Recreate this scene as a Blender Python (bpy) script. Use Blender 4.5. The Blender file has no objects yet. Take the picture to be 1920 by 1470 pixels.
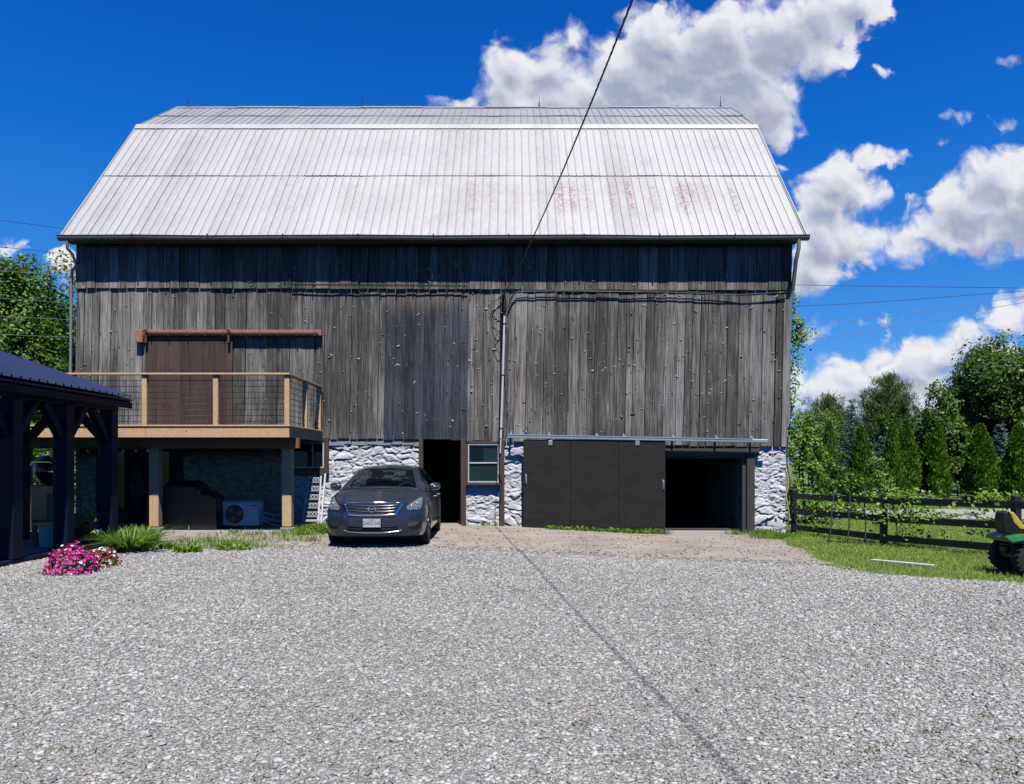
import bpy, bmesh, math, random
import numpy as np
from mathutils import Vector, Matrix, noise as mnoise

random.seed(7)
RNG = np.random.default_rng(11)
R = math.radians
scene = bpy.context.scene
COL = scene.collection

# ------------------------------------------------------------------ camera
CAMZ = 1.6
F = 1440.0            # focal length in pixels of a 1920 wide picture
HY = 868.0            # image row of the horizon
cam_d = bpy.data.cameras.new("camera")
cam = bpy.data.objects.new("camera", cam_d)
COL.objects.link(cam)
cam.location = (0, 0, CAMZ)
cam.rotation_euler = (R(90), 0, 0)
cam_d.sensor_fit = 'HORIZONTAL'
cam_d.sensor_width = 36.0
cam_d.lens = F / 1920 * 36.0
cam_d.shift_y = (HY - 735) / 1920
cam_d.clip_start = 0.05
cam_d.clip_end = 3000
scene.camera = cam

# ------------------------------------------------------------------ light
SUN_EL, SUN_AZ = R(64), R(10)         # sun behind the camera, slightly to the right
SDIR = Vector((math.cos(SUN_EL) * math.sin(SUN_AZ), -math.cos(SUN_EL) * math.cos(SUN_AZ), math.sin(SUN_EL)))
sun_d = bpy.data.lights.new("sun", 'SUN')
sun_d.energy = 4.8
sun_d.angle = R(0.5)
sun_d.color = (1.0, 0.965, 0.92)
sun = bpy.data.objects.new("sun", sun_d)
COL.objects.link(sun)
sun.location = (10, -20, 40)
sun.rotation_euler = (-SDIR).to_track_quat('-Z', 'Y').to_euler()

scene.view_settings.view_transform = 'Standard'
scene.view_settings.look = 'None'
scene.view_settings.exposure = 0.78
scene.view_settings.gamma = 1.0
scene.view_settings.use_curve_mapping = False
scene.render.engine = 'CYCLES'
scene.cycles.max_bounces = 8
scene.cycles.diffuse_bounces = 0
scene.cycles.transparent_max_bounces = 12
scene.cycles.use_denoising = True


class NT:
    """small helper to write node trees"""
    def __init__(self, nt):
        self.nt = nt

    def n(self, typ, **kw):
        nd = self.nt.nodes.new(typ)
        for k, v in kw.items():
            setattr(nd, k, v)
        return nd

    def link(self, a, b):
        self.nt.links.new(a, b)

    def put(self, sock, v):
        if hasattr(v, 'is_output'):
            self.link(v, sock)
        else:
            sock.default_value = v

    def math(self, op, a, b=None, c=None, clamp=False):
        nd = self.n('ShaderNodeMath', operation=op, use_clamp=clamp)
        self.put(nd.inputs[0], a)
        if b is not None:
            self.put(nd.inputs[1], b)
        if c is not None:
            self.put(nd.inputs[2], c)
        return nd.outputs[0]

    def vmath(self, op, a, b=None):
        nd = self.n('ShaderNodeVectorMath', operation=op)
        self.put(nd.inputs[0], a)
        if b is not None:
            self.put(nd.inputs[1], b)
        return nd.outputs['Value'] if op in ('LENGTH', 'DOT_PRODUCT', 'DISTANCE') else nd.outputs[0]

    def sstep(self, v, a, b, lo=0.0, hi=1.0):
        nd = self.n('ShaderNodeMapRange', interpolation_type='SMOOTHSTEP')
        self.put(nd.inputs[0], v)
        for i, x in zip((1, 2, 3, 4), (a, b, lo, hi)):
            self.put(nd.inputs[i], x)
        return nd.outputs[0]

    def lin(self, v, a, b, lo, hi):
        nd = self.n('ShaderNodeMapRange')
        for i, x in zip((0, 1, 2, 3, 4), (v, a, b, lo, hi)):
            self.put(nd.inputs[i], x)
        return nd.outputs[0]

    def noise(self, vec, scale, detail=4.0, rough=0.55, dist=0.0, out='Fac'):
        nd = self.n('ShaderNodeTexNoise')
        self.put(nd.inputs['Vector'], vec)
        nd.inputs['Scale'].default_value = scale
        nd.inputs['Detail'].default_value = detail
        nd.inputs['Roughness'].default_value = rough
        nd.inputs['Distortion'].default_value = dist
        return nd.outputs[out]

    def voro(self, vec, scale, feature='F1', out='Distance', rand=1.0, smooth=None):
        nd = self.n('ShaderNodeTexVoronoi', feature=feature)
        self.put(nd.inputs['Vector'], vec)
        nd.inputs['Scale'].default_value = scale
        nd.inputs['Randomness'].default_value = rand
        if smooth is not None:
            nd.inputs['Smoothness'].default_value = smooth
        return nd.outputs[out]

    def mix(self, fac, a, b, blend='MIX'):
        nd = self.n('ShaderNodeMix', data_type='RGBA', blend_type=blend)
        self.put(nd.inputs[0], fac)
        for s, v in ((nd.inputs[6], a), (nd.inputs[7], b)):
            if isinstance(v, tuple) and len(v) == 3:
                v = (*v, 1)
            self.put(s, v)
        return nd.outputs[2]

    def ramp(self, fac, stops):
        nd = self.n('ShaderNodeValToRGB')
        self.put(nd.inputs[0], fac)
        el = nd.color_ramp.elements
        while len(el) < len(stops):
            el.new(0.5)
        for e, (p, c) in zip(el, stops):
            e.position = p
            e.color = (*c, 1) if len(c) == 3 else c
        return nd.outputs[0]

    def scaled(self, vec, s):
        nd = self.n('ShaderNodeMapping')
        self.put(nd.inputs[0], vec)
        nd.inputs['Scale'].default_value = s
        return nd.outputs[0]

    def bump(self, h, strength=0.5, dist=0.02):
        nd = self.n('ShaderNodeBump')
        nd.inputs['Strength'].default_value = strength
        nd.inputs['Distance'].default_value = dist
        self.put(nd.inputs['Height'], h)
        return nd.outputs[0]

    def objco(self):
        return self.n('ShaderNodeTexCoord').outputs['Object']

    def island(self):
        return self.n('ShaderNodeNewGeometry').outputs['Random Per Island']


# ------------------------------------------------------------------ world: blue sky and cumulus
world = bpy.data.worlds.new("World")
scene.world = world
world.use_nodes = True
wn = world.node_tree
wn.nodes.clear()
W = NT(wn)
out = W.n('ShaderNodeOutputWorld')
bg = W.n('ShaderNodeBackground')
W.link(bg.outputs[0], out.inputs[0])
SKY_STRENGTH = 0.085
bg.inputs[1].default_value = SKY_STRENGTH
sky = W.n('ShaderNodeTexSky', sky_type='NISHITA', sun_disc=False)
sky.sun_elevation = SUN_EL
sky.sun_rotation = R(180) - SUN_AZ
sky.air_density = 1.0
sky.dust_density = 0.3
sky.ozone_density = 2.2
sky.altitude = 300
hs = W.n('ShaderNodeHueSaturation')
hs.inputs['Hue'].default_value = 0.504
hs.inputs['Saturation'].default_value = 1.42
hs.inputs['Value'].default_value = 1.0
W.link(sky.outputs[0], hs.inputs['Color'])
skycol = W.mix(1.0, hs.outputs[0], (0.35, 0.58, 0.71), 'MULTIPLY')

direc = W.n('ShaderNodeTexCoord').outputs['Generated']
sx = W.n('ShaderNodeSeparateXYZ')
W.link(direc, sx.inputs[0])
yy = W.math('MAXIMUM', sx.outputs[1], 0.05)
uu = W.math('MULTIPLY_ADD', W.math('DIVIDE', sx.outputs[0], yy), 14.40, 9.60)
vv = W.math('MULTIPLY_ADD', W.math('DIVIDE', sx.outputs[2], yy), -14.40, 8.68)
cu = W.n('ShaderNodeCombineXYZ')
W.link(uu, cu.inputs[0])
W.link(vv, cu.inputs[1])
UV = cu.outputs[0]
# cloud lumps: centre and radii on the sky (unit = 4 degrees)
BLOBS = [
 (9.45,1.55,.55,.50),(9.7,1.2,.55,.40),(10.3,1.25,.6,.5),(10.75,.80,.30,.34),(10.3,1.8,1.0,.5),(11.3,1.75,.9,.6),
 (8.65,1.97,.38,.14),(12.35,.80,.72,.72),(11.75,1.35,.75,.7),(12.0,1.75,1.3,.7),(12.8,1.3,1.3,.75),(13.6,1.5,1.1,.7),(13.2,.95,.75,.7),(13.6,.75,.9,.75),
 (13.9,1.3,1.1,.75),(14.7,.65,.95,.75),(15.4,.35,.9,.55),(16.1,.05,.65,.5),(15.3,1.0,.7,.5),(14.3,1.9,.75,.7),(14.45,2.35,.4,.5),
 (15.75,3.35,.62,.42),(15.5,3.8,.55,.5),(16.05,3.6,.5,.5),(15.45,4.4,.65,.55),(15.9,4.45,.8,.5),(15.3,4.95,.5,.5),(15.1,5.35,.35,.3),(16.4,2.95,.45,.14),
 (18.7,3.35,.75,.62),(18.2,3.9,.85,.6),(19.2,3.9,.9,.75),(17.6,4.3,.8,.42),(18.6,4.35,1.0,.5),(17.0,4.6,.6,.28),(19.4,3.4,.6,.55),
 (17.7,6.6,.85,.36),(18.15,6.35,.5,.25),(17.2,6.9,1.0,.42),(16.2,7.1,.9,.35),(15.4,7.3,.9,.4),(15.9,6.85,.32,.18),(18.6,6.7,.5,.3),(15.3,6.2,.55,.3,.45),(16.6,7.45,1.5,.4),
 (19.0,5.95,.5,.35),(19.6,5.85,.6,.4),(16.55,6.0,.6,.26,.12),
 (16.4,1.35,.34,.16,.20),(18.9,1.1,.42,.24,.22),(17.95,2.25,.5,.3,.18),(18.9,2.3,.42,.2,.12),(15.0,2.5,.26,.14,.30),(14.8,3.18,.34,.1,.3),(17.7,2.7,.3,.16,.12),
 (1.2,4.95,.30,.35,.8),(0.15,4.65,.4,.16,.6),(1.3,5.2,.35,.3,.8),
]



def flat(nd_type, uv, scale, **kw):
    nd = W.n(nd_type)
    if nd_type == 'ShaderNodeTexVoronoi':
        nd.voronoi_dimensions = '2D'
        nd.feature = 'SMOOTH_F1'
        nd.inputs['Smoothness'].default_value = kw.get('smooth', 0.4)
        o = nd.outputs['Distance']
    else:
        nd.noise_dimensions = '2D'
        nd.inputs['Detail'].default_value = kw.get('detail', 4)
        nd.inputs['Roughness'].default_value = kw.get('rough', 0.55)
        o = nd.outputs[kw.get('out', 'Fac')]
    nd.inputs['Scale'].default_value = scale
    W.link(uv, nd.inputs['Vector'])
    return o


WARP = W.vmath('MULTIPLY', W.vmath('SUBTRACT', flat('ShaderNodeTexNoise', UV, 1.1, detail=3, rough=0.5, out='Color'), (0.5, 0.5, 0.5)), (0.55, 0.5, 0.0))
PW = W.vmath('ADD', UV, WARP)


def lump_field(p):
    """how deep inside the lumps of the cloud bank a direction lies"""
    f = None
    for (cx, cy, rx, ry, *thin) in BLOBS:
        q = W.vmath('MULTIPLY', W.vmath('SUBTRACT', p, (cx, cy, 0)), (1 / rx, 1 / ry, 0))
        v = W.math('MULTIPLY', W.math('SUBTRACT', thin[0] if thin else 1.0, W.vmath('LENGTH', q)), min(rx, ry) ** 0.6)
        if f is None:
            f = v
        else:
            nd = W.n('ShaderNodeMath', operation='SMOOTH_MAX')
            W.link(f, nd.inputs[0])
            W.link(v, nd.inputs[1])
            nd.inputs[2].default_value = 0.16
            f = nd.outputs[0]
    return f


def puffs(p):
    b1 = flat('ShaderNodeTexVoronoi', p, 1.9, smooth=0.5)
    b2 = flat('ShaderNodeTexVoronoi', p, 4.6, smooth=0.5)
    fb = flat('ShaderNodeTexNoise', p, 2.6, detail=9, rough=0.64)
    s = W.math('ADD', W.math('MULTIPLY', W.math('SUBTRACT', 0.40, b1), 0.34), W.math('MULTIPLY', W.math('SUBTRACT', 0.40, b2), 0.17))
    return W.math('ADD', s, W.math('MULTIPLY', W.math('SUBTRACT', fb, 0.5), 0.70))


f0 = lump_field(PW)
p0 = puffs(PW)
d0 = W.math('ADD', W.math('ADD', f0, p0), 0.15)
UP = W.vmath('ADD', PW, (0.10, -0.34, 0.0))
p1_ = puffs(W.vmath('ADD', PW, (0.05, -0.13, 0.0)))
f1 = lump_field(UP)
# ragged, thin edges in some places and crisp ones in others
soft = W.lin(flat('ShaderNodeTexNoise', UV, 0.7, detail=2), 0.35, 0.65, 0.22, 0.62)
nd = W.n('ShaderNodeMapRange', interpolation_type='SMOOTHSTEP')
W.link(d0, nd.inputs[0])
nd.inputs[1].default_value = -0.03
W.link(soft, nd.inputs[2])
alpha = W.math('MULTIPLY', nd.outputs[0], W.sstep(sx.outputs[1], 0.06, 0.2))
alpha = W.math('MULTIPLY', alpha, 0.96)
# light reaching a point: blocked by cloud lying between it and the sun above
relief = W.math('SUBTRACT', p1_, p0)
shade = W.math('ADD', W.sstep(f1, -0.10, 0.75), W.math('MULTIPLY', relief, 0.75))
shade = W.math('ADD', shade, W.math('MULTIPLY', W.math('SUBTRACT', flat('ShaderNodeTexNoise', UV, 1.2, detail=3), 0.5), 0.5), clamp=True)
ccol = W.ramp(shade, [(0.0, (0.88, 0.885, 0.91)), (0.35, (0.70, 0.715, 0.79)), (0.7, (0.51, 0.54, 0.65)), (1.0, (0.38, 0.415, 0.55))])
ccol = W.vmath('SCALE', ccol)
ccol.node.inputs['Scale'].default_value = 1 / SKY_STRENGTH / 1.72
# the deep polarised blue of the photograph, paler towards the horizon
blue = W.ramp(sx.outputs[2], [(0.0, (0.20, 0.48, 0.86)), (0.13, (0.085, 0.345, 0.86)), (0.22, (0.036, 0.245, 0.78)), (0.37, (0.006, 0.150, 0.64)), (0.53, (0.0015, 0.088, 0.48)), (1.0, (0.001, 0.060, 0.36))])
blue = W.vmath('SCALE', blue)
blue.node.inputs['Scale'].default_value = 1 / SKY_STRENGTH / 1.72
final = W.mix(alpha, W.mix(0.88, skycol, blue), ccol)
W.link(final, bg.inputs[0])
world.cycles.sampling_method = 'MANUAL'
world.cycles.sample_map_resolution = 256


# ------------------------------------------------------------------ builders
def ray(px, py, Y):
    """point of the place seen at a photograph pixel at distance Y"""
    return Vector(((px - 960) / F * Y, Y, CAMZ + (HY - py) / F * Y))


def sm(a, b, x):
    t = np.clip((np.asarray(x, float) - a) / (b - a), 0, 1)
    return t * t * (3 - 2 * t)


def g(x, y):
    """height of the ground"""
    x = np.asarray(x, float)
    y = np.asarray(y, float)
    return (0.05 * sm(-3, -5, x) * sm(14.5, 16.5, y) - 0.19 * sm(-1, 4.5, x) * sm(9, 18, y)
            + 0.03 * np.sin(x * 0.7 + 1) * np.sin(y * 0.55) * sm(2, 5, y) * (1 - sm(10, 13, y)))


def gz(x, y):
    return float(g(x, y))


def ground_at(px, py):
    Y = CAMZ * F / (py - HY)
    for _ in range(6):
        X = (px - 960) / F * Y
        Y = (CAMZ - gz(X, Y)) * F / (py - HY)
    return Vector(((px - 960) / F * Y, Y, gz((px - 960) / F * Y, Y)))


def link(o, parent=None):
    COL.objects.link(o)
    if parent is not None:
        o.parent = parent
        o.matrix_parent_inverse = Matrix.Identity(4)
    return o


def tag(o, label=None, cat=None, group=None, kind=None):
    if label:
        o["label"] = label
    if cat:
        o["category"] = cat
    if group:
        o["group"] = group
    if kind:
        o["kind"] = kind
    return o


def thing(name, label, cat, loc=(0, 0, 0), rz=0.0, group=None):
    o = bpy.data.objects.new(name, None)
    o.empty_display_size = 0.3
    link(o)
    o.location = loc
    o.rotation_euler = (0, 0, rz)
    return tag(o, label, cat, group)


class MB:
    def __init__(self):
        self.v, self.f = [], []

    def add(self, verts, faces):
        b = len(self.v)
        self.v += [tuple(p) for p in verts]
        self.f += [tuple(b + i for i in q) for q in faces]
        return self

    def box(self, x0, x1, y0, y1, z0, z1, M=None):
        v = [Vector(p) for p in ((x0, y0, z0), (x1, y0, z0), (x1, y1, z0), (x0, y1, z0), (x0, y0, z1), (x1, y0, z1), (x1, y1, z1), (x0, y1, z1))]
        if M is not None:
            v = [M @ p for p in v]
        return self.add(v, [(3, 2, 1, 0), (4, 5, 6, 7), (0, 1, 5, 4), (1, 2, 6, 5), (2, 3, 7, 6), (3, 0, 4, 7)])

    def cbox(self, x0, x1, y0, y1, z0, z1, c=0.008, M=None):
        """box with chamfered edges"""
        bm = bmesh.new()
        bmesh.ops.create_cube(bm, size=1)
        for v in bm.verts:
            v.co = Vector(((x0 + x1) / 2 + v.co.x * (x1 - x0), (y0 + y1) / 2 + v.co.y * (y1 - y0), (z0 + z1) / 2 + v.co.z * (z1 - z0)))
        bmesh.ops.bevel(bm, geom=bm.edges[:], offset=c, segments=1, profile=0.5, affect='EDGES')
        bm.verts.ensure_lookup_table()
        vs = [M @ v.co if M is not None else v.co.copy() for v in bm.verts]
        self.add(vs, [[v.index for v in f.verts] for f in bm.faces])
        bm.free()
        return self

    def beam(self, a, b, w, h, up=(0, 0, 1), c=0.0):
        """square bar from a to b, w sideways, h along up"""
        a, b = Vector(a), Vector(b)
        d = b - a
        L = d.length
        d.normalize()
        s = d.cross(Vector(up)).normalized()
        u = s.cross(d).normalized()
        M = Matrix(((s.x, d.x, u.x, a.x), (s.y, d.y, u.y, a.y), (s.z, d.z, u.z, a.z), (0, 0, 0, 1)))
        if c:
            return self.cbox(-w / 2, w / 2, 0, L, -h / 2, h / 2, c, M)
        return self.box(-w / 2, w / 2, 0, L, -h / 2, h / 2, M)

    def tube(self, pts, r, n=8, cap=True):
        pts = [Vector(p) for p in pts]
        rs = r if isinstance(r, (list, tuple)) else [r] * len(pts)
        prev = None
        rings = []
        for i, p in enumerate(pts):
            t = (pts[min(i + 1, len(pts) - 1)] - pts[max(i - 1, 0)]).normalized()
            if prev is None:
                a = t.cross(Vector((0, 0, 1)))
                if a.length < 0.05:
                    a = t.cross(Vector((1, 0, 0)))
                a.normalize()
            else:
                a = (prev - t * prev.dot(t)).normalized()
            prev = a
            b = t.cross(a)
            rings.append([p + (a * math.cos(2 * math.pi * k / n) + b * math.sin(2 * math.pi * k / n)) * rs[i] for k in range(n)])
        vs = [q for rg in rings for q in rg]
        fs = []
        for i in range(len(pts) - 1):
            for k in range(n):
                fs.append((i * n + k, i * n + (k + 1) % n, (i + 1) * n + (k + 1) % n, (i + 1) * n + k))
        if cap:
            fs.append(tuple(range(n - 1, -1, -1)))
            fs.append(tuple((len(pts) - 1) * n + k for k in range(n)))
        return self.add(vs, fs)

    def lathe(self, prof, center, axis='Z', n=24, a0=0, a1=2 * math.pi):
        """prof: list of (radius, height)"""
        c = Vector(center)
        full = abs(a1 - a0 - 2 * math.pi) < 1e-6
        m = n if full else n + 1
        vs = []
        for (r, h) in prof:
            for k in range(m):
                t = a0 + (a1 - a0) * k / n
                x, y = r * math.cos(t), r * math.sin(t)
                vs.append(c + (Vector((x, y, h)) if axis == 'Z' else Vector((h, x, y)) if axis == 'X' else Vector((x, h, y))))
        fs = []
        for i in range(len(prof) - 1):
            for k in range(n):
                k2 = (k + 1) % m
                fs.append((i * m + k, i * m + k2, (i + 1) * m + k2, (i + 1) * m + k))
        return self.add(vs, fs)

    def prism(self, poly, y0, y1, M=None):
        """polygon of (x, z) extruded along y"""
        n = len(poly)
        v = [Vector((x, y0, z)) for x, z in poly] + [Vector((x, y1, z)) for x, z in poly]
        if M is not None:
            v = [M @ p for p in v]
        return self.add(v, [tuple(range(n)), tuple(range(2 * n - 1, n - 1, -1))] + [(k, k + n, (k + 1) % n + n, (k + 1) % n) for k in range(n)])

    def build(self, name, mat, parent=None, smooth=False, loc=None):
        me = bpy.data.meshes.new(name)
        me.from_pydata([tuple(p) for p in self.v], [], self.f)
        me.materials.append(mat)
        bm = bmesh.new()
        bm.from_mesh(me)
        bmesh.ops.recalc_face_normals(bm, faces=bm.faces[:])
        bm.to_mesh(me)
        bm.free()
        if smooth:
            me.polygons.foreach_set('use_smooth', [True] * len(me.polygons))
            if smooth != 'all':
                me.set_sharp_from_angle(angle=R(smooth if isinstance(smooth, (int, float)) and smooth > 1 else 40))
        me.update()
        o = bpy.data.objects.new(name, me)
        link(o, parent)
        if loc is not None:
            o.location = loc
        return o


def np_mesh(name, verts, faces, mat, parent=None, smooth=False):
    """verts (N,3), faces (M,k) arrays"""
    me = bpy.data.meshes.new(name)
    verts = np.asarray(verts, np.float32)
    faces = np.asarray(faces, np.int32)
    m, k = faces.shape
    me.vertices.add(len(verts))
    me.vertices.foreach_set('co', verts.ravel())
    me.loops.add(m * k)
    me.loops.foreach_set('vertex_index', faces.ravel())
    me.polygons.add(m)
    me.polygons.foreach_set('loop_start', np.arange(0, m * k, k, dtype=np.int32))
    me.polygons.foreach_set('loop_total', np.full(m, k, np.int32))
    if smooth:
        me.polygons.foreach_set('use_smooth', np.ones(m, bool))
    me.materials.append(mat)
    me.update(calc_edges=True)
    me.validate()
    o = bpy.data.objects.new(name, me)
    return link(o, parent)


def unit(a):
    return a / np.maximum(np.linalg.norm(a, axis=1, keepdims=True), 1e-9)


def diamonds(pos, d, L, Wd, rng, face=None, fold=0.0):
    """leaf shaped quads: pos (N,3) base, d (N,3) direction, face (N,3) preferred normal"""
    N = len(pos)
    d = unit(d)
    if face is None:
        face = rng.normal(size=(N, 3))
    side = unit(np.cross(d, face))
    nrm = np.cross(side, d)
    L = np.broadcast_to(np.asarray(L, float).reshape(-1, 1), (N, 1))
    Wd = np.broadcast_to(np.asarray(Wd, float).reshape(-1, 1), (N, 1))
    v = np.empty((N, 4, 3))
    v[:, 0] = pos
    v[:, 1] = pos + d * L * 0.45 + side * Wd * 0.5 + nrm * Wd * fold
    v[:, 2] = pos + d * L
    v[:, 3] = pos + d * L * 0.45 - side * Wd * 0.5 + nrm * Wd * fold
    return v.reshape(-1, 3), np.arange(4 * N).reshape(N, 4)


def cat_geo(parts):
    vs, fs, b = [], [], 0
    for v, f in parts:
        vs.append(v)
        fs.append(f + b)
        b += len(v)
    return np.concatenate(vs), np.concatenate(fs)


# ------------------------------------------------------------------ materials
def newmat(name):
    m = bpy.data.materials.new(name)
    m.use_nodes = True
    m.node_tree.nodes.clear()
    N = NT(m.node_tree)
    o = N.n('ShaderNodeOutputMaterial')
    p = N.n('ShaderNodeBsdfPrincipled')
    N.link(p.outputs[0], o.inputs[0])
    return m, N, p, o


def plain(name, col, rough=0.6, metal=0.0, var=0.15, scale=6.0, bump=0.0, bscale=40.0, stretch=(1, 1, 1), spec=0.5, coat=0.0, isl=0.0):
    """simple surface with a little unevenness of tone"""
    m, N, p, _ = newmat(name)
    co = N.scaled(N.objco(), stretch)
    f = N.noise(co, scale, 5.0, 0.6)
    c = N.mix(N.math('MULTIPLY', f, 1.0), tuple(x * (1 - var) for x in col), tuple(min(1, x * (1 + var)) for x in col))
    if isl:
        k = N.lin(N.island(), 0, 1, 1 - isl, 1 + isl)
        vv_ = N.n('ShaderNodeCombineXYZ')
        for i in range(3):
            N.link(k, vv_.inputs[i])
        c = N.mix(1.0, c, vv_.outputs[0], 'MULTIPLY')
    N.link(c, p.inputs['Base Color'])
    p.inputs['Roughness'].default_value = rough
    p.inputs['Metallic'].default_value = metal
    p.inputs['Specular IOR Level'].default_value = spec
    if coat:
        p.inputs['Coat Weight'].default_value = coat
        p.inputs['Coat Roughness'].default_value = 0.04
    if bump:
        N.link(N.bump(N.noise(co, bscale, 4.0), bump, 0.01), p.inputs['Normal'])
    return m


def foliage(name, cols, trans=0.35, rough=0.5):
    m, N, p, o = newmat(name)
    rnd = N.island()
    big = N.noise(N.objco(), 0.8, 3.0)
    k = N.math('ADD', N.math('MULTIPLY', rnd, 0.6), N.math('MULTIPLY', big, 0.5))
    c = N.ramp(k, [(0.1, cols[0]), (0.55, cols[1]), (0.95, cols[2])])
    N.link(c, p.inputs['Base Color'])
    p.inputs['Roughness'].default_value = rough
    p.inputs['Specular IOR Level'].default_value = 0.35
    t = N.n('ShaderNodeBsdfTranslucent')
    N.link(N.mix(1.0, c, (1.25, 1.5, 0.5), 'MULTIPLY'), t.inputs[0])
    mx = N.n('ShaderNodeMixShader')
    mx.inputs[0].default_value = trans
    N.link(p.outputs[0], mx.inputs[1])
    N.link(t.outputs[0], mx.inputs[2])
    N.link(mx.outputs[0], o.inputs[0])
    return m


def weathered(name, lo, hi, tint=(1, 1, 1), zfade=None):
    """old grey boards: tone by board, streaks along the grain, knots"""
    m, N, p, _ = newmat(name)
    co = N.objco()
    rnd = N.island()
    off = N.n('ShaderNodeCombineXYZ')
    N.link(N.math('MULTIPLY', rnd, 37.0), off.inputs[0])
    N.link(N.math('MULTIPLY', rnd, 91.0), off.inputs[2])
    co2 = N.vmath('ADD', co, off.outputs[0])
    s1 = N.noise(N.scaled(co2, (26, 26, 0.8)), 1.0, 6.0, 0.65, 0.6)
    s2 = N.noise(N.scaled(co2, (120, 120, 2.5)), 1.0, 4.0, 0.6)
    s3 = N.noise(N.scaled(co2, (3.5, 3.5, 0.5)), 1.0, 4.0, 0.6)
    s4 = N.noise(N.scaled(co, (0.35, 0.35, 0.5)), 1.0, 3.0, 0.5)
    t = N.math('ADD', N.math('MULTIPLY', rnd, 0.32), N.math('MULTIPLY', s3, 0.50))
    t = N.math('ADD', t, N.math('MULTIPLY', N.math('SUBTRACT', s1, 0.5), 1.05))
    t = N.math('ADD', t, N.math('MULTIPLY', N.math('SUBTRACT', s2, 0.5), 0.85))
    t = N.math('ADD', t, N.math('MULTIPLY', N.math('SUBTRACT', s4, 0.5), 0.5))
    mid = tuple((a + b) / 2 * 0.85 for a, b in zip(lo, hi))
    c = N.ramp(t, [(0.12, tuple(x * 0.45 for x in lo)), (0.32, lo), (0.55, mid), (0.85, hi)])
    warm = N.noise(N.scaled(co2, (2.0, 2.0, 0.3)), 1.0, 3.0)
    c = N.mix(N.sstep(warm, 0.45, 0.75, 0.0, 0.5), c, N.mix(1.0, c, (1.15, 1.0, 0.86), 'MULTIPLY'))
    # knots: rings that are darker, squashed cells along the board
    kd = N.voro(N.scaled(co2, (5.0, 5.0, 2.3)), 1.0)
    kn = N.sstep(kd, 0.05, 0.16, 1.0, 0.0)
    c = N.mix(N.math('MULTIPLY', kn, 0.6), c, tuple(x * 0.45 for x in lo))
    if zfade is not None:
        sp = N.n('ShaderNodeSeparateXYZ')
        N.link(co, sp.inputs[0])
        zz = N.math('ADD', sp.outputs[2], N.math('MULTIPLY', N.math('SUBTRACT', s1, 0.5), 1.6))
        c = N.mix(N.sstep(zz, zfade[0], zfade[1]), c, N.mix(s1, zfade[2], zfade[3]))
    if tint != (1, 1, 1):
        c = N.mix(1.0, c, tint, 'MULTIPLY')
    N.link(c, p.inputs['Base Color'])
    p.inputs['Roughness'].default_value = 0.82
    p.inputs['Specular IOR Level'].default_value = 0.25
    h = N.math('ADD', N.math('MULTIPLY', s1, 1.0), N.math('MULTIPLY', s2, 0.5))
    h = N.math('ADD', h, N.math('MULTIPLY', kn, 0.9))
    N.link(N.bump(h, 0.65, 0.012), p.inputs['Normal'])
    return m


M = {}
M['siding'] = weathered('weathered_boards', (0.104, 0.097, 0.090), (0.57, 0.54, 0.505))
M['siding_dark'] = weathered('dark_boards', (0.030, 0.036, 0.046), (0.17, 0.187, 0.225), zfade=(5.2, 6.1, (0.10, 0.085, 0.07), (0.34, 0.27, 0.22)))
M['knot'] = plain('knot_wood', (0.33, 0.315, 0.30), 0.85, var=0.8, scale=70, isl=0.7, bump=0.6, bscale=120)
M['black'] = plain('dark_void', (0.012, 0.012, 0.014), 0.9)
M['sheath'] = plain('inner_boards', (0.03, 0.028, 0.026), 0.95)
M['brown_paint'] = weathered('brown_paint', (0.075, 0.052, 0.044), (0.17, 0.115, 0.095))
M['trim_brown'] = plain('brown_trim', (0.075, 0.048, 0.036), 0.7, var=0.4, scale=12, stretch=(1, 1, 0.2), bump=0.3)
M['rust'] = plain('rusty_iron', (0.12, 0.035, 0.02), 0.75, metal=0.2, var=0.5, scale=20, bump=0.3)
M['iron'] = plain('dark_iron', (0.02, 0.02, 0.022), 0.6, metal=0.5, var=0.3)
M['galv'] = plain('galvanised', (0.60, 0.66, 0.70), 0.4, metal=0.6, var=0.2, scale=15)
M['gutter'] = plain('gutter_metal', (0.17, 0.18, 0.185), 0.5, metal=0.35, var=0.45, scale=3)
M['spout'] = plain('downspout_metal', (0.38, 0.37, 0.36), 0.45, metal=0.4, var=0.3, scale=5)
M['pvc'] = plain('white_conduit', (0.75, 0.75, 0.76), 0.4, var=0.12)
M['cable'] = plain('black_cable', (0.010, 0.010, 0.012), 0.5)
M['wirepale'] = plain('pale_wire', (0.22, 0.23, 0.24), 0.5, metal=0.3)
M['glass_dark'] = plain('window_glass', (0.012, 0.018, 0.022), 0.04, var=0.3, scale=2, spec=0.9)
M['whiteframe'] = plain('white_frame', (0.62, 0.61, 0.60), 0.5, var=0.15, scale=8)
M['black_metal'] = plain('black_rod', (0.015, 0.015, 0.017), 0.35, metal=0.7)
M['concrete'] = plain('concrete', (0.34, 0.33, 0.31), 0.9, var=0.3, scale=5, bump=0.4)
M['navy'] = plain('navy_paint', (0.010, 0.014, 0.040), 0.55, var=0.35, scale=6, stretch=(1, 1, 0.2), spec=0.15)
M['navy_roof'] = plain('navy_metal_roof', (0.026, 0.050, 0.135), 0.36, metal=0.3, var=0.25, scale=2, spec=0.5)
M['fence_black'] = plain('black_fence_wood', (0.012, 0.012, 0.013), 0.55, var=0.4, scale=6, stretch=(1, 1, 0.3), bump=0.3)


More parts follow.
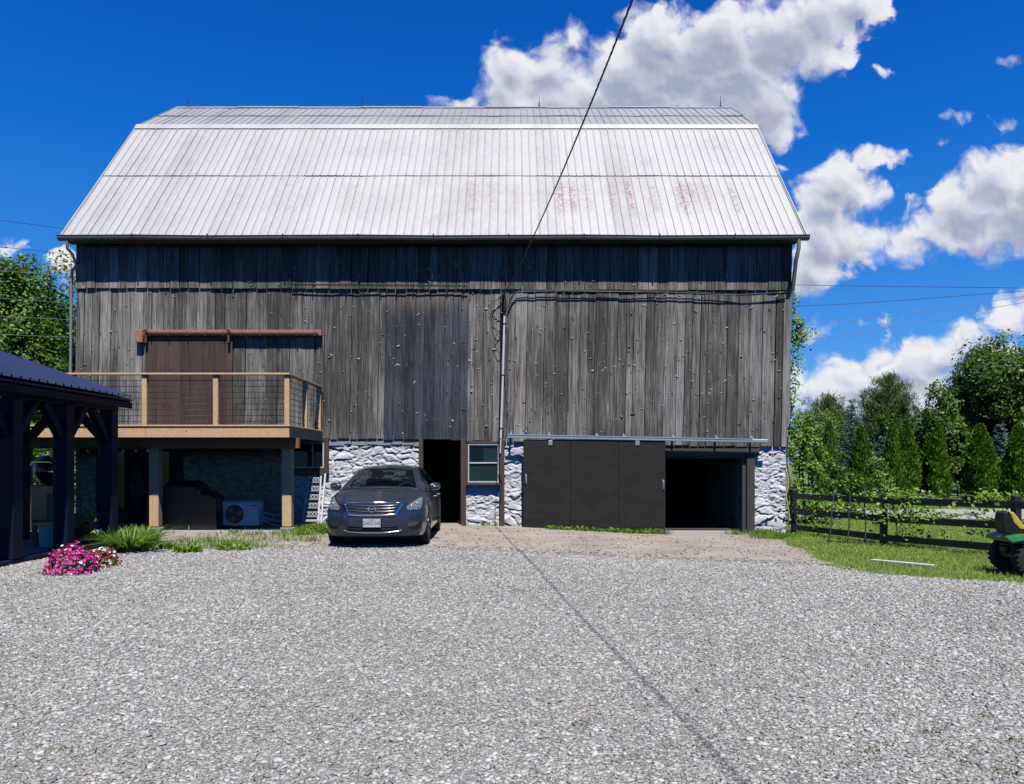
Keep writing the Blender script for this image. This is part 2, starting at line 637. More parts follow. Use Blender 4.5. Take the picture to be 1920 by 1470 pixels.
def cedar_wood(name, lo, hi):
    m, N, p, _ = newmat(name)
    co = N.objco()
    rnd = N.island()
    off = N.n('ShaderNodeCombineXYZ')
    for i in range(3):
        N.link(N.math('MULTIPLY', rnd, 20.0 + 9 * i), off.inputs[i])
    co2 = N.vmath('ADD', co, off.outputs[0])
    s1 = N.noise(N.scaled(co2, (3, 12, 12)), 2.0, 5.0, 0.6, 1.0)
    s2 = N.noise(N.scaled(co2, (12, 12, 2)), 2.5, 5.0, 0.6, 0.8)
    t = N.math('ADD', N.math('MULTIPLY', s1, 0.5), N.math('MULTIPLY', s2, 0.5))
    c = N.ramp(t, [(0.25, lo), (0.7, hi)])
    kd = N.voro(co2, 3.1)
    c = N.mix(N.sstep(kd, 0.04, 0.10, 0.7, 0.0), c, tuple(x * 0.35 for x in lo))
    N.link(c, p.inputs['Base Color'])
    p.inputs['Roughness'].default_value = 0.65
    N.link(N.bump(t, 0.25, 0.01), p.inputs['Normal'])
    return m


M['cedar'] = cedar_wood('new_lumber', (0.52, 0.31, 0.155), (0.90, 0.63, 0.37))
M['cedar_dk'] = cedar_wood('shaded_lumber', (0.20, 0.095, 0.045), (0.33, 0.17, 0.085))  # same deck lumber, shade under the deck put into a darker colour
M['track_wood'] = cedar_wood('track_board', (0.33, 0.14, 0.075), (0.52, 0.26, 0.15))


def mat_roof(name, col, rust=True):
    m, N, p, _ = newmat(name)
    co = N.objco()
    big = N.noise(N.scaled(co, (0.5, 0.5, 0.5)), 1.0, 4.0, 0.6)
    fine = N.noise(N.scaled(co, (6, 2, 2)), 2.0, 6.0, 0.7)
    sp = N.n('ShaderNodeSeparateXYZ')
    N.link(co, sp.inputs[0])
    fl = N.math('FLOOR', N.math('DIVIDE', sp.outputs[0], 0.636))
    wn_ = N.n('ShaderNodeTexWhiteNoise', noise_dimensions='1D')
    N.link(fl, wn_.inputs['W'])
    k = N.math('ADD', N.math('MULTIPLY', big, 0.45), N.math('ADD', N.math('MULTIPLY', fine, 0.5), N.math('MULTIPLY', wn_.outputs[0], 0.16)))
    c = N.ramp(k, [(0.25, tuple(x * 0.62 for x in col)), (0.55, tuple(x * 0.93 for x in col)), (0.9, tuple(min(0.86, x * 1.1) for x in col))])
    if rust:
        # rust patches low on the panels, ragged streaks down the slope
        st = N.noise(N.scaled(co, (1.55, 0.35, 0.35)), 1.0, 4.0, 0.6)
        sp2 = N.noise(N.scaled(co, (9, 13, 13)), 1.0, 5.0, 0.8)
        zb = N.math('MULTIPLY', N.sstep(sp.outputs[2], 7.75, 8.3), N.sstep(sp.outputs[2], 9.0, 9.4, 1.0, 0.0))
        xb = None
        for (cx, w_, k_) in ((-4.3, .35, .25), (-2.9, .3, .22), (-1.08, .22, .5), (-.55, .2, .35), (.1, .2, .3), (1.30, .16, .8), (1.62, .16, 1.0), (1.95, .2, .5), (2.66, .12, .7), (3.12, .10, .85), (3.75, .2, .4), (4.5, .16, .9), (4.78, .14, .8), (5.1, .2, .4), (5.85, .08, .6)):
            e = N.math('DIVIDE', N.math('SUBTRACT', sp.outputs[0], cx), w_)
            e = N.math('MULTIPLY', N.math('POWER', 2.718, N.math('MULTIPLY', N.math('MULTIPLY', e, e), -1.0)), k_)
            xb = e if xb is None else N.math('MAXIMUM', xb, e)
        r = N.math('MULTIPLY', N.math('MULTIPLY', zb, xb), N.sstep(st, 0.25, 0.55))
        r = N.math('MULTIPLY', r, N.sstep(sp2, 0.42, 0.56))
        c = N.mix(N.math('MULTIPLY', r, 0.85), c, (0.19, 0.065, 0.05))
        # grey lichen / dirt
        di = N.noise(N.scaled(co, (1.2, 0.8, 0.8)), 1.0, 5.0, 0.7)
        di2 = N.noise(N.scaled(co, (14, 14, 14)), 1.0, 3.0, 0.6)
        c = N.mix(N.math('MULTIPLY', N.math('MULTIPLY', N.sstep(di, 0.5, 0.75), N.sstep(di2, 0.42, 0.6)), 0.35), c, (0.22, 0.2, 0.2))
    N.link(c, p.inputs['Base Color'])
    p.inputs['Roughness'].default_value = 0.52
    p.inputs['Metallic'].default_value = 0.12
    N.link(N.bump(N.noise(co, 5.0, 3.0), 0.12, 0.02), p.inputs['Normal'])
    return m


M['roof'] = mat_roof('painted_steel_roof', (0.545, 0.535, 0.53))
M['roof_up'] = mat_roof('upper_steel_roof', (0.42, 0.425, 0.44), False)  # duller light on the flatter slope put into a greyer steel colour


def mat_stone():
    m, N, p, _ = newmat('whitewashed_stone')
    co = N.objco()
    n1 = N.noise(co, 2.5, 5.0, 0.6)
    n2 = N.noise(co, 22.0, 5.0, 0.65)
    n3 = N.noise(N.scaled(co, (1, 1, 2.5)), 5.0, 5.0, 0.6)
    c = N.ramp(N.math('ADD', N.math('MULTIPLY', n1, 0.5), N.math('MULTIPLY', n2, 0.5)), [(0.3, (0.58, 0.58, 0.59)), (0.6, (0.82, 0.82, 0.83))])
    bare = N.math('MULTIPLY', N.sstep(n3, 0.54, 0.66), N.sstep(n2, 0.42, 0.56))
    c = N.mix(N.math('MULTIPLY', bare, 0.75), c, (0.25, 0.24, 0.23))
    N.link(c, p.inputs['Base Color'])
    p.inputs['Roughness'].default_value = 0.85
    h = N.math('ADD', N.math('MULTIPLY', n2, 0.4), N.noise(co, 9.0, 4.0))
    N.link(N.bump(h, 0.5, 0.03), p.inputs['Normal'])
    return m


M['stone'] = mat_stone()


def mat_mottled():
    m, N, p, _ = newmat('mottled_limewash')  # real mottling; warmth and dark joints put in to offset flat blue shade
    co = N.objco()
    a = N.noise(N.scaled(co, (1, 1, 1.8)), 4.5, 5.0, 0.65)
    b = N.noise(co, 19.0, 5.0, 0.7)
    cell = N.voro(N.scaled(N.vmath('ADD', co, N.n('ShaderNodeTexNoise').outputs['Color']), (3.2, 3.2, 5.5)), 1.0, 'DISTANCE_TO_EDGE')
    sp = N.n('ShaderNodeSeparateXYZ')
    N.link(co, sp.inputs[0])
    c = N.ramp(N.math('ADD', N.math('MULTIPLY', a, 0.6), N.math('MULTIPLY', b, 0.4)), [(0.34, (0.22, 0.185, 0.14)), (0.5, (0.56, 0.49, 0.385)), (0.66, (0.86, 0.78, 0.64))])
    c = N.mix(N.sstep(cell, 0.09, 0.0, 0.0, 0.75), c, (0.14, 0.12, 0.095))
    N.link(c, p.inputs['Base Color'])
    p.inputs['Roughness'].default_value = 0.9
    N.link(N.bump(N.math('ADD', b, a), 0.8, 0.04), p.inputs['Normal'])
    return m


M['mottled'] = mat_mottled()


def mat_rubble():
    m, N, p, _ = newmat('bare_stone')
    co = N.objco()
    n1 = N.noise(co, 3.5, 5.0, 0.65)
    n2 = N.noise(co, 18.0, 5.0, 0.65)
    c = N.ramp(N.math('ADD', N.math('MULTIPLY', n1, 0.6), N.math('MULTIPLY', n2, 0.4)), [(0.3, (0.11, 0.105, 0.095)), (0.5, (0.26, 0.25, 0.22)), (0.7, (0.45, 0.44, 0.41))])
    N.link(c, p.inputs['Base Color'])
    p.inputs['Roughness'].default_value = 0.9
    N.link(N.bump(n2, 0.6, 0.03), p.inputs['Normal'])
    return m


M['rubble'] = mat_rubble()


def mat_darkpanel():
    m, N, p, _ = newmat('black_plywood')
    co = N.objco()
    n1 = N.noise(N.scaled(co, (1.2, 1, 3)), 1.5, 6.0, 0.65)
    n2 = N.noise(N.scaled(co, (2, 2, 30)), 2.0, 4.0, 0.6)
    n3 = N.noise(N.scaled(co, (6, 6, 1.2)), 3.0, 5.0, 0.75)
    k = N.math('ADD', N.math('MULTIPLY', n1, 0.6), N.math('MULTIPLY', n2, 0.4))
    c = N.ramp(k, [(0.3, (0.018, 0.0155, 0.014)), (0.7, (0.044, 0.039, 0.035))])
    p.inputs['Specular IOR Level'].default_value = 0.2
    sc = N.math('ADD', N.sstep(n3, 0.68, 0.80), N.math('MULTIPLY', N.sstep(N.voro(N.scaled(co, (1.6, 1, 3)), 1.0), .05, .03), .8), clamp=True)
    c = N.mix(N.math('MULTIPLY', sc, 0.5), c, (0.14, 0.13, 0.125))
    N.link(c, p.inputs['Base Color'])
    p.inputs['Roughness'].default_value = 0.6
    N.link(N.bump(n2, 0.15, 0.01), p.inputs['Normal'])
    return m


M['darkpanel'] = mat_darkpanel()


def mat_gravel_bed():
    m, N, p, _ = newmat('gravel_bed')
    co = N.objco()
    vcol = N.voro(co, 62.0, out='Color')
    sepc = N.n('ShaderNodeSeparateColor')
    N.link(vcol, sepc.inputs[0])
    vd = N.voro(co, 62.0)
    big = N.noise(co, 0.5, 5.0, 0.6)
    med = N.noise(co, 3.0, 4.0, 0.6)
    k = N.math('ADD', N.math('MULTIPLY', sepc.outputs[0], 0.6), N.math('ADD', N.math('MULTIPLY', big, 0.28), N.math('MULTIPLY', med, 0.2)))
    c = N.ramp(k, [(0.15, (0.21, 0.205, 0.188)), (0.55, (0.36, 0.352, 0.325)), (0.95, (0.57, 0.56, 0.525))])
    N.link(c, p.inputs['Base Color'])
    p.inputs['Roughness'].default_value = 0.9
    N.link(N.bump(N.math('MULTIPLY', vd, -1.0), 0.9, 0.02), p.inputs['Normal'])
    return m


M['gravel'] = mat_gravel_bed()


def mat_stones():
    m, N, p, _ = newmat('crushed_stone')
    r = N.island()
    co = N.objco()
    big = N.noise(co, 0.45, 5.0, 0.6)
    n = N.noise(co, 90.0, 2.0)
    k = N.math('ADD', N.math('MULTIPLY', r, 0.62), N.math('ADD', N.math('MULTIPLY', big, 0.34), N.math('MULTIPLY', N.math('SUBTRACT', n, 0.5), 0.3)))
    c = N.ramp(k, [(0.05, (0.135, 0.131, 0.119)), (0.35, (0.31, 0.302, 0.28)), (0.65, (0.475, 0.465, 0.435)), (0.97, (0.88, 0.865, 0.82))])
    rr = N.math('FRACT', N.math('MULTIPLY', r, 77.7))
    c = N.mix(N.sstep(rr, 0.75, 0.95, 0, 0.55), c, N.mix(1.0, c, (1.1, 0.97, 0.85), 'MULTIPLY'))
    c = N.mix(N.sstep(rr, 0.22, 0.05, 0, 0.6), c, N.mix(1.0, c, (0.9, 0.95, 1.12), 'MULTIPLY'))
    N.link(c, p.inputs['Base Color'])
    p.inputs['Roughness'].default_value = 0.8
    return m


M['stones'] = mat_stones()


def mat_dirt():
    m, N, p, _ = newmat('bare_dirt')
    co = N.objco()
    n1 = N.noise(co, 0.9, 6.0, 0.65)
    n2 = N.noise(co, 14.0, 5.0, 0.7)
    n3 = N.noise(co, 70.0, 3.0, 0.6)
    st = N.noise(N.scaled(co, (0.8, 3.0, 1)), 1.4, 5.0, 0.6)
    k = N.math('ADD', N.math('MULTIPLY', n1, 0.35), N.math('ADD', N.math('MULTIPLY', n2, 0.3), N.math('MULTIPLY', n3, 0.35)))
    c = N.ramp(k, [(0.3, (0.17, 0.134, 0.106)), (0.5, (0.40, 0.342, 0.288)), (0.7, (0.66, 0.59, 0.515))])
    c = N.mix(N.sstep(st, 0.52, 0.72, 0.0, 0.5), c, (0.17, 0.115, 0.085))
    # dry grass and green fuzz on the left strip
    sp = N.n('ShaderNodeSeparateXYZ')
    N.link(co, sp.inputs[0])
    lf = N.math('MULTIPLY', N.sstep(sp.outputs[0], -2.6, -4.6), N.sstep(N.noise(co, 1.6, 5.0, 0.7), 0.44, 0.60))
    c = N.mix(N.math('MULTIPLY', lf, 0.7), c, N.mix(n2, (0.30, 0.26, 0.13), (0.12, 0.15, 0.05)))
    N.link(c, p.inputs['Base Color'])
    p.inputs['Roughness'].default_value = 0.95
    N.link(N.bump(N.math('ADD', n2, N.math('MULTIPLY', n3, 0.6)), 0.8, 0.03), p.inputs['Normal'])
    return m


M['dirt'] = mat_dirt()


def mat_ground():
    m, N, p, _ = newmat('turf')
    co = N.objco()
    n1 = N.noise(co, 0.5, 5.0, 0.6)
    n2 = N.noise(co, 9.0, 5.0, 0.7)
    k = N.math('ADD', N.math('MULTIPLY', n1, 0.5), N.math('MULTIPLY', n2, 0.5))
    c = N.ramp(k, [(0.3, (0.06, 0.10, 0.016)), (0.55, (0.13, 0.19, 0.030)), (0.75, (0.26, 0.26, 0.08))])
    N.link(c, p.inputs['Base Color'])
    p.inputs['Roughness'].default_value = 0.95
    N.link(N.bump(n2, 0.8, 0.05), p.inputs['Normal'])
    return m


M['turf'] = mat_ground()
M['road'] = plain('pale_road', (0.36, 0.345, 0.33), 0.95, var=0.2, scale=1.2, bump=0.4)
M['lawn_blade'] = foliage('grass_blade', ((0.09, 0.16, 0.016), (0.19, 0.29, 0.032), (0.40, 0.40, 0.10)), 0.35, 0.6)
M['leaf_mid'] = foliage('leaf_green', ((0.030, 0.072, 0.010), (0.080, 0.155, 0.020), (0.17, 0.27, 0.04)), 0.32)
M['leaf_dark'] = foliage('leaf_dark', ((0.020, 0.046, 0.008), (0.055, 0.105, 0.014), (0.12, 0.19, 0.028)), 0.28)
M['leaf_bright'] = foliage('leaf_bright', ((0.05, 0.115, 0.012), (0.115, 0.215, 0.022), (0.24, 0.35, 0.05)), 0.36)
M['leaf_arb'] = foliage('arborvitae', ((0.026, 0.075, 0.005), (0.075, 0.16, 0.008), (0.19, 0.29, 0.016)), 0.18, 0.7)
M['needle_blue'] = foliage('blue_spruce', ((0.05, 0.11, 0.09), (0.11, 0.20, 0.18), (0.20, 0.32, 0.30)), 0.1, 0.6)
M['needle_pine'] = foliage('pine_needles', ((0.024, 0.052, 0.010), (0.056, 0.105, 0.016), (0.12, 0.19, 0.03)), 0.15, 0.6)
M['bark'] = plain('bark', (0.09, 0.075, 0.06), 0.95, var=0.5, scale=9, bump=0.8, stretch=(3, 3, 0.6))

# ------------------------------------------------------------------ ground sheets
def sheet(name, xs, ys, zoff, mat, keep=None, kind='structure'):
    xs, ys = np.asarray(xs, float), np.asarray(ys, float)
    X, Y = np.meshgrid(xs, ys)
    Z = g(X, Y) + zoff
    v = np.stack([X, Y, Z], -1).reshape(-1, 3)
    nx, ny = len(xs), len(ys)
    i = np.arange(nx * ny).reshape(ny, nx)
    f = np.stack([i[:-1, :-1], i[:-1, 1:], i[1:, 1:], i[1:, :-1]], -1).reshape(-1, 4)
    o = np_mesh(name, v, f, mat, smooth=True)
    tag(o, kind=kind)
    return o


near_x = np.arange(-16, 22.01, 0.25)
near_y = np.arange(-9, 26.01, 0.25)
gx = np.concatenate([[-1500, -600, -250, -120, -60, -35, -24], near_x, [26, 35, 50, 80, 140, 300, 700, 1500]])
gy = np.concatenate([[-1500, -500, -150, -60, -25, -14], near_y, [28, 31, 35, 42, 55, 80, 130, 250, 600, 1500]])
tag(sheet('ground', gx, gy, 0.0, M['turf']), 'green turf around and behind the barn reaching the horizon')


def strip_sheet(name, xs, y_lo, y_hi, ny, zoff, mat):
    """sheet between two edges given per x"""
    t = np.linspace(0, 1, ny)
    X = np.repeat(xs[None, :], ny, 0)
    Y = y_lo[None, :] + (y_hi - y_lo)[None, :] * t[:, None]
    Z = g(X, Y) + zoff
    v = np.stack([X, Y, Z], -1).reshape(-1, 3)
    n = len(xs)
    i = np.arange(n * ny).reshape(ny, n)
    f = np.stack([i[:-1, :-1], i[:-1, 1:], i[1:, 1:], i[1:, :-1]], -1).reshape(-1, 4)
    return tag(np_mesh(name, v, f, mat, smooth=True), kind='structure')


def fract_edge(xs, amp, seed):
    return np.array([sum(mnoise.noise((x * s, seed, s)) * amp / s ** 0.8 for s in (0.7, 2, 6, 15)) for x in xs])


GE_PX = [(-200, 1078), (0, 1056), (70, 1046), (150, 1040), (200, 1042), (300, 1034), (420, 1033), (520, 1031), (600, 1029), (700, 1030), (840, 1032), (950, 1037),
         (1100, 1045), (1300, 1054), (1540, 1062), (1600, 1075), (1700, 1083), (1800, 1090), (1920, 1096), (2200, 1110)]
GE = np.array([tuple(ground_at(*p))[:2] for p in GE_PX])
_ord = np.argsort(GE[:, 0])
GE = GE[_ord]


def gravel_edge(x):
    return np.interp(x, GE[:, 0], GE[:, 1])


gxs = np.arange(-14, 14.01, 0.1)
strip_sheet('gravel_yard', gxs, np.full_like(gxs, -8.0), gravel_edge(gxs) + fract_edge(gxs, 0.24, 3.1), 120, 0.016, M['gravel'])
DE_PX = [(1425, 1000), (1470, 1012), (1500, 1030), (1540, 1052), (1575, 1064)]
DE = np.array([tuple(ground_at(*p))[:2] for p in DE_PX])      # right edge of the bare dirt, far to near


def dirt_right(y):
    return np.interp(y, DE[::-1, 1], DE[::-1, 0])


dys = np.arange(12.6, 19.75, 0.1)
_xl = np.full_like(dys, -12.0) + fract_edge(dys, 0.2, 5.0)
_xr = np.where(dys < 17.9, dirt_right(dys) + fract_edge(dys, 0.22, 8.8), 6.05)
_t = np.linspace(0, 1, 200)
_X = _xl[:, None] + (_xr - _xl)[:, None] * _t[None, :]
_Y = np.repeat(dys[:, None], 200, 1)
_Z = g(_X, _Y) + 0.008
_i = np.arange(_X.size).reshape(_X.shape)
tag(np_mesh('dirt_apron', np.stack([_X, _Y, _Z], -1).reshape(-1, 3),
            np.stack([_i[:-1, :-1], _i[:-1, 1:], _i[1:, 1:], _i[1:, :-1]], -1).reshape(-1, 4), M['dirt'], smooth=True), kind='structure')
rxs = np.concatenate([np.arange(9.5, 30, 0.5), [34, 40, 50, 70, 110]])
strip_sheet('road', rxs, np.full_like(rxs, 24.2), np.full_like(rxs, 29.5), 8, 0.02, M['road'])

# loose crushed stone lying on the yard
def make_stones():
    rng = np.random.default_rng(5)
    n = 480000
    # even over the ground in view, a little beyond the frame too
    Y = rng.uniform(2.6 ** 1.25, 18.8 ** 1.25, n) ** .8      # denser near the viewer, where single stones show
    X = (rng.uniform(-1, 1, n)) * (0.74 * Y + 0.5)
    over = Y - gravel_edge(X)
    ok = ((over < rng.exponential(0.30, n) - 0.12) | ((over > 0) & (rng.random(n) < .016))) & (X > -13) & (X < 12.5)
    ok &= ~((over > .05) & ((X > dirt_right(np.clip(Y, 12.9, 17.8))) | (X < -7.6)))
    X, Y = X[ok], Y[ok]
    n = len(X)
    s = rng.lognormal(math.log(0.0098), 0.32, n)
    s = np.clip(s * np.clip(.75 + Y * .035, .85, 1.25), 0.0055, 0.022)
    cube = np.array([(-1, -1, -1), (1, -1, -1), (1, 1, -1), (-1, 1, -1), (-1, -1, 1), (1, -1, 1), (1, 1, 1), (-1, 1, 1)], float)
    V = cube[None] * rng.uniform(0.45, 1.15, (n, 8, 3))
    V *= np.stack([rng.uniform(0.8, 1.5, n), rng.uniform(0.6, 1.1, n), rng.uniform(0.30, 0.62, n)], 1)[:, None]
    # random tilt and turn
    a = rng.uniform(0, 2 * np.pi, n)
    b = rng.normal(0, 0.35, n)
    ca, sa, cb, sb = np.cos(a), np.sin(a), np.cos(b), np.sin(b)
    x, y, z = V[..., 0], V[..., 1], V[..., 2]
    y, z = y * cb[:, None] - z * sb[:, None], y * sb[:, None] + z * cb[:, None]
    x, y = x * ca[:, None] - y * sa[:, None], x * sa[:, None] + y * ca[:, None]
    V = np.stack([x, y, z], -1) * s[:, None, None]
    V[..., 0] += X[:, None]
    V[..., 1] += Y[:, None]
    V[..., 2] += (g(X, Y) + 0.016 + s * 0.22)[:, None]
    fq = np.array([(3, 2, 1, 0), (4, 5, 6, 7), (0, 1, 5, 4), (1, 2, 6, 5), (2, 3, 7, 6), (3, 0, 4, 7)])
    Fc = (fq[None] + (np.arange(n) * 8)[:, None, None]).reshape(-1, 4)
    o = np_mesh('gravel_stone', V.reshape(-1, 3), Fc, M['stones'])
    tag(o, kind='stuff')


make_stones()

# ------------------------------------------------------------------ barn
YW = 19.5                    # front of the boards
XL, XR = -11.13, 6.98        # barn corners at the top of the stone
LEAN = 0.02                  # the old frame leans a little to the right


def lean(x, z):
    return x + LEAN * max(0.0, z - 2.0)


barn = thing('barn', 'big grey board barn with white metal gambrel roof on a whitewashed stone base', 'barn', (0, 0, 0))
EAVE_Y, EAVE_Z = 19.06, 7.24
BRK_Y, BRK_Z = 22.9, 11.62
RDG_Y, RDG_Z = 25.6, 13.42
RXL, RXR = -11.19, 7.31
BACK_Y = 2 * RDG_Y - YW

# --- boards
def board_row(mb, x0, x1, zb, zt, y, rng, wmin=0.17, wmax=0.33, thick=0.028, gap=(0.007, 0.020), zbjit=0.02, skip=None):
    x = x0
    while x < x1 - 0.05:
        w = rng.uniform(wmin, wmax)
        w = min(w, x1 - x)
        gp = rng.uniform(*gap)
        if rng.random() < 0.06:
            gp += 0.012
        dy = rng.uniform(-0.008, 0.008)
        tl = rng.uniform(-0.006, 0.006)
        tw = rng.uniform(-0.004, 0.004)
        b = zb(x + w / 2) if callable(zb) else zb
        t = zt
        b += rng.uniform(-zbjit, zbjit)
        xa, xb = x + gp / 2, x + w - gp / 2
        n = 7
        vs = []
        cur = rng.uniform(-0.006, 0.006)
        for k in range(n):
            z = b + (t - b) * k / (n - 1)
            wv = cur * math.sin(k / (n - 1) * math.pi) + rng.uniform(-0.0015, 0.0015)
            cup = tw * (2 * k / (n - 1) - 1)
            xa2, xb2 = lean(xa + wv, z) + tl * (k / (n - 1) - .5), lean(xb + wv, z) + tl * (k / (n - 1) - .5)
            ya = y + dy + cup
            vs += [(xa2, ya, z), (xb2, ya - cup * 2, z), (xb2, ya + thick, z), (xa2, ya + thick, z)]
        fs = [(0, 3, 2, 1), tuple(4 * (n - 1) + q for q in (0, 1, 2, 3))]
        for k in range(n - 1):
            for q in range(4):
                fs.append((4 * k + q, 4 * k + (q + 1) % 4, 4 * k + 4 + (q + 1) % 4, 4 * k + 4 + q))
        mb.add(vs, fs)
        x += w


rb = random.Random(21)


def low_edge(x):
    return 2.215 - 0.20 * float(sm(-4.5, 7, x))


DKX0, DKX1 = -3.27, -1.17
low = MB()
board_row(low, XL, DKX0, low_edge, 6.10, YW, rb)
low2 = MB()
board_row(low2, DKX1, XR, low_edge, 6.10, YW, rb)
low.build('lower_siding', M['siding'], barn)
low2.build('lower_siding', M['siding'], barn)
dk = MB()
board_row(dk, DKX0, DKX1, lambda x: low_edge(x), 6.08, YW - 0.004, rb, 0.2, 0.27)
dk.build('hayloft_door', M['siding_dark'], barn)
tag(bpy.data.objects['hayloft_door'], 'darker blue-black boards of the old loft door')
up = MB()
board_row(up, XL - 0.02, XR + 0.02, lambda x: 6.03 - 0.05 * float(sm(-11, 7, x)), 7.36, YW - 0.05, rb, 0.2, 0.36, zbjit=0.008)
up.build('upper_siding', M['siding'], barn)

# knots and branch stubs standing out of the weathered boards
kn = MB()
for k in range(700):
    if rb.random() < 0.8:
        x, z = rb.uniform(XL + .1, XR - .1), rb.uniform(2.35, 5.95)
        y = YW
    else:
        x, z = rb.uniform(XL + .1, XR - .1), rb.uniform(6.1, 6.7)
        y = YW - 0.05
    r = rb.uniform(0.009, 0.026) * (1.5 if rb.random() < .10 else 1)
    el = rb.choice([.8, 1, 1.2, 1.8, 3.0]) if r < 0.025 else rb.choice([.7, 1.1, 1.5])
    ang = rb.uniform(-0.9, 0.9)
    jk = rb.uniform(.5, 1.1)
    jr = [rb.uniform(.6, 1.25) for _ in range(8)]
    vs, fs = [], []
    n = 8
    for i, (rr, hh) in enumerate(((1.0, 0.006), (0.8, -0.014), (0.35, -0.024))):
        for q in range(n):
            t = 2 * math.pi * q / n
            px, pz = math.cos(t) * rr * r * el * jr[q], math.sin(t) * rr * r * jr[q] * (1 if math.sin(t) > 0 else .7)
            px, pz = px * math.cos(ang) - pz * math.sin(ang), px * math.sin(ang) + pz * math.cos(ang)
            vs.append((lean(x, z) + px, y + hh * (0.45 + r * 14) * jk, z + pz))
    for i in range(2):
        for q in range(n):
            fs.append((i * n + q, i * n + (q + 1) % n, (i + 1) * n + (q + 1) % n, (i + 1) * n + q))
    fs.append(tuple(2 * n + q for q in range(n)))
    kn.add(vs, fs)
kn.build('board_knot', M['knot'], barn, smooth=60)
tag(bpy.data.objects['board_knot'], kind='stuff')

# corner boards, added light-stop backing, gables and rear
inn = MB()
inn.box(lean(XL, 4) + 0.1, lean(XR, 4) - 0.1, YW + 0.06, YW + 0.09, 2.32, 7.3)  # backing added to block light leaks, near-black so board gaps look dark
inn.build('light_stop_backing', M['sheath'], barn)


def gable_wall(x):
    prof = [(YW + 0.02, 2.0), (YW + 0.02, 7.3), (BRK_Y, 11.5), (RDG_Y, 13.3), (2 * RDG_Y - BRK_Y, 11.5), (BACK_Y, 7.3), (BACK_Y, 2.0)]
    mb = MB()
    y = YW + 0.02
    r2 = random.Random(4)
    ys = [p[0] for p in prof]
    zs = [p[1] for p in prof]
    while y < BACK_Y - 0.05:
        w = min(r2.uniform(0.2, 0.33), BACK_Y - y)
        za, zb = np.interp(y, ys[1:6], zs[1:6]), np.interp(y + w - .01, ys[1:6], zs[1:6])
        j = r2.uniform(-0.006, 0.006)
        b = 2.0
        vs = [(x + j, y, b), (x + j, y + w - .01, b), (lean(x + j, zb), y + w - .01, zb), (lean(x + j, za), y, za)]
        v2 = [(p[0] + 0.03, p[1], p[2]) for p in vs]
        mb.add(vs + v2, [(0, 1, 2, 3), (7, 6, 5, 4), (0, 4, 5, 1), (1, 5, 6, 2), (2, 6, 7, 3), (3, 7, 4, 0)])
        y += w
    mb.build('gable_wall', M['siding'], barn)


gable_wall(XL - 0.0)
gable_wall(XR - 0.03)
bk = MB()
board_row(bk, XL, XR, 2.0, 7.3, BACK_Y - 0.03, random.Random(8))
bk.build('rear_siding', M['siding'], barn)

# --- stone base
OPEN = []                                   # (x0, x1, z0, z1)
def opening(x0, x1, z0, z1):
    OPEN.append((x0, x1, z0, z1))


opening(-10.55, -8.38, -1, 2.12)            # patio doors
opening(-5.75, -4.70, 1.38, 2.2)            # low window
opening(-2.30, -1.22, -1, 2.35)             # walk-in door
opening(-1.14, -0.32, 1.07, 2.35)           # window beside it
opening(1.9, 6.13, -1, 2.30)                # wide opening


def vnoise(x, z, seed):
    """smooth value noise"""
    rng = np.random.default_rng(seed)
    T = rng.uniform(-1, 1, (128, 128))
    xi, zi = np.floor(x).astype(int), np.floor(z).astype(int)
    fx, fz = x - xi, z - zi
    fx, fz = fx * fx * (3 - 2 * fx), fz * fz * (3 - 2 * fz)
    A = T[xi % 128, zi % 128] * (1 - fx) + T[(xi + 1) % 128, zi % 128] * fx
    B = T[xi % 128, (zi + 1) % 128] * (1 - fx) + T[(xi + 1) % 128, (zi + 1) % 128] * fx
    return A * (1 - fz) + B * fz


def fbm(x, z, seed, octv=4, gain=.5):
    s, a = 0, 1.0
    for o in range(octv):
        s = s + a * vnoise(x * 2 ** o + 17 * o, z * 2 ** o + 5 * o, seed + o)
        a *= gain
    return s


def cells(wx, wz, cw, ch, seed):
    rng = np.random.default_rng(seed)
    gi, gj = np.floor(wx / cw).astype(int), np.floor(wz / ch).astype(int)
    NI = 256
    jx, jz = rng.uniform(0, 1, (NI, NI)), rng.uniform(0, 1, (NI, NI))
    hh, tx, tz = rng.uniform(0, 1, (NI, NI)), rng.normal(0, .5, (NI, NI)), rng.normal(0, .6, (NI, NI))
    wgt = rng.uniform(-.16, .16, (NI, NI))
    d1 = np.full(wx.shape, 9.0)
    d2 = np.full(wx.shape, 9.0)
    h1 = np.zeros(wx.shape)
    for a in (-2, -1, 0, 1, 2):
        for b in (-2, -1, 0, 1, 2):
            ci, cj = gi + a, gj + b
            I, J = (ci + 100) % NI, (cj + 100) % NI
            dx, dz = (wx - (ci + jx[I, J]) * cw) / cw, (wz - (cj + jz[I, J]) * ch) / ch
            d = np.sqrt(dx * dx + dz * dz) + wgt[I, J]
            hv = hh[I, J] + tx[I, J] * dx + tz[I, J] * dz
            new = d < d1
            d2 = np.where(new, d1, np.minimum(d2, d))
            h1 = np.where(new, hv, h1)
            d1 = np.where(new, d, d1)
    return d2 - d1, h1


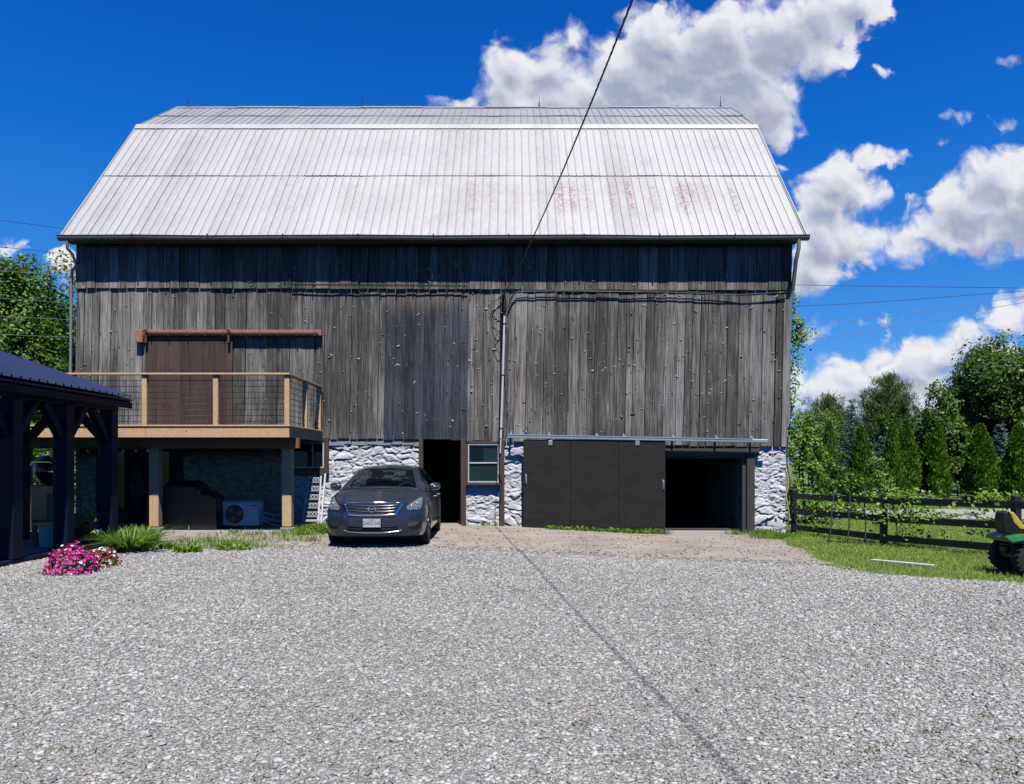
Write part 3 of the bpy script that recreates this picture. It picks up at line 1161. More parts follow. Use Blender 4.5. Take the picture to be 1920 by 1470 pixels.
def stone_field(x, z, seed):
    """relief of split field stones under whitewash: x, z arrays -> height in m"""
    n0 = fbm(x * 2.2, z * 2.2, seed + 50)
    n1 = fbm(x * 3.1 + 9, z * 4.5, seed + 60)
    wx = x + .13 * n0
    wz = z + .075 * n1
    eb, hb = cells(wx, wz, .40, .20, seed)
    es, hs_ = cells(wx + 3.3, wz, .17, .075, seed + 7)
    pick = sm(-.15, .25, vnoise(x * 1.3, z * 2.0, seed + 80))      # areas of small packing stones
    big = (1 - np.exp(-np.clip(eb, 0, 2) / .10)) * (.045 + .045 * hb)
    small = (1 - np.exp(-np.clip(es, 0, 2) / .14)) * (.030 + .028 * hs_)
    r = big * (1 - pick) + small * pick
    ledge = .012 * np.abs(fbm(x * 7, z * 26, seed + 90, 3))
    rough = .010 * fbm(x * 14, z * 20, seed + 95, 3)
    return np.clip(r, -.01, .12) - ledge + rough


def stone_wall(name, x0, x1, z0, ztop, y, mat, seed, step=0.022, relief=1.0, bumpo=None):
    xs = np.arange(x0, x1 + step / 2, step)
    zs = np.arange(z0, 2.42, step * .8)
    # snap opening edges onto the lattice
    X, Z = np.meshgrid(xs, zs)
    for (a, b, c, d) in OPEN:
        for e in (a, b):
            k = np.argmin(abs(xs - e))
            if abs(xs[k] - e) < step:
                X[:, k] = e
        for e in (c, d):
            k = np.argmin(abs(zs - e))
            if abs(zs[k] - e) < step:
                Z[k, :] = e
    H = stone_field(X, Z, seed) * relief
    Yv = y - H + 0.02
    top = np.array([ztop(v) for v in xs])
    Z = np.minimum(Z, top[None, :])
    v = np.stack([X, Yv, Z], -1).reshape(-1, 3)
    n = len(xs)
    i = np.arange(X.size).reshape(X.shape)
    f = np.stack([i[:-1, :-1], i[:-1, 1:], i[1:, 1:], i[1:, :-1]], -1).reshape(-1, 4)
    cx = X[:-1, :-1].ravel() * .5 + X[1:, 1:].ravel() * .5
    cz = Z[:-1, :-1].ravel() * .5 + Z[1:, 1:].ravel() * .5
    keep = (Z[1:, 1:] - Z[:-1, :-1]).ravel() > 1e-4
    for (a, b, c, d) in OPEN:
        keep &= ~((cx > a) & (cx < b) & (cz > c) & (cz < d))
    return np_mesh(name, v, f[keep], mat, barn, smooth=True)


stone_wall('stone_base', -5.9, 6.98, -0.4, lambda x: low_edge(x) + 0.12, YW + 0.075, M['stone'], 3, relief=0.62)
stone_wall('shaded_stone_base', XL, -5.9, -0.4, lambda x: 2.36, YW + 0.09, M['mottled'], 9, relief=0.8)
# smooth plastered band right under the boards
bd = MB()
rp = random.Random(2)
xx = -4.66
while xx < -2.32:
    w = rp.uniform(0.18, 0.4)
    x2 = min(xx + w, -2.32)
    bd.cbox(xx, x2 - 0.012, YW + 0.035, YW + 0.10, low_edge(xx) - 0.13 - rp.uniform(0, .05), low_edge(xx) + 0.1, 0.006)
    xx = x2
bd.build('sill_board', plain('grey_sill', (0.34, 0.345, 0.36), 0.8, var=0.4, scale=7), barn)
# thickness of the stone at the openings and the ends
for (a, b, c, d) in OPEN:
    rv = MB()
    zb = -0.4 if c < 0 else c
    dd = min(d, 2.33)
    rv.box(a - 0.07, a, YW + 0.14, YW + 0.55, zb, dd)
    rv.build('stone_reveal', M['rubble'], barn)
    rv = MB()
    rv.box(b, b + 0.07, YW + 0.14, YW + 0.55, zb, dd)
    if c > 0:
        rv.build('stone_reveal', M['rubble'], barn)
        rv = MB()
        rv.box(a, b, YW + 0.14, YW + 0.55, c - 0.3, c)
    rv.build('stone_reveal', M['rubble'], barn)
rs = MB()
for x in (XL, XR - 0.5):
    rs.box(x, x + 0.5, YW + 0.09, BACK_Y, -0.5, 2.1)
rs.box(XL + 0.5, XR - 0.5, BACK_Y - 0.5, BACK_Y, -0.5, 2.1)
rs.build('side_foundation', M['rubble'], barn)
# rough stone inside, seen at the right of the wide opening
xs_ = np.arange(YW + 0.45, YW + 4.0, 0.04)
zs_ = np.arange(-0.4, 2.3, 0.04)
_A, _B = np.meshgrid(xs_, zs_)
_h = stone_field(_A, _B, 31)
_i = np.arange(_A.size).reshape(_A.shape)
np_mesh('inner_stone_wall', np.stack([6.02 - _h * 1.3, _A, _B], -1).reshape(-1, 3),
        np.stack([_i[:-1, :-1], _i[1:, :-1], _i[1:, 1:], _i[:-1, 1:]], -1).reshape(-1, 4), M['rubble'], barn, smooth=True)
ir = MB()
ir.box(XL + 0.55, XR - 0.55, YW + 0.6, BACK_Y - 0.55, -0.36, -0.13)
ir.build('barn_floor', plain('barn_floor', (0.06, 0.055, 0.05), 0.95, var=0.4), barn)
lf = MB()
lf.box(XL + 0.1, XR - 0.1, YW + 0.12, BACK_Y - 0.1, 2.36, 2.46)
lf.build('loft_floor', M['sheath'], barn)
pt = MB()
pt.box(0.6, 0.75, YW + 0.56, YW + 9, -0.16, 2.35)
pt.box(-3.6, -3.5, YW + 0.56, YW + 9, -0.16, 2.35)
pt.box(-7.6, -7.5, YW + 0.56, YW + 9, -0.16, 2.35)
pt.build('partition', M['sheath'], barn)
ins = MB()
ins.box(-10.9, 0.59, YW + 3.2, YW + 3.3, -0.16, 2.35)  # dark wall extended as backing against daylight leaking through the rear boards
ins.build('leak_backing_wall', M['sheath'], barn)

# --- roof
def roof_plane(name, mat, y0, z0, y1, z1, x0, x1, seed, rib=0.212, thick=0.05):
    """ribbed sheet from the low edge (y0,z0) to the high edge (y1,z1)"""
    L = math.hypot(y1 - y0, z1 - z0)
    t = Vector((0, (y1 - y0) / L, (z1 - z0) / L))
    nrm = Vector((0, -t.z, t.y))
    if nrm.z < 0:
        nrm = -nrm
    r = random.Random(seed)
    segs = 8
    xs, hs = [], []
    x = x0
    k = 0
    while x < x1 - 0.02:
        h = 0.026 if k % 3 == 0 else 0.018
        for dx, hh in ((0, 0), (0.010, h), (0.024, h), (0.034, 0)):
            if x + dx < x1:
                xs.append(x + dx)
                hs.append(hh)
        xs.append(x + 0.115)
        hs.append(0.003)
        x += rib
        k += 1
    xs = [v for v in xs if v < x1] + [x1]
    hs = hs[:len(xs) - 1] + [0.0]
    vs = []
    for s in range(segs + 1):
        u = L * s / segs
        for a, h in zip(xs, hs):
            wob = 0.012 * mnoise.noise((a * 0.9, u * 0.8, seed)) + 0.006 * mnoise.noise((a * 3, u * 2, seed + 4))
            p = Vector((a, y0, z0)) + t * u + nrm * (h + wob)
            vs.append(p)
    n = len(xs)
    mb = MB()
    fs = []
    for s in range(segs):
        for q in range(n - 1):
            fs.append((s * n + q, s * n + q + 1, (s + 1) * n + q + 1, (s + 1) * n + q))
    mb.add(vs, fs)
    # underside deck
    for (a, b) in ((thick, thick + 0.03),):
        P = [Vector((x0 + 0.02, y0, z0)) + t * 0.02 - nrm * a, Vector((x1 - 0.02, y0, z0)) + t * 0.02 - nrm * a,
             Vector((x1 - 0.02, y1, z1)) - nrm * a, Vector((x0 + 0.02, y1, z1)) - nrm * a]
        Q = [p - nrm * (b - a) for p in P]
        mb.add(P + Q, [(0, 1, 2, 3), (7, 6, 5, 4), (0, 4, 5, 1), (1, 5, 6, 2), (2, 6, 7, 3), (3, 7, 4, 0)])
    return mb.build(name, mat, barn)


MY, MZ = (EAVE_Y + BRK_Y) / 2, (EAVE_Z + BRK_Z) / 2
off = 0.022
tl = Vector((0, BRK_Y - EAVE_Y, BRK_Z - EAVE_Z)).normalized()
nl = Vector((0, -tl.z, tl.y))
ov = 0.06
roof_plane('lower_roof_sheet', M['roof'], EAVE_Y, EAVE_Z, MY + tl.y * ov, MZ + tl.z * ov, RXL, RXR, 1)
roof_plane('lower_roof_sheet', M['roof'], MY + nl.y * off, MZ + nl.z * off, BRK_Y + nl.y * off, BRK_Z + nl.z * off, RXL, RXR, 2)
tu = Vector((0, RDG_Y - BRK_Y, RDG_Z - BRK_Z)).normalized()
nu = Vector((0, -tu.z, tu.y))
UY, UZ = (BRK_Y + RDG_Y) / 2, (BRK_Z + RDG_Z) / 2
roof_plane('upper_roof_sheet', M['roof_up'], BRK_Y + 0.02, BRK_Z + 0.035, UY + tu.y * ov, UZ + 0.02 + tu.z * ov, RXL, RXR, 3)
roof_plane('upper_roof_sheet', M['roof_up'], UY + nu.y * off, UZ + 0.02 + nu.z * off, RDG_Y, RDG_Z + 0.02, RXL, RXR, 4)
roof_plane('rear_roof_sheet', M['roof'], 2 * RDG_Y - EAVE_Y, EAVE_Z, 2 * RDG_Y - BRK_Y, BRK_Z, RXL, RXR, 5)
roof_plane('rear_roof_sheet', M['roof_up'], 2 * RDG_Y - BRK_Y, BRK_Z, RDG_Y, RDG_Z + 0.01, RXL, RXR, 6)
fl = MB()
nseg = 7
for k in range(nseg):
    a, b = RXL + (RXR - RXL) * k / nseg, RXL + (RXR - RXL) * (k + 1) / nseg - 0.004
    P = [Vector((a, BRK_Y, BRK_Z)) - tl * 0.20 + nl * 0.052, Vector((b, BRK_Y, BRK_Z)) - tl * 0.20 + nl * 0.052,
         Vector((b, BRK_Y, BRK_Z)) + nl * 0.06 + Vector((0, 0, .02)), Vector((a, BRK_Y, BRK_Z)) + nl * 0.06 + Vector((0, 0, .02))]
    Q = [P[3], P[2], Vector((b, BRK_Y + tu.y * .1, BRK_Z + tu.z * .1 + 0.065)), Vector((a, BRK_Y + tu.y * .1, BRK_Z + tu.z * .1 + 0.065))]
    fl.add(P, [(0, 1, 2, 3)])
    fl.add(Q, [(0, 1, 2, 3)])
fl.build('break_flashing', M['roof'], barn)
rc = MB()
for k in range(9):
    a, b = RXL + (RXR - RXL) * k / 9, RXL + (RXR - RXL) * (k + 1) / 9 - 0.005
    dz = 0.012 * (k % 2)
    rc.add([(a, RDG_Y - .16, RDG_Z - .05 + dz), (b, RDG_Y - .16, RDG_Z - .05 + dz), (b, RDG_Y, RDG_Z + .06 + dz), (a, RDG_Y, RDG_Z + .06 + dz), (b, RDG_Y + .16, RDG_Z - .05 + dz), (a, RDG_Y + .16, RDG_Z - .05 + dz)],
           [(0, 1, 2, 3), (3, 2, 4, 5)])
rc.build('ridge_cap', M['roof_up'], barn)
# bargeboards along the gable edges
for x in (RXL - 0.012, RXR - 0.012):
    bb = MB()
    for (p, q) in (((EAVE_Y, EAVE_Z), (BRK_Y, BRK_Z)), ((BRK_Y, BRK_Z), (RDG_Y, RDG_Z)), ((RDG_Y, RDG_Z), (2 * RDG_Y - BRK_Y, BRK_Z)), ((2 * RDG_Y - BRK_Y, BRK_Z), (2 * RDG_Y - EAVE_Y, EAVE_Z))):
        d = Vector((0, q[0] - p[0], q[1] - p[1])).normalized()
        u = Vector((0, -d.z, d.y))
        A, B = Vector((x, *p)), Vector((x, *q))
        P = [A + u * .035, B + u * .035, B - u * .11, A - u * .11]
        bb.add(P + [v + Vector((.024, 0, 0)) for v in P], [(0, 1, 2, 3), (7, 6, 5, 4), (0, 4, 5, 1), (1, 5, 6, 2), (2, 6, 7, 3), (3, 7, 4, 0)])
    bb.build('bargeboard', M['roof'], barn)
# soffit under the eave
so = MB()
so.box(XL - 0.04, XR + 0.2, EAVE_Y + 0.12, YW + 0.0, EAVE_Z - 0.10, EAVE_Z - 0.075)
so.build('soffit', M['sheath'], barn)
# gutter
gt = MB()
gprof = [(0.0, 0.0), (-0.012, 0.0), (-0.10, 0.012), (-0.125, 0.05), (-0.13, 0.095), (-0.145, 0.115), (-0.132, 0.122), (-0.118, 0.108), (-0.112, 0.05), (-0.09, 0.022), (-0.012, 0.012), (-0.012, 0.115), (0.0, 0.115)]
gsx = np.linspace(RXL - 0.06, RXR + 0.06, 11)
for k in range(10):
    a, b = gsx[k], gsx[k + 1] - 0.004
    sag = 0.012 * math.sin(k * 2.1)
    for (u, w, zz) in ((a, b, 0),):
        vs = [(u, EAVE_Y + .04 + p, EAVE_Z - 0.125 + q + sag) for p, q in gprof] + [(w, EAVE_Y + .04 + p, EAVE_Z - 0.125 + q + 0.012 * math.sin((k + 1) * 2.1)) for p, q in gprof]
        n = len(gprof)
        gt.add(vs, [tuple(range(n)), tuple(range(2 * n - 1, n - 1, -1))] + [(i, i + n, (i + 1) % n + n, (i + 1) % n) for i in range(n)])
gut = gt.build('gutter', M['gutter'], barn)
for k in range(1, 10):
    h = MB()
    h.cbox(gsx[k] - 0.016, gsx[k] + 0.016, EAVE_Y - 0.112, EAVE_Y - 0.10, EAVE_Z - 0.12, EAVE_Z + 0.025, 0.004)
    h.build('gutter_joint', M['iron'], gut)
# downspouts
def spout(pts, r):
    m = MB()
    m.tube(pts, r, 10)
    return m.build('downspout', M['spout'], barn, smooth=50)


xl = lean(XL, 6)
spout([(RXL + .16, EAVE_Y - .02, EAVE_Z - .10), (RXL + .16, EAVE_Y - .02, EAVE_Z - .22), (RXL + .155, EAVE_Y, EAVE_Z - .32), (RXL + .20, EAVE_Y + .14, EAVE_Z - .42), (XL + .08, YW - .02, EAVE_Z - .62),
       (XL - .0, YW - .06, EAVE_Z - .78), (XL - .02, YW - .06, EAVE_Z - 1.0), (XL - .045, YW - .06, 4.0), (XL - .05, YW - .06, 0.1)], 0.036)
spout([(RXR - .20, EAVE_Y - .02, EAVE_Z - .10), (RXR - .20, EAVE_Y - .02, EAVE_Z - .30), (RXR - .24, EAVE_Y + .06, EAVE_Z - .6), (XR + .14, YW - .04, EAVE_Z - 1.2),
       (XR + .10, YW + .02, EAVE_Z - 1.5), (XR + .06, YW + .05, 4.5), (XR + .05, YW + .05, 2.6)], 0.05)
# lightning rods on the ridge
for px in (353, 679, 1011, 1351):
    x = (px - 960) / F * RDG_Y
    m = MB()
    m.tube([(x, RDG_Y, RDG_Z + .04), (x, RDG_Y, RDG_Z + .42)], [0.012, 0.006], 6)
    m.lathe([(0.045, 0), (0.03, .05), (0.02, .07), (0.014, .09)], (x, RDG_Y, RDG_Z + .05), n=8)
    m.lathe([(0.001, -.03), (0.022, -.012), (0.022, .012), (0.001, .03)], (x, RDG_Y, RDG_Z + .17), n=8)
    m.build('lightning_rod', M['iron'], barn, smooth=True)

# --- old door rail over the loft door
m = MB()
za = ray(0, 537, YW)[2]
x0, x1 = ray(549, 0, YW)[0], ray(878, 0, YW)[0]
m.beam((x0, YW - 0.115, za + .02), (x1, YW - 0.115, za - 0.02), 0.012, 0.035)
m.build('loft_door_rail', M['iron'], barn)
for k in range(11):
    x = x0 + 0.1 + (x1 - x0 - 0.2) * k / 10
    b = MB()
    b.beam((x, YW - 0.10, za + .05), (x, YW - 0.10, za - 0.13), 0.02, 0.022, up=(0, 1, 0))
    b.beam((x, YW - 0.10, za - .12), (x, YW - 0.03, za - 0.12), 0.02, 0.02)
    b.build('rail_bracket', M['iron'], barn)

# --- brown sliding door on the deck
bx0, bx1 = -9.28, -7.07
m = MB()
rr = random.Random(5)
xx = bx0
while xx < bx1 - 0.02:
    w = min(rr.uniform(0.26, 0.31), bx1 - xx)
    dy = rr.uniform(-.002, .002)
    m.cbox(xx + .002, xx + w - .002, YW - 0.085 + dy, YW - 0.05, 2.44, 4.80, 0.004)
    xx += w
bdoor = m.build('sliding_loft_door', M['brown_paint'], barn)
tag(bdoor, 'brown painted plank door behind the deck railing')
m = MB()
m.cbox(-9.30, ray(603, 0, YW - .1)[0], YW - 0.14, YW - 0.03, 4.815, 4.955, 0.006)
m.cbox(-9.50, -9.31, YW - 0.16, YW - 0.03, 4.64, 4.965, 0.008)
m.build('track_board', M['track_wood'], barn)
m = MB()
m.beam((-9.25, YW - 0.165, 4.875), (ray(600, 0, YW)[0], YW - 0.165, 4.865), 0.02, 0.032)
trk = m.build('door_track', M['rust'], barn)
for k in range(10):
    x = -9.1 + k * 0.46
    b = MB()
    b.beam((x, YW - .185, 4.80), (x, YW - .185, 4.90), .022, .014, up=(0, 1, 0))
    b.build('track_bracket', M['rust'], trk)
for x in (-9.21, -7.13):
    b = MB()
    b.beam((x, YW - .19, 4.93), (x, YW - .19, 4.62), .06, .02, up=(0, 1, 0))
    b.lathe([(0.0, -.02), (.05, -.02), (.05, .02), (0.0, .02)], (x, YW - .20, 4.91), axis='Y', n=14)
    b.build('door_hanger', M['rust'], bdoor)

# --- big black sliding door and its galvanised track
dx0, dx1 = 0.285, 3.86
m = MB()
dws = [dx0, dx0 + 1.19, dx0 + 2.40, dx1]
for a_, b_ in zip(dws[:-1], dws[1:]):
    m.cbox(a_, b_ - .004, YW - 0.20, YW - 0.165, -0.155, 2.19, 0.004)
m.box(dx0 + .01, dx1 - .01, YW - 0.165, YW - 0.14, -0.15, 2.18)
m.cbox(dx0 + 1.9, dx1 - 0.01, YW - 0.204, YW - 0.199, -0.02, 0.03, 0.001)
gdoor = m.build('sliding_barn_door', M['darkpanel'], barn)
tag(gdoor, 'wide black plywood sliding door')
for x, zc in ((ray(986, 0, YW)[0], 1.2), (ray(1241, 0, YW)[0], 1.06)):
    h = MB()
    h.tube([(x, YW - .205, zc + .10), (x, YW - .245, zc + .08), (x, YW - .25, zc), (x, YW - .245, zc - .08), (x, YW - .205, zc - .10)], .011, 8)
    h.box(x - .02, x + .02, YW - .208, YW - .20, zc - .12, zc + .12)
    h.build('handle', M['galv'], gdoor, smooth=True)
m = MB()
ta, tb = ray(950, 818, YW - .2), ray(1440, 827, YW - .2)
m.beam(ta, tb, 0.06, 0.085, c=0.012)
m.beam(ta + Vector((0, -.035, .045)), tb + Vector((-.4, -.035, .045)), 0.012, 0.022)
gtr = m.build('galvanised_track', M['galv'], barn)
for px in (958, 1030, 1120, 1171, 1264, 1345, 1412):
    t_ = (px - 950) / 490
    p = ta.lerp(tb, t_)
    b = MB()
    b.cbox(p.x - .028, p.x + .028, YW - .17, YW - .035, p.z + .03, p.z + .075, .004)
    b.cbox(p.x - .02, p.x + .02, YW - .045, YW - .03, p.z + .03, p.z + .12, .004)
    b.build('track_bracket', M['galv'], gtr)
for px in (1032, 1195):
    x = ray(px, 0, YW - .2)[0]
    b = MB()
    b.cbox(x - .05, x + .05, YW - .222, YW - .200, 2.04, 2.17, .005)
    b.lathe([(0.0, -.012), (.016, -.012), (.016, .0)], (x, YW - .222, 2.09), axis='Y', n=8)
    b.lathe([(0.0, -.012), (.016, -.012), (.016, .0)], (x, YW - .222, 2.13), axis='Y', n=8)
    b.build('door_hanger', M['galv'], gdoor)
# frame of the wide opening
m = MB()
m.cbox(3.75, 6.28, YW - 0.02, YW + 0.16, 1.78, 1.96, 0.01)
m.cbox(5.96, 6.16, YW - 0.03, YW + 0.16, -0.25, 1.775, 0.01)
m.cbox(5.86, 5.955, YW + 0.05, YW + 0.16, -0.25, 1.775, 0.006)
m.cbox(3.75, 6.0, YW + 0.02, YW + 0.14, 1.72, 1.776, 0.006)
m.build('opening_frame', plain('grey_timber', (0.055, 0.052, 0.05), 0.8, var=0.4, scale=6, bump=0.3), barn)
m = MB()
xx = 3.76
while xx < 6.3:
    w = rr.uniform(0.2, 0.34)
    m.cbox(xx, min(xx + w, 6.32) - .01, YW + 0.045, YW + 0.075, 1.955, 2.30, 0.004)
    xx += w
m.build('header_boards', plain('red_brown_header', (0.13, 0.075, 0.055), 0.85, var=0.6, scale=7), barn)
m = MB()
m.cbox(6.0, 6.9, YW - .08, YW + .2, -0.22, -0.14, 0.02)
m.build('sill_stone', M['concrete'], barn)
m = MB()
m.cbox(1.9, 6.1, YW - .02, YW + .6, -0.26, -0.165, 0.01)
m.build('threshold', M['concrete'], barn)
m = MB()
m.cbox(-2.25, -1.25, YW - .06, YW + .5, -0.03, 0.025, 0.01)
m.build('threshold', M['concrete'], barn)

# --- walk-in door opening
m = MB()
m.cbox(-2.36, -2.26, YW - 0.045, YW + 0.2, -0.02, 2.20, 0.006)
m.cbox(-1.30, -1.17, YW - 0.05, YW + 0.2, -0.02, 2.20, 0.006)
m.cbox(-2.40, -1.10, YW + 0.034, YW + 0.2, 2.205, 2.27, 0.006)
m.build('door_frame', M['trim_brown'], barn)
m = MB()
m.cbox(-0.31, -0.19, YW - 0.06, YW + 0.04, -0.02, 2.18, 0.008)
m.build('corner_post', M['trim_brown'], barn)
# window beside the door
def window(x0, x1, z0, z1, vert=None, horiz=None, y=YW - 0.02, fw=0.035, mat=None, trim=None):
    m = MB()
    f = fw
    m.cbox(x0, x1, y, y + .06, z0, z0 + f, .004)
    m.cbox(x0, x1, y, y + .06, z1 - f, z1, .004)
    m.cbox(x0, x0 + f, y, y + .06, z0 + f, z1 - f, .004)
    m.cbox(x1 - f, x1, y, y + .06, z0 + f, z1 - f, .004)
    if vert is not None:
        m.cbox(vert - .02, vert + .02, y + .005, y + .055, z0 + f, z1 - f, .004)
    if horiz is not None:
        m.cbox(x0 + f, x1 - f, y + .005, y + .055, horiz - .018, horiz + .018, .004)
    w = m.build('window', mat or M['whiteframe'], barn)
    p = MB()
    p.box(x0 + f, x1 - f, y + .03, y + .036, z0 + f, z1 - f)
    return w, p


def glass_mat(name, tint, mixf, spec=.7):
    m, N, p, o = newmat(name)
    p.inputs['Base Color'].default_value = (*tint, 1)
    p.inputs['Roughness'].default_value = 0.03
    p.inputs['Specular IOR Level'].default_value = spec
    N.link(N.bump(N.noise(N.objco(), 2.2, 2.0), 0.05, 0.02), p.inputs['Normal'])
    t = N.n('ShaderNodeBsdfTransparent')
    t.inputs[0].default_value = (0.55, 0.66, 0.66, 1)
    mx = N.n('ShaderNodeMixShader')
    mx.inputs[0].default_value = mixf
    N.link(p.outputs[0], mx.inputs[1])
    N.link(t.outputs[0], mx.inputs[2])
    N.link(mx.outputs[0], o.inputs[0])
    return m


M['pane'] = glass_mat('old_pane', (0.02, 0.035, 0.04), 0.72)
M['pane_dark'] = glass_mat('dark_pane', (0.008, 0.014, 0.018), 0.2, .3)
w, p = window(-1.12, -0.335, 1.10, 2.085, horiz=1.60)
p.build('pane', M['pane'], w)
c = MB()
c.box(-1.08, -0.375, YW + .022, YW + .03, 1.14, 1.58)
c.box(-0.72, -0.375, YW + .022, YW + .03, 1.62, 2.04)
c.build('window_blind', plain('pale_blind', (0.50, 0.62, 0.63), 0.9, var=0.35, scale=4), w)
m = MB()
m.cbox(-1.17, -1.125, YW - 0.03, YW + 0.05, 1.03, 2.15, .004)
m.cbox(-1.17, -0.32, YW - 0.03, YW + 0.05, 2.09, 2.15, .004)
m.cbox(-1.17, -0.32, YW - 0.05, YW + 0.05, 1.035, 1.095, .006)
m.build('window_casing', M['trim_brown'], barn)
# low window beside the deck post
w, p = window(-5.72, -4.77, 1.47, 2.12, vert=-5.06)
p.build('pane', M['pane_dark'], w)
m = MB()
m.cbox(-4.76, -4.655, YW - .03, YW + .05, 1.32, 2.2, .006)
m.cbox(-5.74, -4.765, YW - .04, YW + .05, 1.28, 1.46, .006)
m.cbox(-5.74, -4.765, YW - .03, YW + .05, 2.125, 2.2, .006)
m.build('window_casing', M['trim_brown'], barn)
# patio doors under the deck
m = MB()
for (a, b) in ((-10.55, -10.43), (-9.50, -9.38), (-8.50, -8.38)):
    m.cbox(a, b, YW + .0, YW + .12, 0.02, 2.1, .006)
m.cbox(-10.55, -8.38, YW + .0, YW + .12, 2.105, 2.2, .006)
fr = m.build('patio_door_frame', M['navy'], barn)
for (a, b) in ((-10.425, -9.505), (-9.375, -8.505)):
    m = MB()
    m.cbox(a, a + .22, YW + .03, YW + .09, .03, 2.09, .006)
    m.cbox(b - .22, b, YW + .03, YW + .09, .03, 2.09, .006)
    m.cbox(a + .22, b - .22, YW + .03, YW + .09, .03, .36, .006)
    m.cbox(a + .22, b - .22, YW + .03, YW + .09, 1.92, 2.09, .006)
    d = m.build('patio_door', M['navy'], barn)
    m = MB()
    m.box(a + .22, b - .22, YW + .055, YW + .062, .36, 1.92)
    m.build('pane', M['pane_dark'], d)
    m = MB()
    m.tube([(b - .1, YW + .03, 1.0), (b - .1, YW - .03, 1.0), (b - .2, YW - .035, 1.0)], .012, 8)
    m.build('handle', M['galv'], d, smooth=True)
# white conduit, cables and the service mast head
m = MB()
a, b, c_ = ray(946, 584, YW - .09), ray(943, 700, YW - .09), ray(939, 822, YW - .09)
m.tube([a, b, c_], .03, 10)
m.tube([c_, ray(938, 850, YW - .09)], .02, 8)
cd = m.build('conduit', M['pvc'], barn, smooth=50)
for py in (607, 703, 803):
    q = ray(943.5 - (py - 700) * .03, py, YW - .09)
    k = MB()
    k.cbox(q.x - .055, q.x + .055, q.y - .035, q.y + .06, q.z - .012, q.z + .012, .003)
    k.build('conduit_clip', M['iron'], cd)
m = MB()
h0 = ray(946, 584, YW - .12)
m.lathe([(.03, -.05), (.05, 0), (.055, .12), (.05, .26), (.03, .36), (.012, .42)], h0, n=10)
m.tube([h0 + Vector((0, 0, .35)), h0 + Vector((-.02, -.08, .42)), h0 + Vector((-.03, -.16, .38))], .03, 8)
m.build('service_head', M['iron'], barn, smooth=True)


def smooth_path(pts, n=10):
    """Catmull-Rom through points"""
    P = [Vector(p) for p in pts]
    P = [P[0] * 2 - P[1]] + P + [P[-1] * 2 - P[-2]]
    res = []
    for i in range(1, len(P) - 2):
        for k in range(n):
            t = k / n
            res.append(0.5 * ((2 * P[i]) + (P[i + 1] - P[i - 1]) * t + (2 * P[i - 1] - 5 * P[i] + 4 * P[i + 1] - P[i + 2]) * t * t + (3 * P[i] - P[i - 1] - 3 * P[i + 1] + P[i + 2]) * t ** 3))
    res.append(P[-2])
    return res


def wall_cable(pts, r, mat, d=.10, n=8):
    m = MB()
    m.tube(smooth_path([ray(x, y, YW - d) for x, y in pts], n), r, 6)
    return m.build('wall_cable', mat, barn, smooth='all')


wall_cable([(952, 578), (958, 562), (966, 550), (985, 547), (1060, 546), (1150, 547), (1240, 548), (1300, 550), (1360, 553), (1420, 551), (1476, 548)], .014, M['cable'])
wall_cable([(953, 572), (962, 553), (980, 545), (1060, 544), (1160, 546), (1250, 545), (1330, 549), (1400, 554), (1478, 546)], .009, M['cable'], .085)
wall_cable([(945, 548), (932, 562), (924, 574), (932, 582), (940, 586), (945, 586)], .011, M['wirepale'])
wall_cable([(944, 553), (936, 560), (922, 569), (922, 590), (926, 612), (934, 622), (938, 612), (939, 560)], .008, M['cable'])
wall_cable([(939, 600), (939, 618), (930, 630), (928, 645), (934, 660), (940, 656), (941, 640)], .008, M['cable'])
wall_cable([(939, 545), (939, 640), (938, 760), (936, 830), (937, 900)], .011, M['cable'], .07)
wall_cable([(946, 702), (951, 745), (953, 775), (950, 805), (947, 822)], .008, M['wirepale'], .08)
wall_cable([(935, 878), (937, 890), (941, 905), (940, 925), (938, 940)], .009, M['cable'], .10)
wall_cable([(132, 458), (134, 500), (139, 530), (145, 560), (146, 640), (147, 700)], .007, M['cable'], .12)

# ------------------------------------------------------------------ deck
deck = thing('deck', 'new lumber balcony deck with cable railing on the front of the barn', 'deck')
DF, DXR, DXL = 16.55, -4.80, -12.5
DZ = 2.42
m = MB()
r3 = random.Random(9)
y = DF - 0.02
while y < YW - 0.1:
    m.cbox(DXL, DXR + .02, y, min(y + .135, YW - .06), DZ - .035, DZ, .005)
    y += .14
m.build('floor_boards', M['cedar'], deck)
m = MB()
xs = [DXL, -10.2, -8.95, -7.9, DXR]
for a, b in zip(xs[:-1], xs[1:]):
    m.cbox(a, b - .004, DF, DF + .04, 2.15, DZ - .038, .004)
m.build('fascia', M['cedar'], deck)
m = MB()
m.cbox(DXR - .045, DXR - .005, DF + .042, YW - .06, 2.15, DZ - .038, .004)
m.build('fascia', M['cedar'], deck)
m = MB()
for x in np.arange(DXL + .2, DXR - .1, .41):
    m.cbox(x, x + .04, DF + .045, YW - .07, 2.16, DZ - .037, .003)
m.build('joists', M['cedar_dk'], deck)
m = MB()
m.cbox(DXL, -8.0, 17.08, 17.16, 1.925, 2.157, .005)
m.cbox(-7.995, -4.77, 17.085, 17.16, 1.925, 2.157, .005)
m.cbox(-4.768, -4.74, 17.07, 17.2, 1.93, 2.15, .003)
m.build('beam', M['cedar_dk'], deck)
for px in (287.5, 537):
    x = ray(px, 0, 17.15)[0]
    m = MB()
    m.cbox(x - .105, x + .105, 17.165, 17.365, gz(x, 17.2) + .12, 2.157, .01)
    p = m.build('support_post', M['cedar'], deck)
    m = MB()
    m.cbox(x - .14, x + .14, 17.13, 17.40, gz(x, 17.2) - .05, gz(x, 17.2) + .105, .015)
    m.build('pier', M['concrete'], deck)
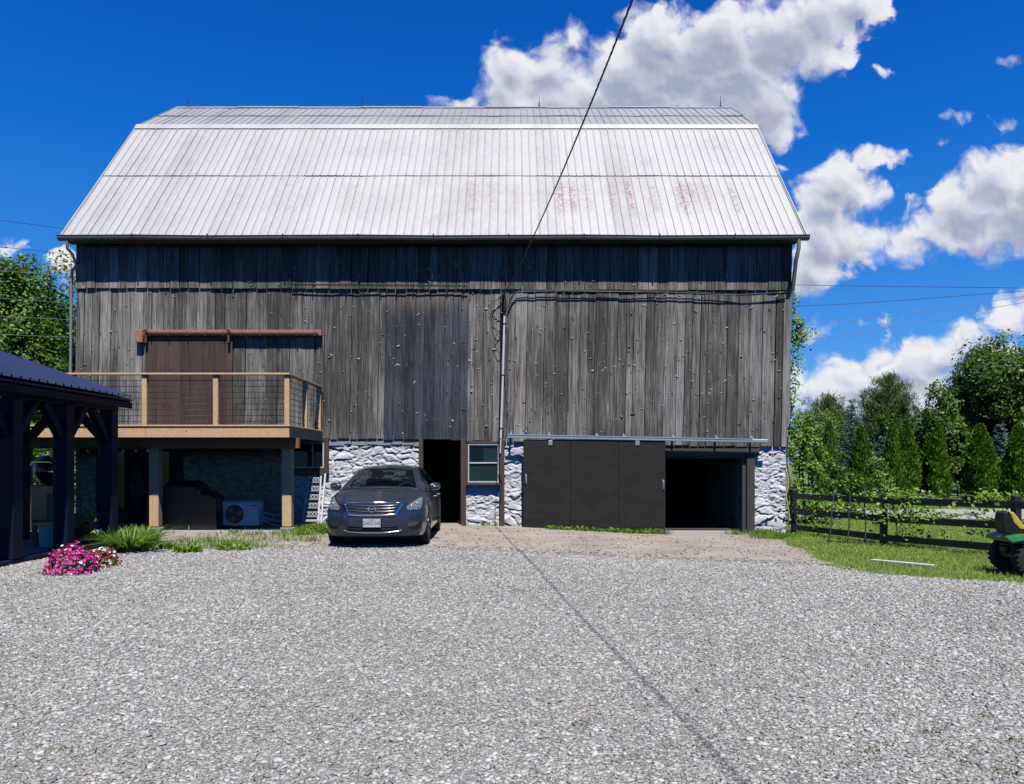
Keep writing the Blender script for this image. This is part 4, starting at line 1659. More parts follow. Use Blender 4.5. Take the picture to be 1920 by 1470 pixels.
for x in (-10.9, -12.2):
    m = MB()
    m.cbox(x - .09, x + .09, 17.165, 17.345, -.05, 2.157, .01)
    m.build('support_post', M['cedar'], deck)
RT = 3.54
posts = [(-4.86, DF + .02), (-6.40, DF + .02), (-7.94, DF + .02), (-9.5, DF + .02), (-11.05, DF + .02), (-12.4, DF + .02), (-4.86, 18.0), (-4.86, 19.28)]
for (x, y) in posts:
    m = MB()
    m.cbox(x - .055, x + .055, y, y + .11, DZ, RT - .042, .006)
    m.build('railing_post', M['cedar'], deck)
m = MB()
m.cbox(DXL, -4.79, DF - .02, DF + .13, RT - .04, RT, .006)
m.build('handrail', M['cedar'], deck)
m = MB()
m.cbox(-4.93, -4.79, DF + .133, YW - .06, RT - .04, RT, .006)
m.build('handrail', M['cedar'], deck)
for k in range(8):
    z = 2.50 + k * .1265
    m = MB()
    m.tube([(DXL, DF + .075, z), (-8, DF + .075, z - .004), (-4.87, DF + .075, z)], .0065, 6)
    m.build('cable', M['black_metal'], deck, smooth='all')
    m = MB()
    m.tube([(-4.86, DF + .1, z), (-4.86, YW - .15, z)], .0065, 6)
    m.build('cable', M['black_metal'], deck, smooth='all')
# open stair going up at the far left end
for k in range(9):
    m = MB()
    m.cbox(-12.6, -11.35, 17.3 + .0, 17.56, .2 + .245 * k, .24 + .245 * k, .006)
    o = m.build('stair_tread', M['cedar'], deck)
    o.location.y = -.10 * (8 - k) * .3
for x in (-11.35,):
    m = MB()
    m.beam((x, 17.0, 0.05), (x, 17.5, 2.3), .04, .25)
    m.build('stair_stringer', M['cedar'], deck)
m = MB()
m.cbox(DXL, DXR - .1, 17.0, YW + .05, 0.0, .07, .01)
tag(m.build('patio_slab', M['concrete']), 'grey concrete slab under the wooden deck', kind='structure')

# ------------------------------------------------------------------ string lights under the deck beam
bulb_px = [78, 100, 165, 187, 231, 255, 277]
sl = thing('string_light', 'string of small glass bulbs hung under the deck beam', 'string lights', ray(170, 838, 17.05))
base = sl.location.copy()
pts = []
for a, b in zip(bulb_px[:-1], bulb_px[1:]):
    A, B = ray(a, 837, 17.05) - base, ray(b, 837, 17.05) - base
    pts += [A, (A + B) / 2 - Vector((0, 0, .03))]
pts.append(B)
m = MB()
m.tube(smooth_path(pts, 4), .006, 5)
m.build('cord', M['cable'], sl, smooth='all')
M['bulb'] = plain('clear_bulb', (0.55, 0.55, 0.53), 0.08, var=0.05, spec=0.8)
for a in bulb_px:
    p = ray(a, 837, 17.05) - base
    m = MB()
    m.lathe([(.015, 0), (.017, -.045), (.012, -.05)], p, n=8)
    s = m.build('socket', M['cable'], sl, smooth=True)
    m = MB()
    m.lathe([(.010, -.05), (.022, -.075), (.03, -.10), (.022, -.125), (.001, -.135)], p, n=10)
    m.build('bulb', M['bulb'], sl, smooth='all')

# ------------------------------------------------------------------ heat pump unit
ac = thing('heat_pump', 'white outdoor heat pump unit with round black fan grille under the deck', 'heat pump')
ax0, ax1, ay, az0, az1 = ray(416, 0, 17.9)[0], ray(486, 0, 17.9)[0], 17.9, .13, .69
ac_y1 = ay + .32
M['ac'] = plain('pale_casing', (0.95, 0.95, 0.92), 0.5, var=0.08)
m = MB()
m.cbox(ax0, ax1, ay, ac_y1, az0, az1, .02)
m.cbox(ax0 - .012, ax1 + .012, ay - .012, ac_y1 + .012, az1 + .001, az1 + .02, .006)
acb = m.build('casing', M['ac'], ac)
cx, cz = ax0 + .30, (az0 + az1) / 2
m = MB()
m.lathe([(0, 0.0), (.215, 0.0)], (cx, ay - .004, cz), axis='Y', n=32)
m.build('fan_opening', M['black'], ac)
m = MB()
for r in (.05, .10, .155, .215):
    m.tube([(cx + r * math.cos(t), ay - .016, cz + r * math.sin(t)) for t in np.linspace(0, 2 * math.pi, 33)], .004, 5, cap=False)
for t in np.linspace(-.19, .19, 8):
    h = math.sqrt(.215 ** 2 - t * t)
    m.tube([(cx + t, ay - .013, cz - h), (cx + t, ay - .02, cz), (cx + t, ay - .013, cz + h)], .0045, 5)
m.build('fan_guard', M['wirepale'], ac, smooth=True)
m = MB()
for k in range(3):
    t0 = k * 2.094
    m.add([(cx + .04 * math.cos(t0), ay - .007, cz + .04 * math.sin(t0)), (cx + .19 * math.cos(t0 - .3), ay - .006, cz + .19 * math.sin(t0 - .3)), (cx + .2 * math.cos(t0 + .5), ay - .010, cz + .2 * math.sin(t0 + .5)), (cx + .06 * math.cos(t0 + .8), ay - .010, cz + .06 * math.sin(t0 + .8))], [(0, 1, 2, 3)])
m.build('fan_blade', M['gutter'], ac)
m = MB()
m.cbox(ax0 + .565, ax0 + .571, ay - .003, ay + .01, az0 + .03, az1 - .02, .001)
m.cbox(ax1 - .20, ax1 - .06, ay - .004, ay + .002, az1 - .10, az1 - .07, .001)
m.build('seam', M['gutter'], ac)
for x in (ax0 + .1, ax1 - .1):
    m = MB()
    m.cbox(x - .04, x + .04, ay - .02, ac_y1 + .02, .065, .128, .005)
    m.build('foot', M['iron'], ac)
for k, (h0, h1) in enumerate(((.5, .46), (.38, .32), (.30, .2))):
    m = MB()
    m.tube(smooth_path([(ax1, ay + .15, h0), (ax1 + .12, ay + .15, h0 - .08), (ax1 + .32, ay + .4, h0 - .14 - .03 * k), (ax1 + .5, ay + 1.0, h1 - .05), (ax1 + .48, YW + .02, h1)], 6), .02, 8)
    m.build('refrigerant_line', M['pvc'], ac, smooth='all')

# ------------------------------------------------------------------ covered smoker
M['cover'] = plain('black_cover', (0.010, 0.010, 0.014), 0.45, var=0.3, scale=3, bump=0.7, bscale=6)
cv0 = ray(362, 0, 17.8)
gr = thing('covered_grill', 'bulky grill under a fitted black cover beside the heat pump', 'grill', (cv0.x, 17.8, .075))
bm = bmesh.new()
prof = [(-.62, 0), (-.60, .55), (-.58, 1.06), (-.5, 1.12), (.12, 1.12), (.26, 1.06), (.30, .93), (.52, .88), (.63, .8), (.66, .4), (.66, 0)]
vs = []
rows = 7
for j in range(rows):
    t = j / (rows - 1)
    yy_ = -.33 + .66 * t
    sq = 1 - .12 * abs(2 * t - 1) ** 3
    for (x, z) in prof:
        w = .012 * mnoise.noise((x * 5, yy_ * 5, z * 4))
        vs.append(bm.verts.new((x * (0.97 + .03 * sq) + w, yy_ + w * 2 + (.03 if t == 0 else 0) * (1 - z), z * (sq if z > .5 else 1) + w)))
n = len(prof)
for j in range(rows - 1):
    for i in range(n - 1):
        bm.faces.new((vs[j * n + i], vs[j * n + i + 1], vs[(j + 1) * n + i + 1], vs[(j + 1) * n + i]))
bm.faces.new([vs[i] for i in range(n)])
bm.faces.new([vs[(rows - 1) * n + i] for i in range(n - 1, -1, -1)])
bmesh.ops.recalc_face_normals(bm, faces=bm.faces[:])
me = bpy.data.meshes.new('cover')
bm.to_mesh(me)
bm.free()
me.materials.append(M['cover'])
o = link(bpy.data.objects.new('cover', me), gr)
bv = o.modifiers.new('soft', 'BEVEL')
bv.width = .04
bv.segments = 3
m = MB()
for (x, y_) in ((-.55, -.25), (.6, -.25), (-.55, .25), (.6, .25)):
    m.lathe([(0, -.02), (.05, -.02), (.05, .02), (0, .02)], (x, y_, .03), axis='X', n=12)
m.build('castor', M['iron'], gr)

# ------------------------------------------------------------------ white lattice shelf against the stone
M['wplastic'] = plain('white_plastic', (0.70, 0.71, 0.74), 0.45, var=0.12)
sx0, sx1 = ray(574, 0, 18.7)[0], ray(599, 0, 18.7)[0]
ls = thing('lattice_planter', 'narrow white stacked planter tower with lattice panels beside the window', 'planter', (0, 0, 0))
zt = 1.28
lean_y = .42
def LP(x, z, d=0):
    """point on the leaning frame"""
    return Vector((x, 18.45 + lean_y * (z / zt) + d, z))


z0 = gz(-5, 18.5)
for x in (sx0, sx1):
    m = MB()
    m.beam(LP(x + (-.05 if x == sx0 else .02), z0), LP(x + (0.03 if x == sx0 else 0.0), zt), .035, .03, up=(0, 1, 0), c=.004)
    m.build('upright', M['wplastic'], ls)
m = MB()
m.beam(LP(sx1 + .07, z0, .1), LP(sx1 + .07, zt + .05, .12), .04, .05, up=(0, 1, 0), c=.004)
m.build('upright', M['wplastic'], ls)
for k in range(5):
    zc = .36 + k * .205
    xa, xb = sx0 - .035 + .06 * zc / zt, sx1 + .0
    m = MB()
    m.beam(LP(xa, zc - .055, -.01), LP(xb, zc - .055, -.01), .012, .018)
    m.beam(LP(xa, zc + .055, -.01), LP(xb, zc + .055, -.01), .012, .018)
    nx_ = 4
    for q in range(nx_):
        u0, u1 = xa + (xb - xa) * q / nx_, xa + (xb - xa) * (q + 1) / nx_
        m.beam(LP(u0, zc - .05, -.012), LP(u1, zc + .05, -.012), .007, .022, up=(0, 1, 0))
        m.beam(LP(u1, zc - .05, -.016), LP(u0, zc + .05, -.016), .007, .022, up=(0, 1, 0))
    m.build('lattice_panel', M['wplastic'], ls)
    m = MB()
    m.box(xa + .02, xb - .02, LP(0, zc).y + .01, LP(0, zc).y + .14, zc - .05, zc + .03)
    m.build('trough', plain('grey_trough', (.16, .17, .20), .6), ls)
m = MB()
m.beam(LP(sx0 - .05, .21, -.01), LP(sx1 + .03, .21, -.01), .03, .05, c=.004)
m.build('bottom_rail', M['wplastic'], ls)

# ------------------------------------------------------------------ pergola (navy, metal roof) on the left
pg = thing('pavilion', 'dark navy timber pavilion with ribbed blue metal roof at the left', 'pavilion', (-7.75, 13.5, 0))
def PG(x, y, z):
    return Vector((x + 7.75, y - 13.5, z))


PX = -7.85      # centre of the yard-side row
ey0, ey1 = 8.2, 15.35
def post(x, y, w=.25):
    m = MB()
    a, b = PG(x, y, .10), PG(x, y, 2.62)
    m.cbox(a.x - w / 2, a.x + w / 2, a.y - w / 2, a.y + w / 2, .1, 2.62, .012)
    m.build('post', M['navy'], pg)


rows_y = [9.0, 12.02, 13.45, 14.95]
for y in rows_y:
    post(PX, y)
for y in (9.0, 14.95):
    post(-11.9, y)
post(-9.55, 14.95, .22)
# top plate, sill beam
m = MB()
m.cbox(*sum(zip(tuple(PG(PX - .07, 8.3, 0))[:1] + (PG(0, 8.3, 0).y,), (PG(PX + .07, 0, 0).x, PG(0, 15.2, 0).y)), ()), 2.62, 2.84, .01)
m.build('top_plate', M['navy'], pg)
m = MB()
m.cbox(PG(-12.0, 0, 0).x, PG(PX - .075, 0, 0).x, PG(0, 14.87, 0).y, PG(0, 15.03, 0).y, 2.62, 2.84, .01)
m.build('top_plate', M['navy'], pg)
m = MB()
m.cbox(PG(PX - .12, 0, 0).x, PG(PX + .12, 0, 0).x, PG(0, 8.6, 0).y, PG(0, 15.15, 0).y, -.06, .098, .012)
m.build('sill_beam', M['navy'], pg)
m = MB()
m.cbox(PG(-12.2, 0, 0).x, PG(PX - .125, 0, 0).x, PG(0, 8.6, 0).y, PG(0, 15.15, 0).y, -.08, .06, .012)
m.build('floor_slab', plain('pavilion_floor', (0.20, 0.22, 0.26), .7, var=.3), pg)
# knee braces
def brace(a, b, w=.14):
    m = MB()
    m.beam(PG(*a), PG(*b), w, w, c=.01)
    m.build('knee_brace', M['navy'], pg)


for y, s in ((12.02, 1), (12.02, -1), (13.45, 1), (13.45, -1), (14.95, -1), (9.0, 1)):
    brace((PX, y + s * .08, 2.02), (PX, y + s * .62, 2.62))
brace((PX - .08, 14.95, 2.02), (PX - .62, 14.95, 2.62))
brace((-9.45, 14.95, 2.02), (-8.9, 14.95, 2.62))
brace((-9.65, 14.95, 2.02), (-10.2, 14.95, 2.62))
# roof: slope falling to the yard (+x), ridge along y
SL = math.tan(R(19))
eX, eZ = -7.56, 2.88
rX = -10.6
def roofz(x):
    return eZ + (eX - x) * SL


m = MB()
ys_r, hs_r = [], []
y = ey0
while y < ey1:
    for dy, h in ((0, 0), (.014, .042), (.042, .042), (.058, 0)):
        ys_r.append(min(y + dy, ey1))
        hs_r.append(h)
    for dy, h in ((.115, .006), (.13, .006)):
        ys_r.append(min(y + dy, ey1)); hs_r.append(h)
    y += .225
n = len(ys_r)
vs = []
for x in (eX, (eX + rX) / 2, rX):
    for yv, h in zip(ys_r, hs_r):
        vs.append(PG(x, yv, roofz(x) + h + .02))
fs = [(s * n + q, s * n + q + 1, (s + 1) * n + q + 1, (s + 1) * n + q) for s in range(2) for q in range(n - 1)]
m.add(vs, fs)
b0 = [PG(eX + .0 - .02, ey0, roofz(eX) - .02), PG(eX - .02, ey1, roofz(eX) - .02), PG(rX, ey1, roofz(rX) - .02), PG(rX, ey0, roofz(rX) - .02)]
b1 = [v - Vector((0, 0, .03)) for v in b0]
m.add(b0 + b1, [(0, 1, 2, 3), (7, 6, 5, 4), (0, 4, 5, 1), (1, 5, 6, 2), (2, 6, 7, 3), (3, 7, 4, 0)])
m.build('roof', M['navy_roof'], pg)
m = MB()
w0 = 2 * rX - eX
b0 = [PG(w0, ey0, roofz(eX) + .0), PG(w0, ey1, roofz(eX)), PG(rX, ey1, roofz(rX) + .02), PG(rX, ey0, roofz(rX) + .02)]
b1 = [v - Vector((0, 0, .05)) for v in b0]
m.add(b0 + b1, [(3, 2, 1, 0), (4, 5, 6, 7), (0, 4, 5, 1), (1, 5, 6, 2), (2, 6, 7, 3), (3, 7, 4, 0)])
m.build('roof', M['navy_roof'], pg)
m = MB()
m.cbox(PG(eX - .06, 0, 0).x, PG(eX - .025, 0, 0).x, PG(0, ey0, 0).y, PG(0, ey1, 0).y, 2.68, 2.80, .005)
m.build('eave_fascia', M['navy'], pg)
m = MB()
m.beam(PG(eX - .07, ey1 - .03, roofz(eX) - .09), PG(rX, ey1 - .03, roofz(rX) - .09), .035, .12)
m.beam(PG(eX - .07, ey0 + .03, roofz(eX) - .09), PG(rX, ey0 + .03, roofz(rX) - .09), .035, .12)
for y in np.arange(ey0 + .5, ey1 - .3, .6):
    m.beam(PG(eX - .09, y, roofz(eX) - .11), PG(rX, y, roofz(rX) - .11), .045, .12)
m.build('rafters', M['navy'], pg)

# ------------------------------------------------------------------ things standing in and by the pavilion
tb0 = ray(96, 996, 14.2)
tub = thing('storage_tub', 'pale blue tub with a plank lid standing in the pavilion', 'tub', (tb0.x, 14.2, .06))
m = MB()
m.lathe([(0, 0), (.17, 0), (.185, .05), (.20, .25), (.215, .40), (.20, .40), (.18, .06)], (0, 0, 0), n=20)
m.build('body', plain('blue_tub', (0.30, 0.42, 0.55), .5, var=.2), tub, smooth=True)
m = MB()
for k in range(3):
    m.cbox(-.26, .26, -.2 + k * .135, -.07 + k * .135, .402, .435, .006)
m.build('lid', M['cedar'], tub)
cr = thing('wooden_chair', 'tall slatted wooden chair back behind the blue tub in the pavilion', 'chair', (ray(96, 0, 14.6).x, 14.62, .06))
m = MB()
for k in range(5):
    m.cbox(-.2 + k * .085, -.125 + k * .085, .16 + .01 * k % 2, .18 + .01 * k % 2, .45, .98 - .02 * abs(k - 2), .006)
m.build('backrest', plain('grey_brown_wood', (.16, .12, .085), .8, var=.4, stretch=(3, 3, .4)), cr)
m = MB()
m.cbox(-.24, .24, -.22, .2, .40, .44, .008)
m.build('seat', bpy.data.materials['grey_brown_wood'], cr)
for (x, y_) in ((-.2, -.18), (.2, -.18), (-.2, .16), (.2, .16)):
    m = MB()
    m.cbox(x - .03, x + .03, y_ - .03, y_ + .03, 0, .4, .005)
    m.build('leg', bpy.data.materials['grey_brown_wood'], cr)
# barbecue with a bright lid rim
bq0 = ray(96, 862, 16.0)
bq = thing('barbecue', 'black barbecue with bright chrome lid rim standing under the deck edge', 'barbecue', (bq0.x, 16.0, .05))
M['bbq'] = plain('black_enamel', (.012, .012, .014), .25, spec=.7)
M['chrome'] = plain('chrome', (.75, .76, .78), .12, metal=1.0, var=.05)
m = MB()
m.lathe([(.33, 0), (.32, .12), (.28, .22), (.18, .30), (0.0, .33)], (0, 0, 1.38), n=24)
lid = m.build('lid', M['bbq'], bq, smooth=True)
m = MB()
m.tube([(.30 * math.cos(t), -.20, 1.47 + .22 * math.sin(t)) for t in np.linspace(.15, math.pi - .15, 20)], .016, 8)
m.tube([(-.17, -.3, 1.55), (-.17, -.36, 1.57), (.17, -.36, 1.57), (.17, -.3, 1.55)], .014, 8)
m.build('lid_rim', M['chrome'], bq, smooth=True)
m = MB()
m.lathe([(0, -.28), (.18, -.24), (.29, -.1), (.33, 0)], (0, 0, 1.36), n=24)
m.cbox(-.3, .3, -.22, .22, .35, 1.1, .02)
m.build('firebox', M['bbq'], bq, smooth=30)
for (x, y_) in ((-.26, -.18), (.26, -.18), (-.26, .18), (.26, .18)):
    m = MB()
    m.cbox(x - .025, x + .025, y_ - .025, y_ + .025, 0, .35, .004)
    m.build('leg', M['bbq'], bq)

# ------------------------------------------------------------------ fence
fence = thing('rail_fence', 'low black three-rail wooden fence running from the barn corner', 'fence', (0, 0, 0))
def fpt(Y):
    return Vector((7.12 + .32 * (19.7 - Y), Y, gz(7.1 + .32 * (19.7 - Y), Y)))


fposts = [19.55, 16.7, 13.75, 10.8]
for Yp in fposts:
    q = fpt(Yp)
    m = MB()
    m.cbox(q.x - .065, q.x + .065, q.y - .065, q.y + .065, q.z - .2, q.z + 1.12, .012)
    m.build('post', M['fence_black'], fence)
for zc in (.96, .58, .17):
    for a, b in zip(fposts[:-1], fposts[1:]):
        A, B = fpt(a), fpt(b)
        A = A + Vector((-.075, -.05, zc - .005))
        B = B + Vector((-.075, -.05, zc + .0))
        m = MB()
        d = (B - A).normalized()
        m.beam(A + d * .003, B - d * .003, .035, .14, c=.005)
        m.build('rail', M['fence_black'], fence)
# bent metal harrow frame leaning on the fence
hp = [(1554, 1018, 1563, 920), (1589, 1019, 1593, 920), (1622, 1021, 1620, 914)]
hf = thing('harrow_frame', 'rusty dark metal frame of three bars leaning on the black fence', 'metal frame', (0, 0, 0))
for (xb, yb, xt, yt) in hp:
    A = ground_at(xb, yb)
    Yt = A.y + .55
    B = ray(xt, yt, Yt)
    m = MB()
    m.tube(smooth_path([A + Vector((0, 0, .02)), A.lerp(B, .35) + Vector((.02, 0, 0)), A.lerp(B, .6), A.lerp(B, .8) + Vector((.015, 0, 0)), B], 5), .016, 7)
    m.build('bar', M['iron'], hf, smooth='all')
A, B = ground_at(1551, 1017), ground_at(1645, 1024)
m = MB()
m.tube([A + Vector((0, 0, .03)), (A + B) / 2 + Vector((0, -.05, .04)), B + Vector((0, 0, .03))], .02, 7)
m.build('base_bar', M['iron'], hf, smooth='all')
# white board lying on the grass
A, B = ground_at(1635, 1056), ground_at(1750, 1067)
wb = thing('board', 'long white painted board lying on the grass', 'board', (A + B) / 2)
m = MB()
d = (B - A) / 2
m.beam(-d + Vector((0, 0, .055)), d + Vector((0, 0, .055)), .09, .028, c=.004)
m.build('plank', plain('white_paint', (.72, .70, .66), .6, var=.15), wb)
# pale stick against the corner stones
st = thing('pole', 'pale crooked pole leaning on the right barn corner', 'pole', (0, 0, 0))
m = MB()
A = ground_at(1482, 1000)
m.tube(smooth_path([A, ray(1479, 960, A.y + .02), ray(1474, 930, A.y + .05), ray(1478, 905, A.y + .06), ray(1474, 880, A.y + .1)], 6), .02, 7)
m.build('stick', plain('pale_wood', (.45, .42, .38), .7), st, smooth='all')
m = MB()
m.tube(smooth_path([ray(1474, 925, A.y + .05), ray(1466, 935, A.y + .1), ray(1462, 950, A.y + .12), ray(1466, 965, A.y + .1)], 6), .013, 6)
m.build('branch', bpy.data.materials['pale_wood'], st, smooth='all')

# ------------------------------------------------------------------ overhead service cable
sc_ = thing('service_cable', 'black twisted power cable sagging from the barn wall towards the viewer', 'cable', (0, 0, 0))
def line_at(Y, zz):
    return Vector((1.73 - .1 * Y, Y, zz))


ctrl = [(19.32, 5.87), (16.5, 5.66), (12.2, 5.57), (9.6, 5.575), (6.8, 5.66), (3.5, 5.88), (0, 6.28), (-4.5, 7.0)]
path = smooth_path([line_at(a, b) for a, b in ctrl], 14)
for s in range(3):
    pts = []
    for i, p in enumerate(path):
        # resample with twist
        pts.append(p)
    fine = []
    L = 0.0
    for i in range(len(pts) - 1):
        seg = (pts[i + 1] - pts[i])
        k = max(2, int(seg.length / .07))
        for q in range(k):
            p = pts[i] + seg * (q / k)
            l = L + seg.length * q / k
            t = l / .42 * 2 * math.pi + s * 2.094
            fine.append(p + Vector((math.cos(t) * .0065, 0, math.sin(t) * .0065)))
        L += seg.length
    m = MB()
    m.tube(fine, .0058, 5)
    m.build('strand', M['cable'], sc_, smooth='all')
m = MB()
e = line_at(19.32, 5.87)
m.tube([e, e + Vector((0, .15, -.02))], .014, 6)
m.lathe([(.0, -.05), (.035, -.04), (.04, 0), (.035, .04), (0, .05)], e + Vector((0, .05, 0)), axis='Y', n=10)
m.tube(smooth_path([e, e + Vector((-.03, .03, -.15)), e + Vector((.0, .05, -.3)), e + Vector((.02, .08, -.42))], 6), .016, 6)
m.build('insulator', M['iron'], sc_, smooth=True)

# utility wires passing behind the barn
wires = [((0, 413), (140, 431), (1480, 534), (1920, 540), 'highest of the wires crossing the sky behind the barn'),
         ((0, 463), (140, 478), (1480, 574), (1920, 546), 'second wire from the top crossing behind the barn'),
         ((0, 507), (140, 520), (1480, 611), (1920, 556), 'third wire from the top, in front of the left tree top'),
         ((0, 559), (140, 570), (1480, 640), (1920, 567), 'fourth wire from the top, crossing the left tree'),
         ((0, 593), (140, 600), None, None, 'second lowest wire, crossing the middle of the left tree'),
         ((0, 627), (140, 633), None, None, 'lowest wire, crossing the left tree just above the pavilion roof')]
for (a, b, c, d, lab) in wires:
    Yw = 33.2
    P0, P1 = ray(*a, Yw), ray(*b, Yw)
    sl0 = (P1 - P0) / (P1.x - P0.x)
    if c:
        P2, P3 = ray(*c, Yw), ray(*d, Yw)
        sl1 = (P3 - P2) / (P3.x - P2.x)
        pts = [P0 - sl0 * 30, P0 - sl0 * 10, P0, P1, P1.lerp(P2, .33) - Vector((0, 0, .5)), P1.lerp(P2, .66) - Vector((0, 0, .5)), P2, P3, P3 + sl1 * 12, P3 + sl1 * 34]
    else:
        pts = [P0 - sl0 * 30, P0 - sl0 * 10, P0, P1, P1 + sl0 * 6, P1 + sl0 * 14]
    m = MB()
    m.tube(smooth_path(pts, 6), .011 if c else .012, 5)
    o = m.build('utility_wire', M['wirepale'] if a[1] > 480 else M['cable'], None, smooth='all')
    tag(o, lab, 'wire', 'utility wires behind the barn')

# ------------------------------------------------------------------ parked sedan
from mathutils.bvhtree import BVHTree


def mat_carpaint():
    m, N, p, _ = newmat('slate_blue_paint')
    fl_ = N.noise(N.objco(), 900.0, 1.0)
    c = N.mix(fl_, (0.022, 0.036, 0.068), (0.056, 0.085, 0.138))
    dust = N.sstep(N.noise(N.objco(), 5.0, 5.0, 0.65), 0.42, 0.75)
    c = N.mix(N.math('MULTIPLY', dust, 0.10), c, (0.17, 0.15, 0.13))
    N.link(c, p.inputs['Base Color'])
    p.inputs['Metallic'].default_value = 0.55
    N.link(N.lin(dust, 0, 1, 0.28, 0.48), p.inputs['Roughness'])
    p.inputs['Coat Weight'].default_value = 0.9
    p.inputs['Coat Roughness'].default_value = 0.06
    return m


M['paint'] = mat_carpaint()
M['tyre'] = plain('tyre_rubber', (0.016, 0.016, 0.017), 0.85, var=0.3, scale=20)
M['rim'] = plain('alloy', (0.2, 0.205, 0.215), 0.4, metal=0.6, var=0.1)
M['plastic'] = plain('black_plastic', (0.011, 0.011, 0.012), 0.5, var=0.2, spec=0.3)
M['lamp'] = plain('lamp_reflector', (0.55, 0.57, 0.60), 0.18, metal=0.6, var=0.45, scale=22)
M['plate'] = plain('plate_white', (0.62, 0.64, 0.68), 0.45, var=0.08)
M['plate_ink'] = plain('plate_blue', (0.02, 0.05, 0.20), 0.5)
M['inside'] = plain('dark_upholstery', (0.020, 0.021, 0.024), 0.8, var=0.2)
M['carglass'] = glass_mat('tinted_glass', (0.004, 0.006, 0.010), 0.42)
M['chrome_dk'] = plain('grille_bar', (0.22, 0.225, 0.235), 0.25, metal=1.0, var=0.05)

CARX, CARY, CARRZ = -2.575, 14.12, R(1.3)
CS = 1.062
car = thing('parked_car', 'dark slate blue sedan parked nose out in front of the stone barn wall', 'car', (CARX, CARY, gz(CARX, CARY + 2) + .012), CARRZ)
car.scale = (CS, CS, CS)


def ip(x, pts):
    a = np.array(pts)
    # smooth monotone-ish interpolation
    xs, ys = a[:, 0], a[:, 1]
    i = int(np.clip(np.searchsorted(xs, x) - 1, 0, len(xs) - 2))
    t = np.clip((x - xs[i]) / (xs[i + 1] - xs[i]), 0, 1)
    m = np.gradient(ys, xs)
    h = xs[i + 1] - xs[i]
    return ((2 * t ** 3 - 3 * t ** 2 + 1) * ys[i] + (t ** 3 - 2 * t ** 2 + t) * h * m[i] + (-2 * t ** 3 + 3 * t ** 2) * ys[i + 1] + (t ** 3 - t ** 2) * h * m[i + 1])


def catm(P, n):
    P = np.array(P, float)
    P = np.vstack([2 * P[0] - P[1], P, 2 * P[-1] - P[-2]])
    out = []
    for i in range(1, len(P) - 2):
        for k in range(n):
            t = k / n
            out.append(0.5 * (2 * P[i] + (P[i + 1] - P[i - 1]) * t + (2 * P[i - 1] - 5 * P[i] + 4 * P[i + 1] - P[i + 2]) * t * t + (3 * P[i] - P[i - 1] - 3 * P[i + 1] + P[i + 2]) * t ** 3))
    out.append(P[-2])
    return np.array(out)


AXF, AXR, WR = .98, 3.76, .335
def zbot(y):
    z = .19 + .04 * max(0, 1 - y / .3)
    for a in (AXF, AXR):
        d = abs(y - a)
        r = WR + .055
        if d < r:
            z = max(z, .325 + math.sqrt(r * r - d * d))
    return z


def profile(y):
    w = ip(y, [(0, .845), (.3, .885), (.8, .908), (1.5, .915), (3.5, .915), (4.3, .88), (4.86, .78)])
    zs = ip(y, [(0, .745), (.25, .815), (.5, .875), (1.2, .95), (2.5, .965), (3.8, 1.0), (4.6, .985), (4.86, .95)])
    if 1.27 < y < 4.15:
        zt = .55
        c = (.60, .75, .60)
        inner = [(w * .86, zs - .02), (w * .80, .75), (w * .5, .55), (0, .55)]
    else:
        zt = ip(min(y, 1.27), [(0, .795), (.12, .835), (.3, .875), (.7, .955), (1.27, 1.03)]) if y < 2 else ip(y, [(4.15, 1.07), (4.5, 1.06), (4.86, 1.0)])
        cr = .016
        inner = [(w * .80, zs + (zt - zs) * .35 + cr * .6), (w * .58, zs + (zt - zs) * .72 + cr), (w * .30, zt - .012), (0, zt)]
    zb = zbot(y)
    zm = max(.5, zb + .06)
    zu = max(.69, zm + .05)
    outer = [(0, min(zb, .3)), (w * .80, min(zb, .25)), (w * .93, zb), (w * .985, zb + min(.10, (zm - zb) * .5)), (w, zm), (w * .985, zu), (w * .955, zs - .05), (w * .90, zs)]
    return catm(outer + inner, 4)


def noseoff(x, z):
    a = abs(x) / .9
    o = .42 * a ** 3
    if z > .6:
        o += .28 * (z - .6)
    if z < .36:
        o += .25 * (.36 - z)
    return o


ysn = np.unique(np.concatenate([np.linspace(0, .6, 16), np.linspace(.6, 1.36, 34), np.linspace(1.36, 3.36, 24), np.linspace(3.36, 4.16, 36), np.linspace(4.16, 4.86, 14)]))
rows = []
for y in ysn:
    pr = profile(y)
    fade = max(0, 1 - y / 1.15)
    tail = max(0, (y - 4.2) / .66)
    rows.append([(x, y + fade * noseoff(x, z) - tail * .16 * (abs(x) / .9) ** 3, z) for x, z in pr])
npf = len(rows[0])
bv_, bf_ = [], []
for rw in rows:
    for (x, y, z) in rw:
        bv_.append((x, y, z))
    for (x, y, z) in rw:
        bv_.append((-x, y, z))
per = 2 * npf
for s in range(len(rows) - 1):
    for side in (0, npf):
        for i in range(npf - 1):
            a = s * per + side + i
            bf_.append((a, a + 1, a + 1 + per, a + per))
# nose and tail caps as rows across
def cap(row, flip):
    base = len(bv_)
    K = 24
    for (x, y, z) in row:
        for k in range(K + 1):
            xx = x * (2 * k / K - 1)
            yv = noseoff(xx, z) if not flip else 4.86 - .16 * (abs(xx) / .9) ** 3
            bv_.append((xx, yv, z))
    for i in range(len(row) - 1):
        for k in range(K):
            a = base + i * (K + 1) + k
            bf_.append((a, a + 1, a + K + 2, a + K + 1))


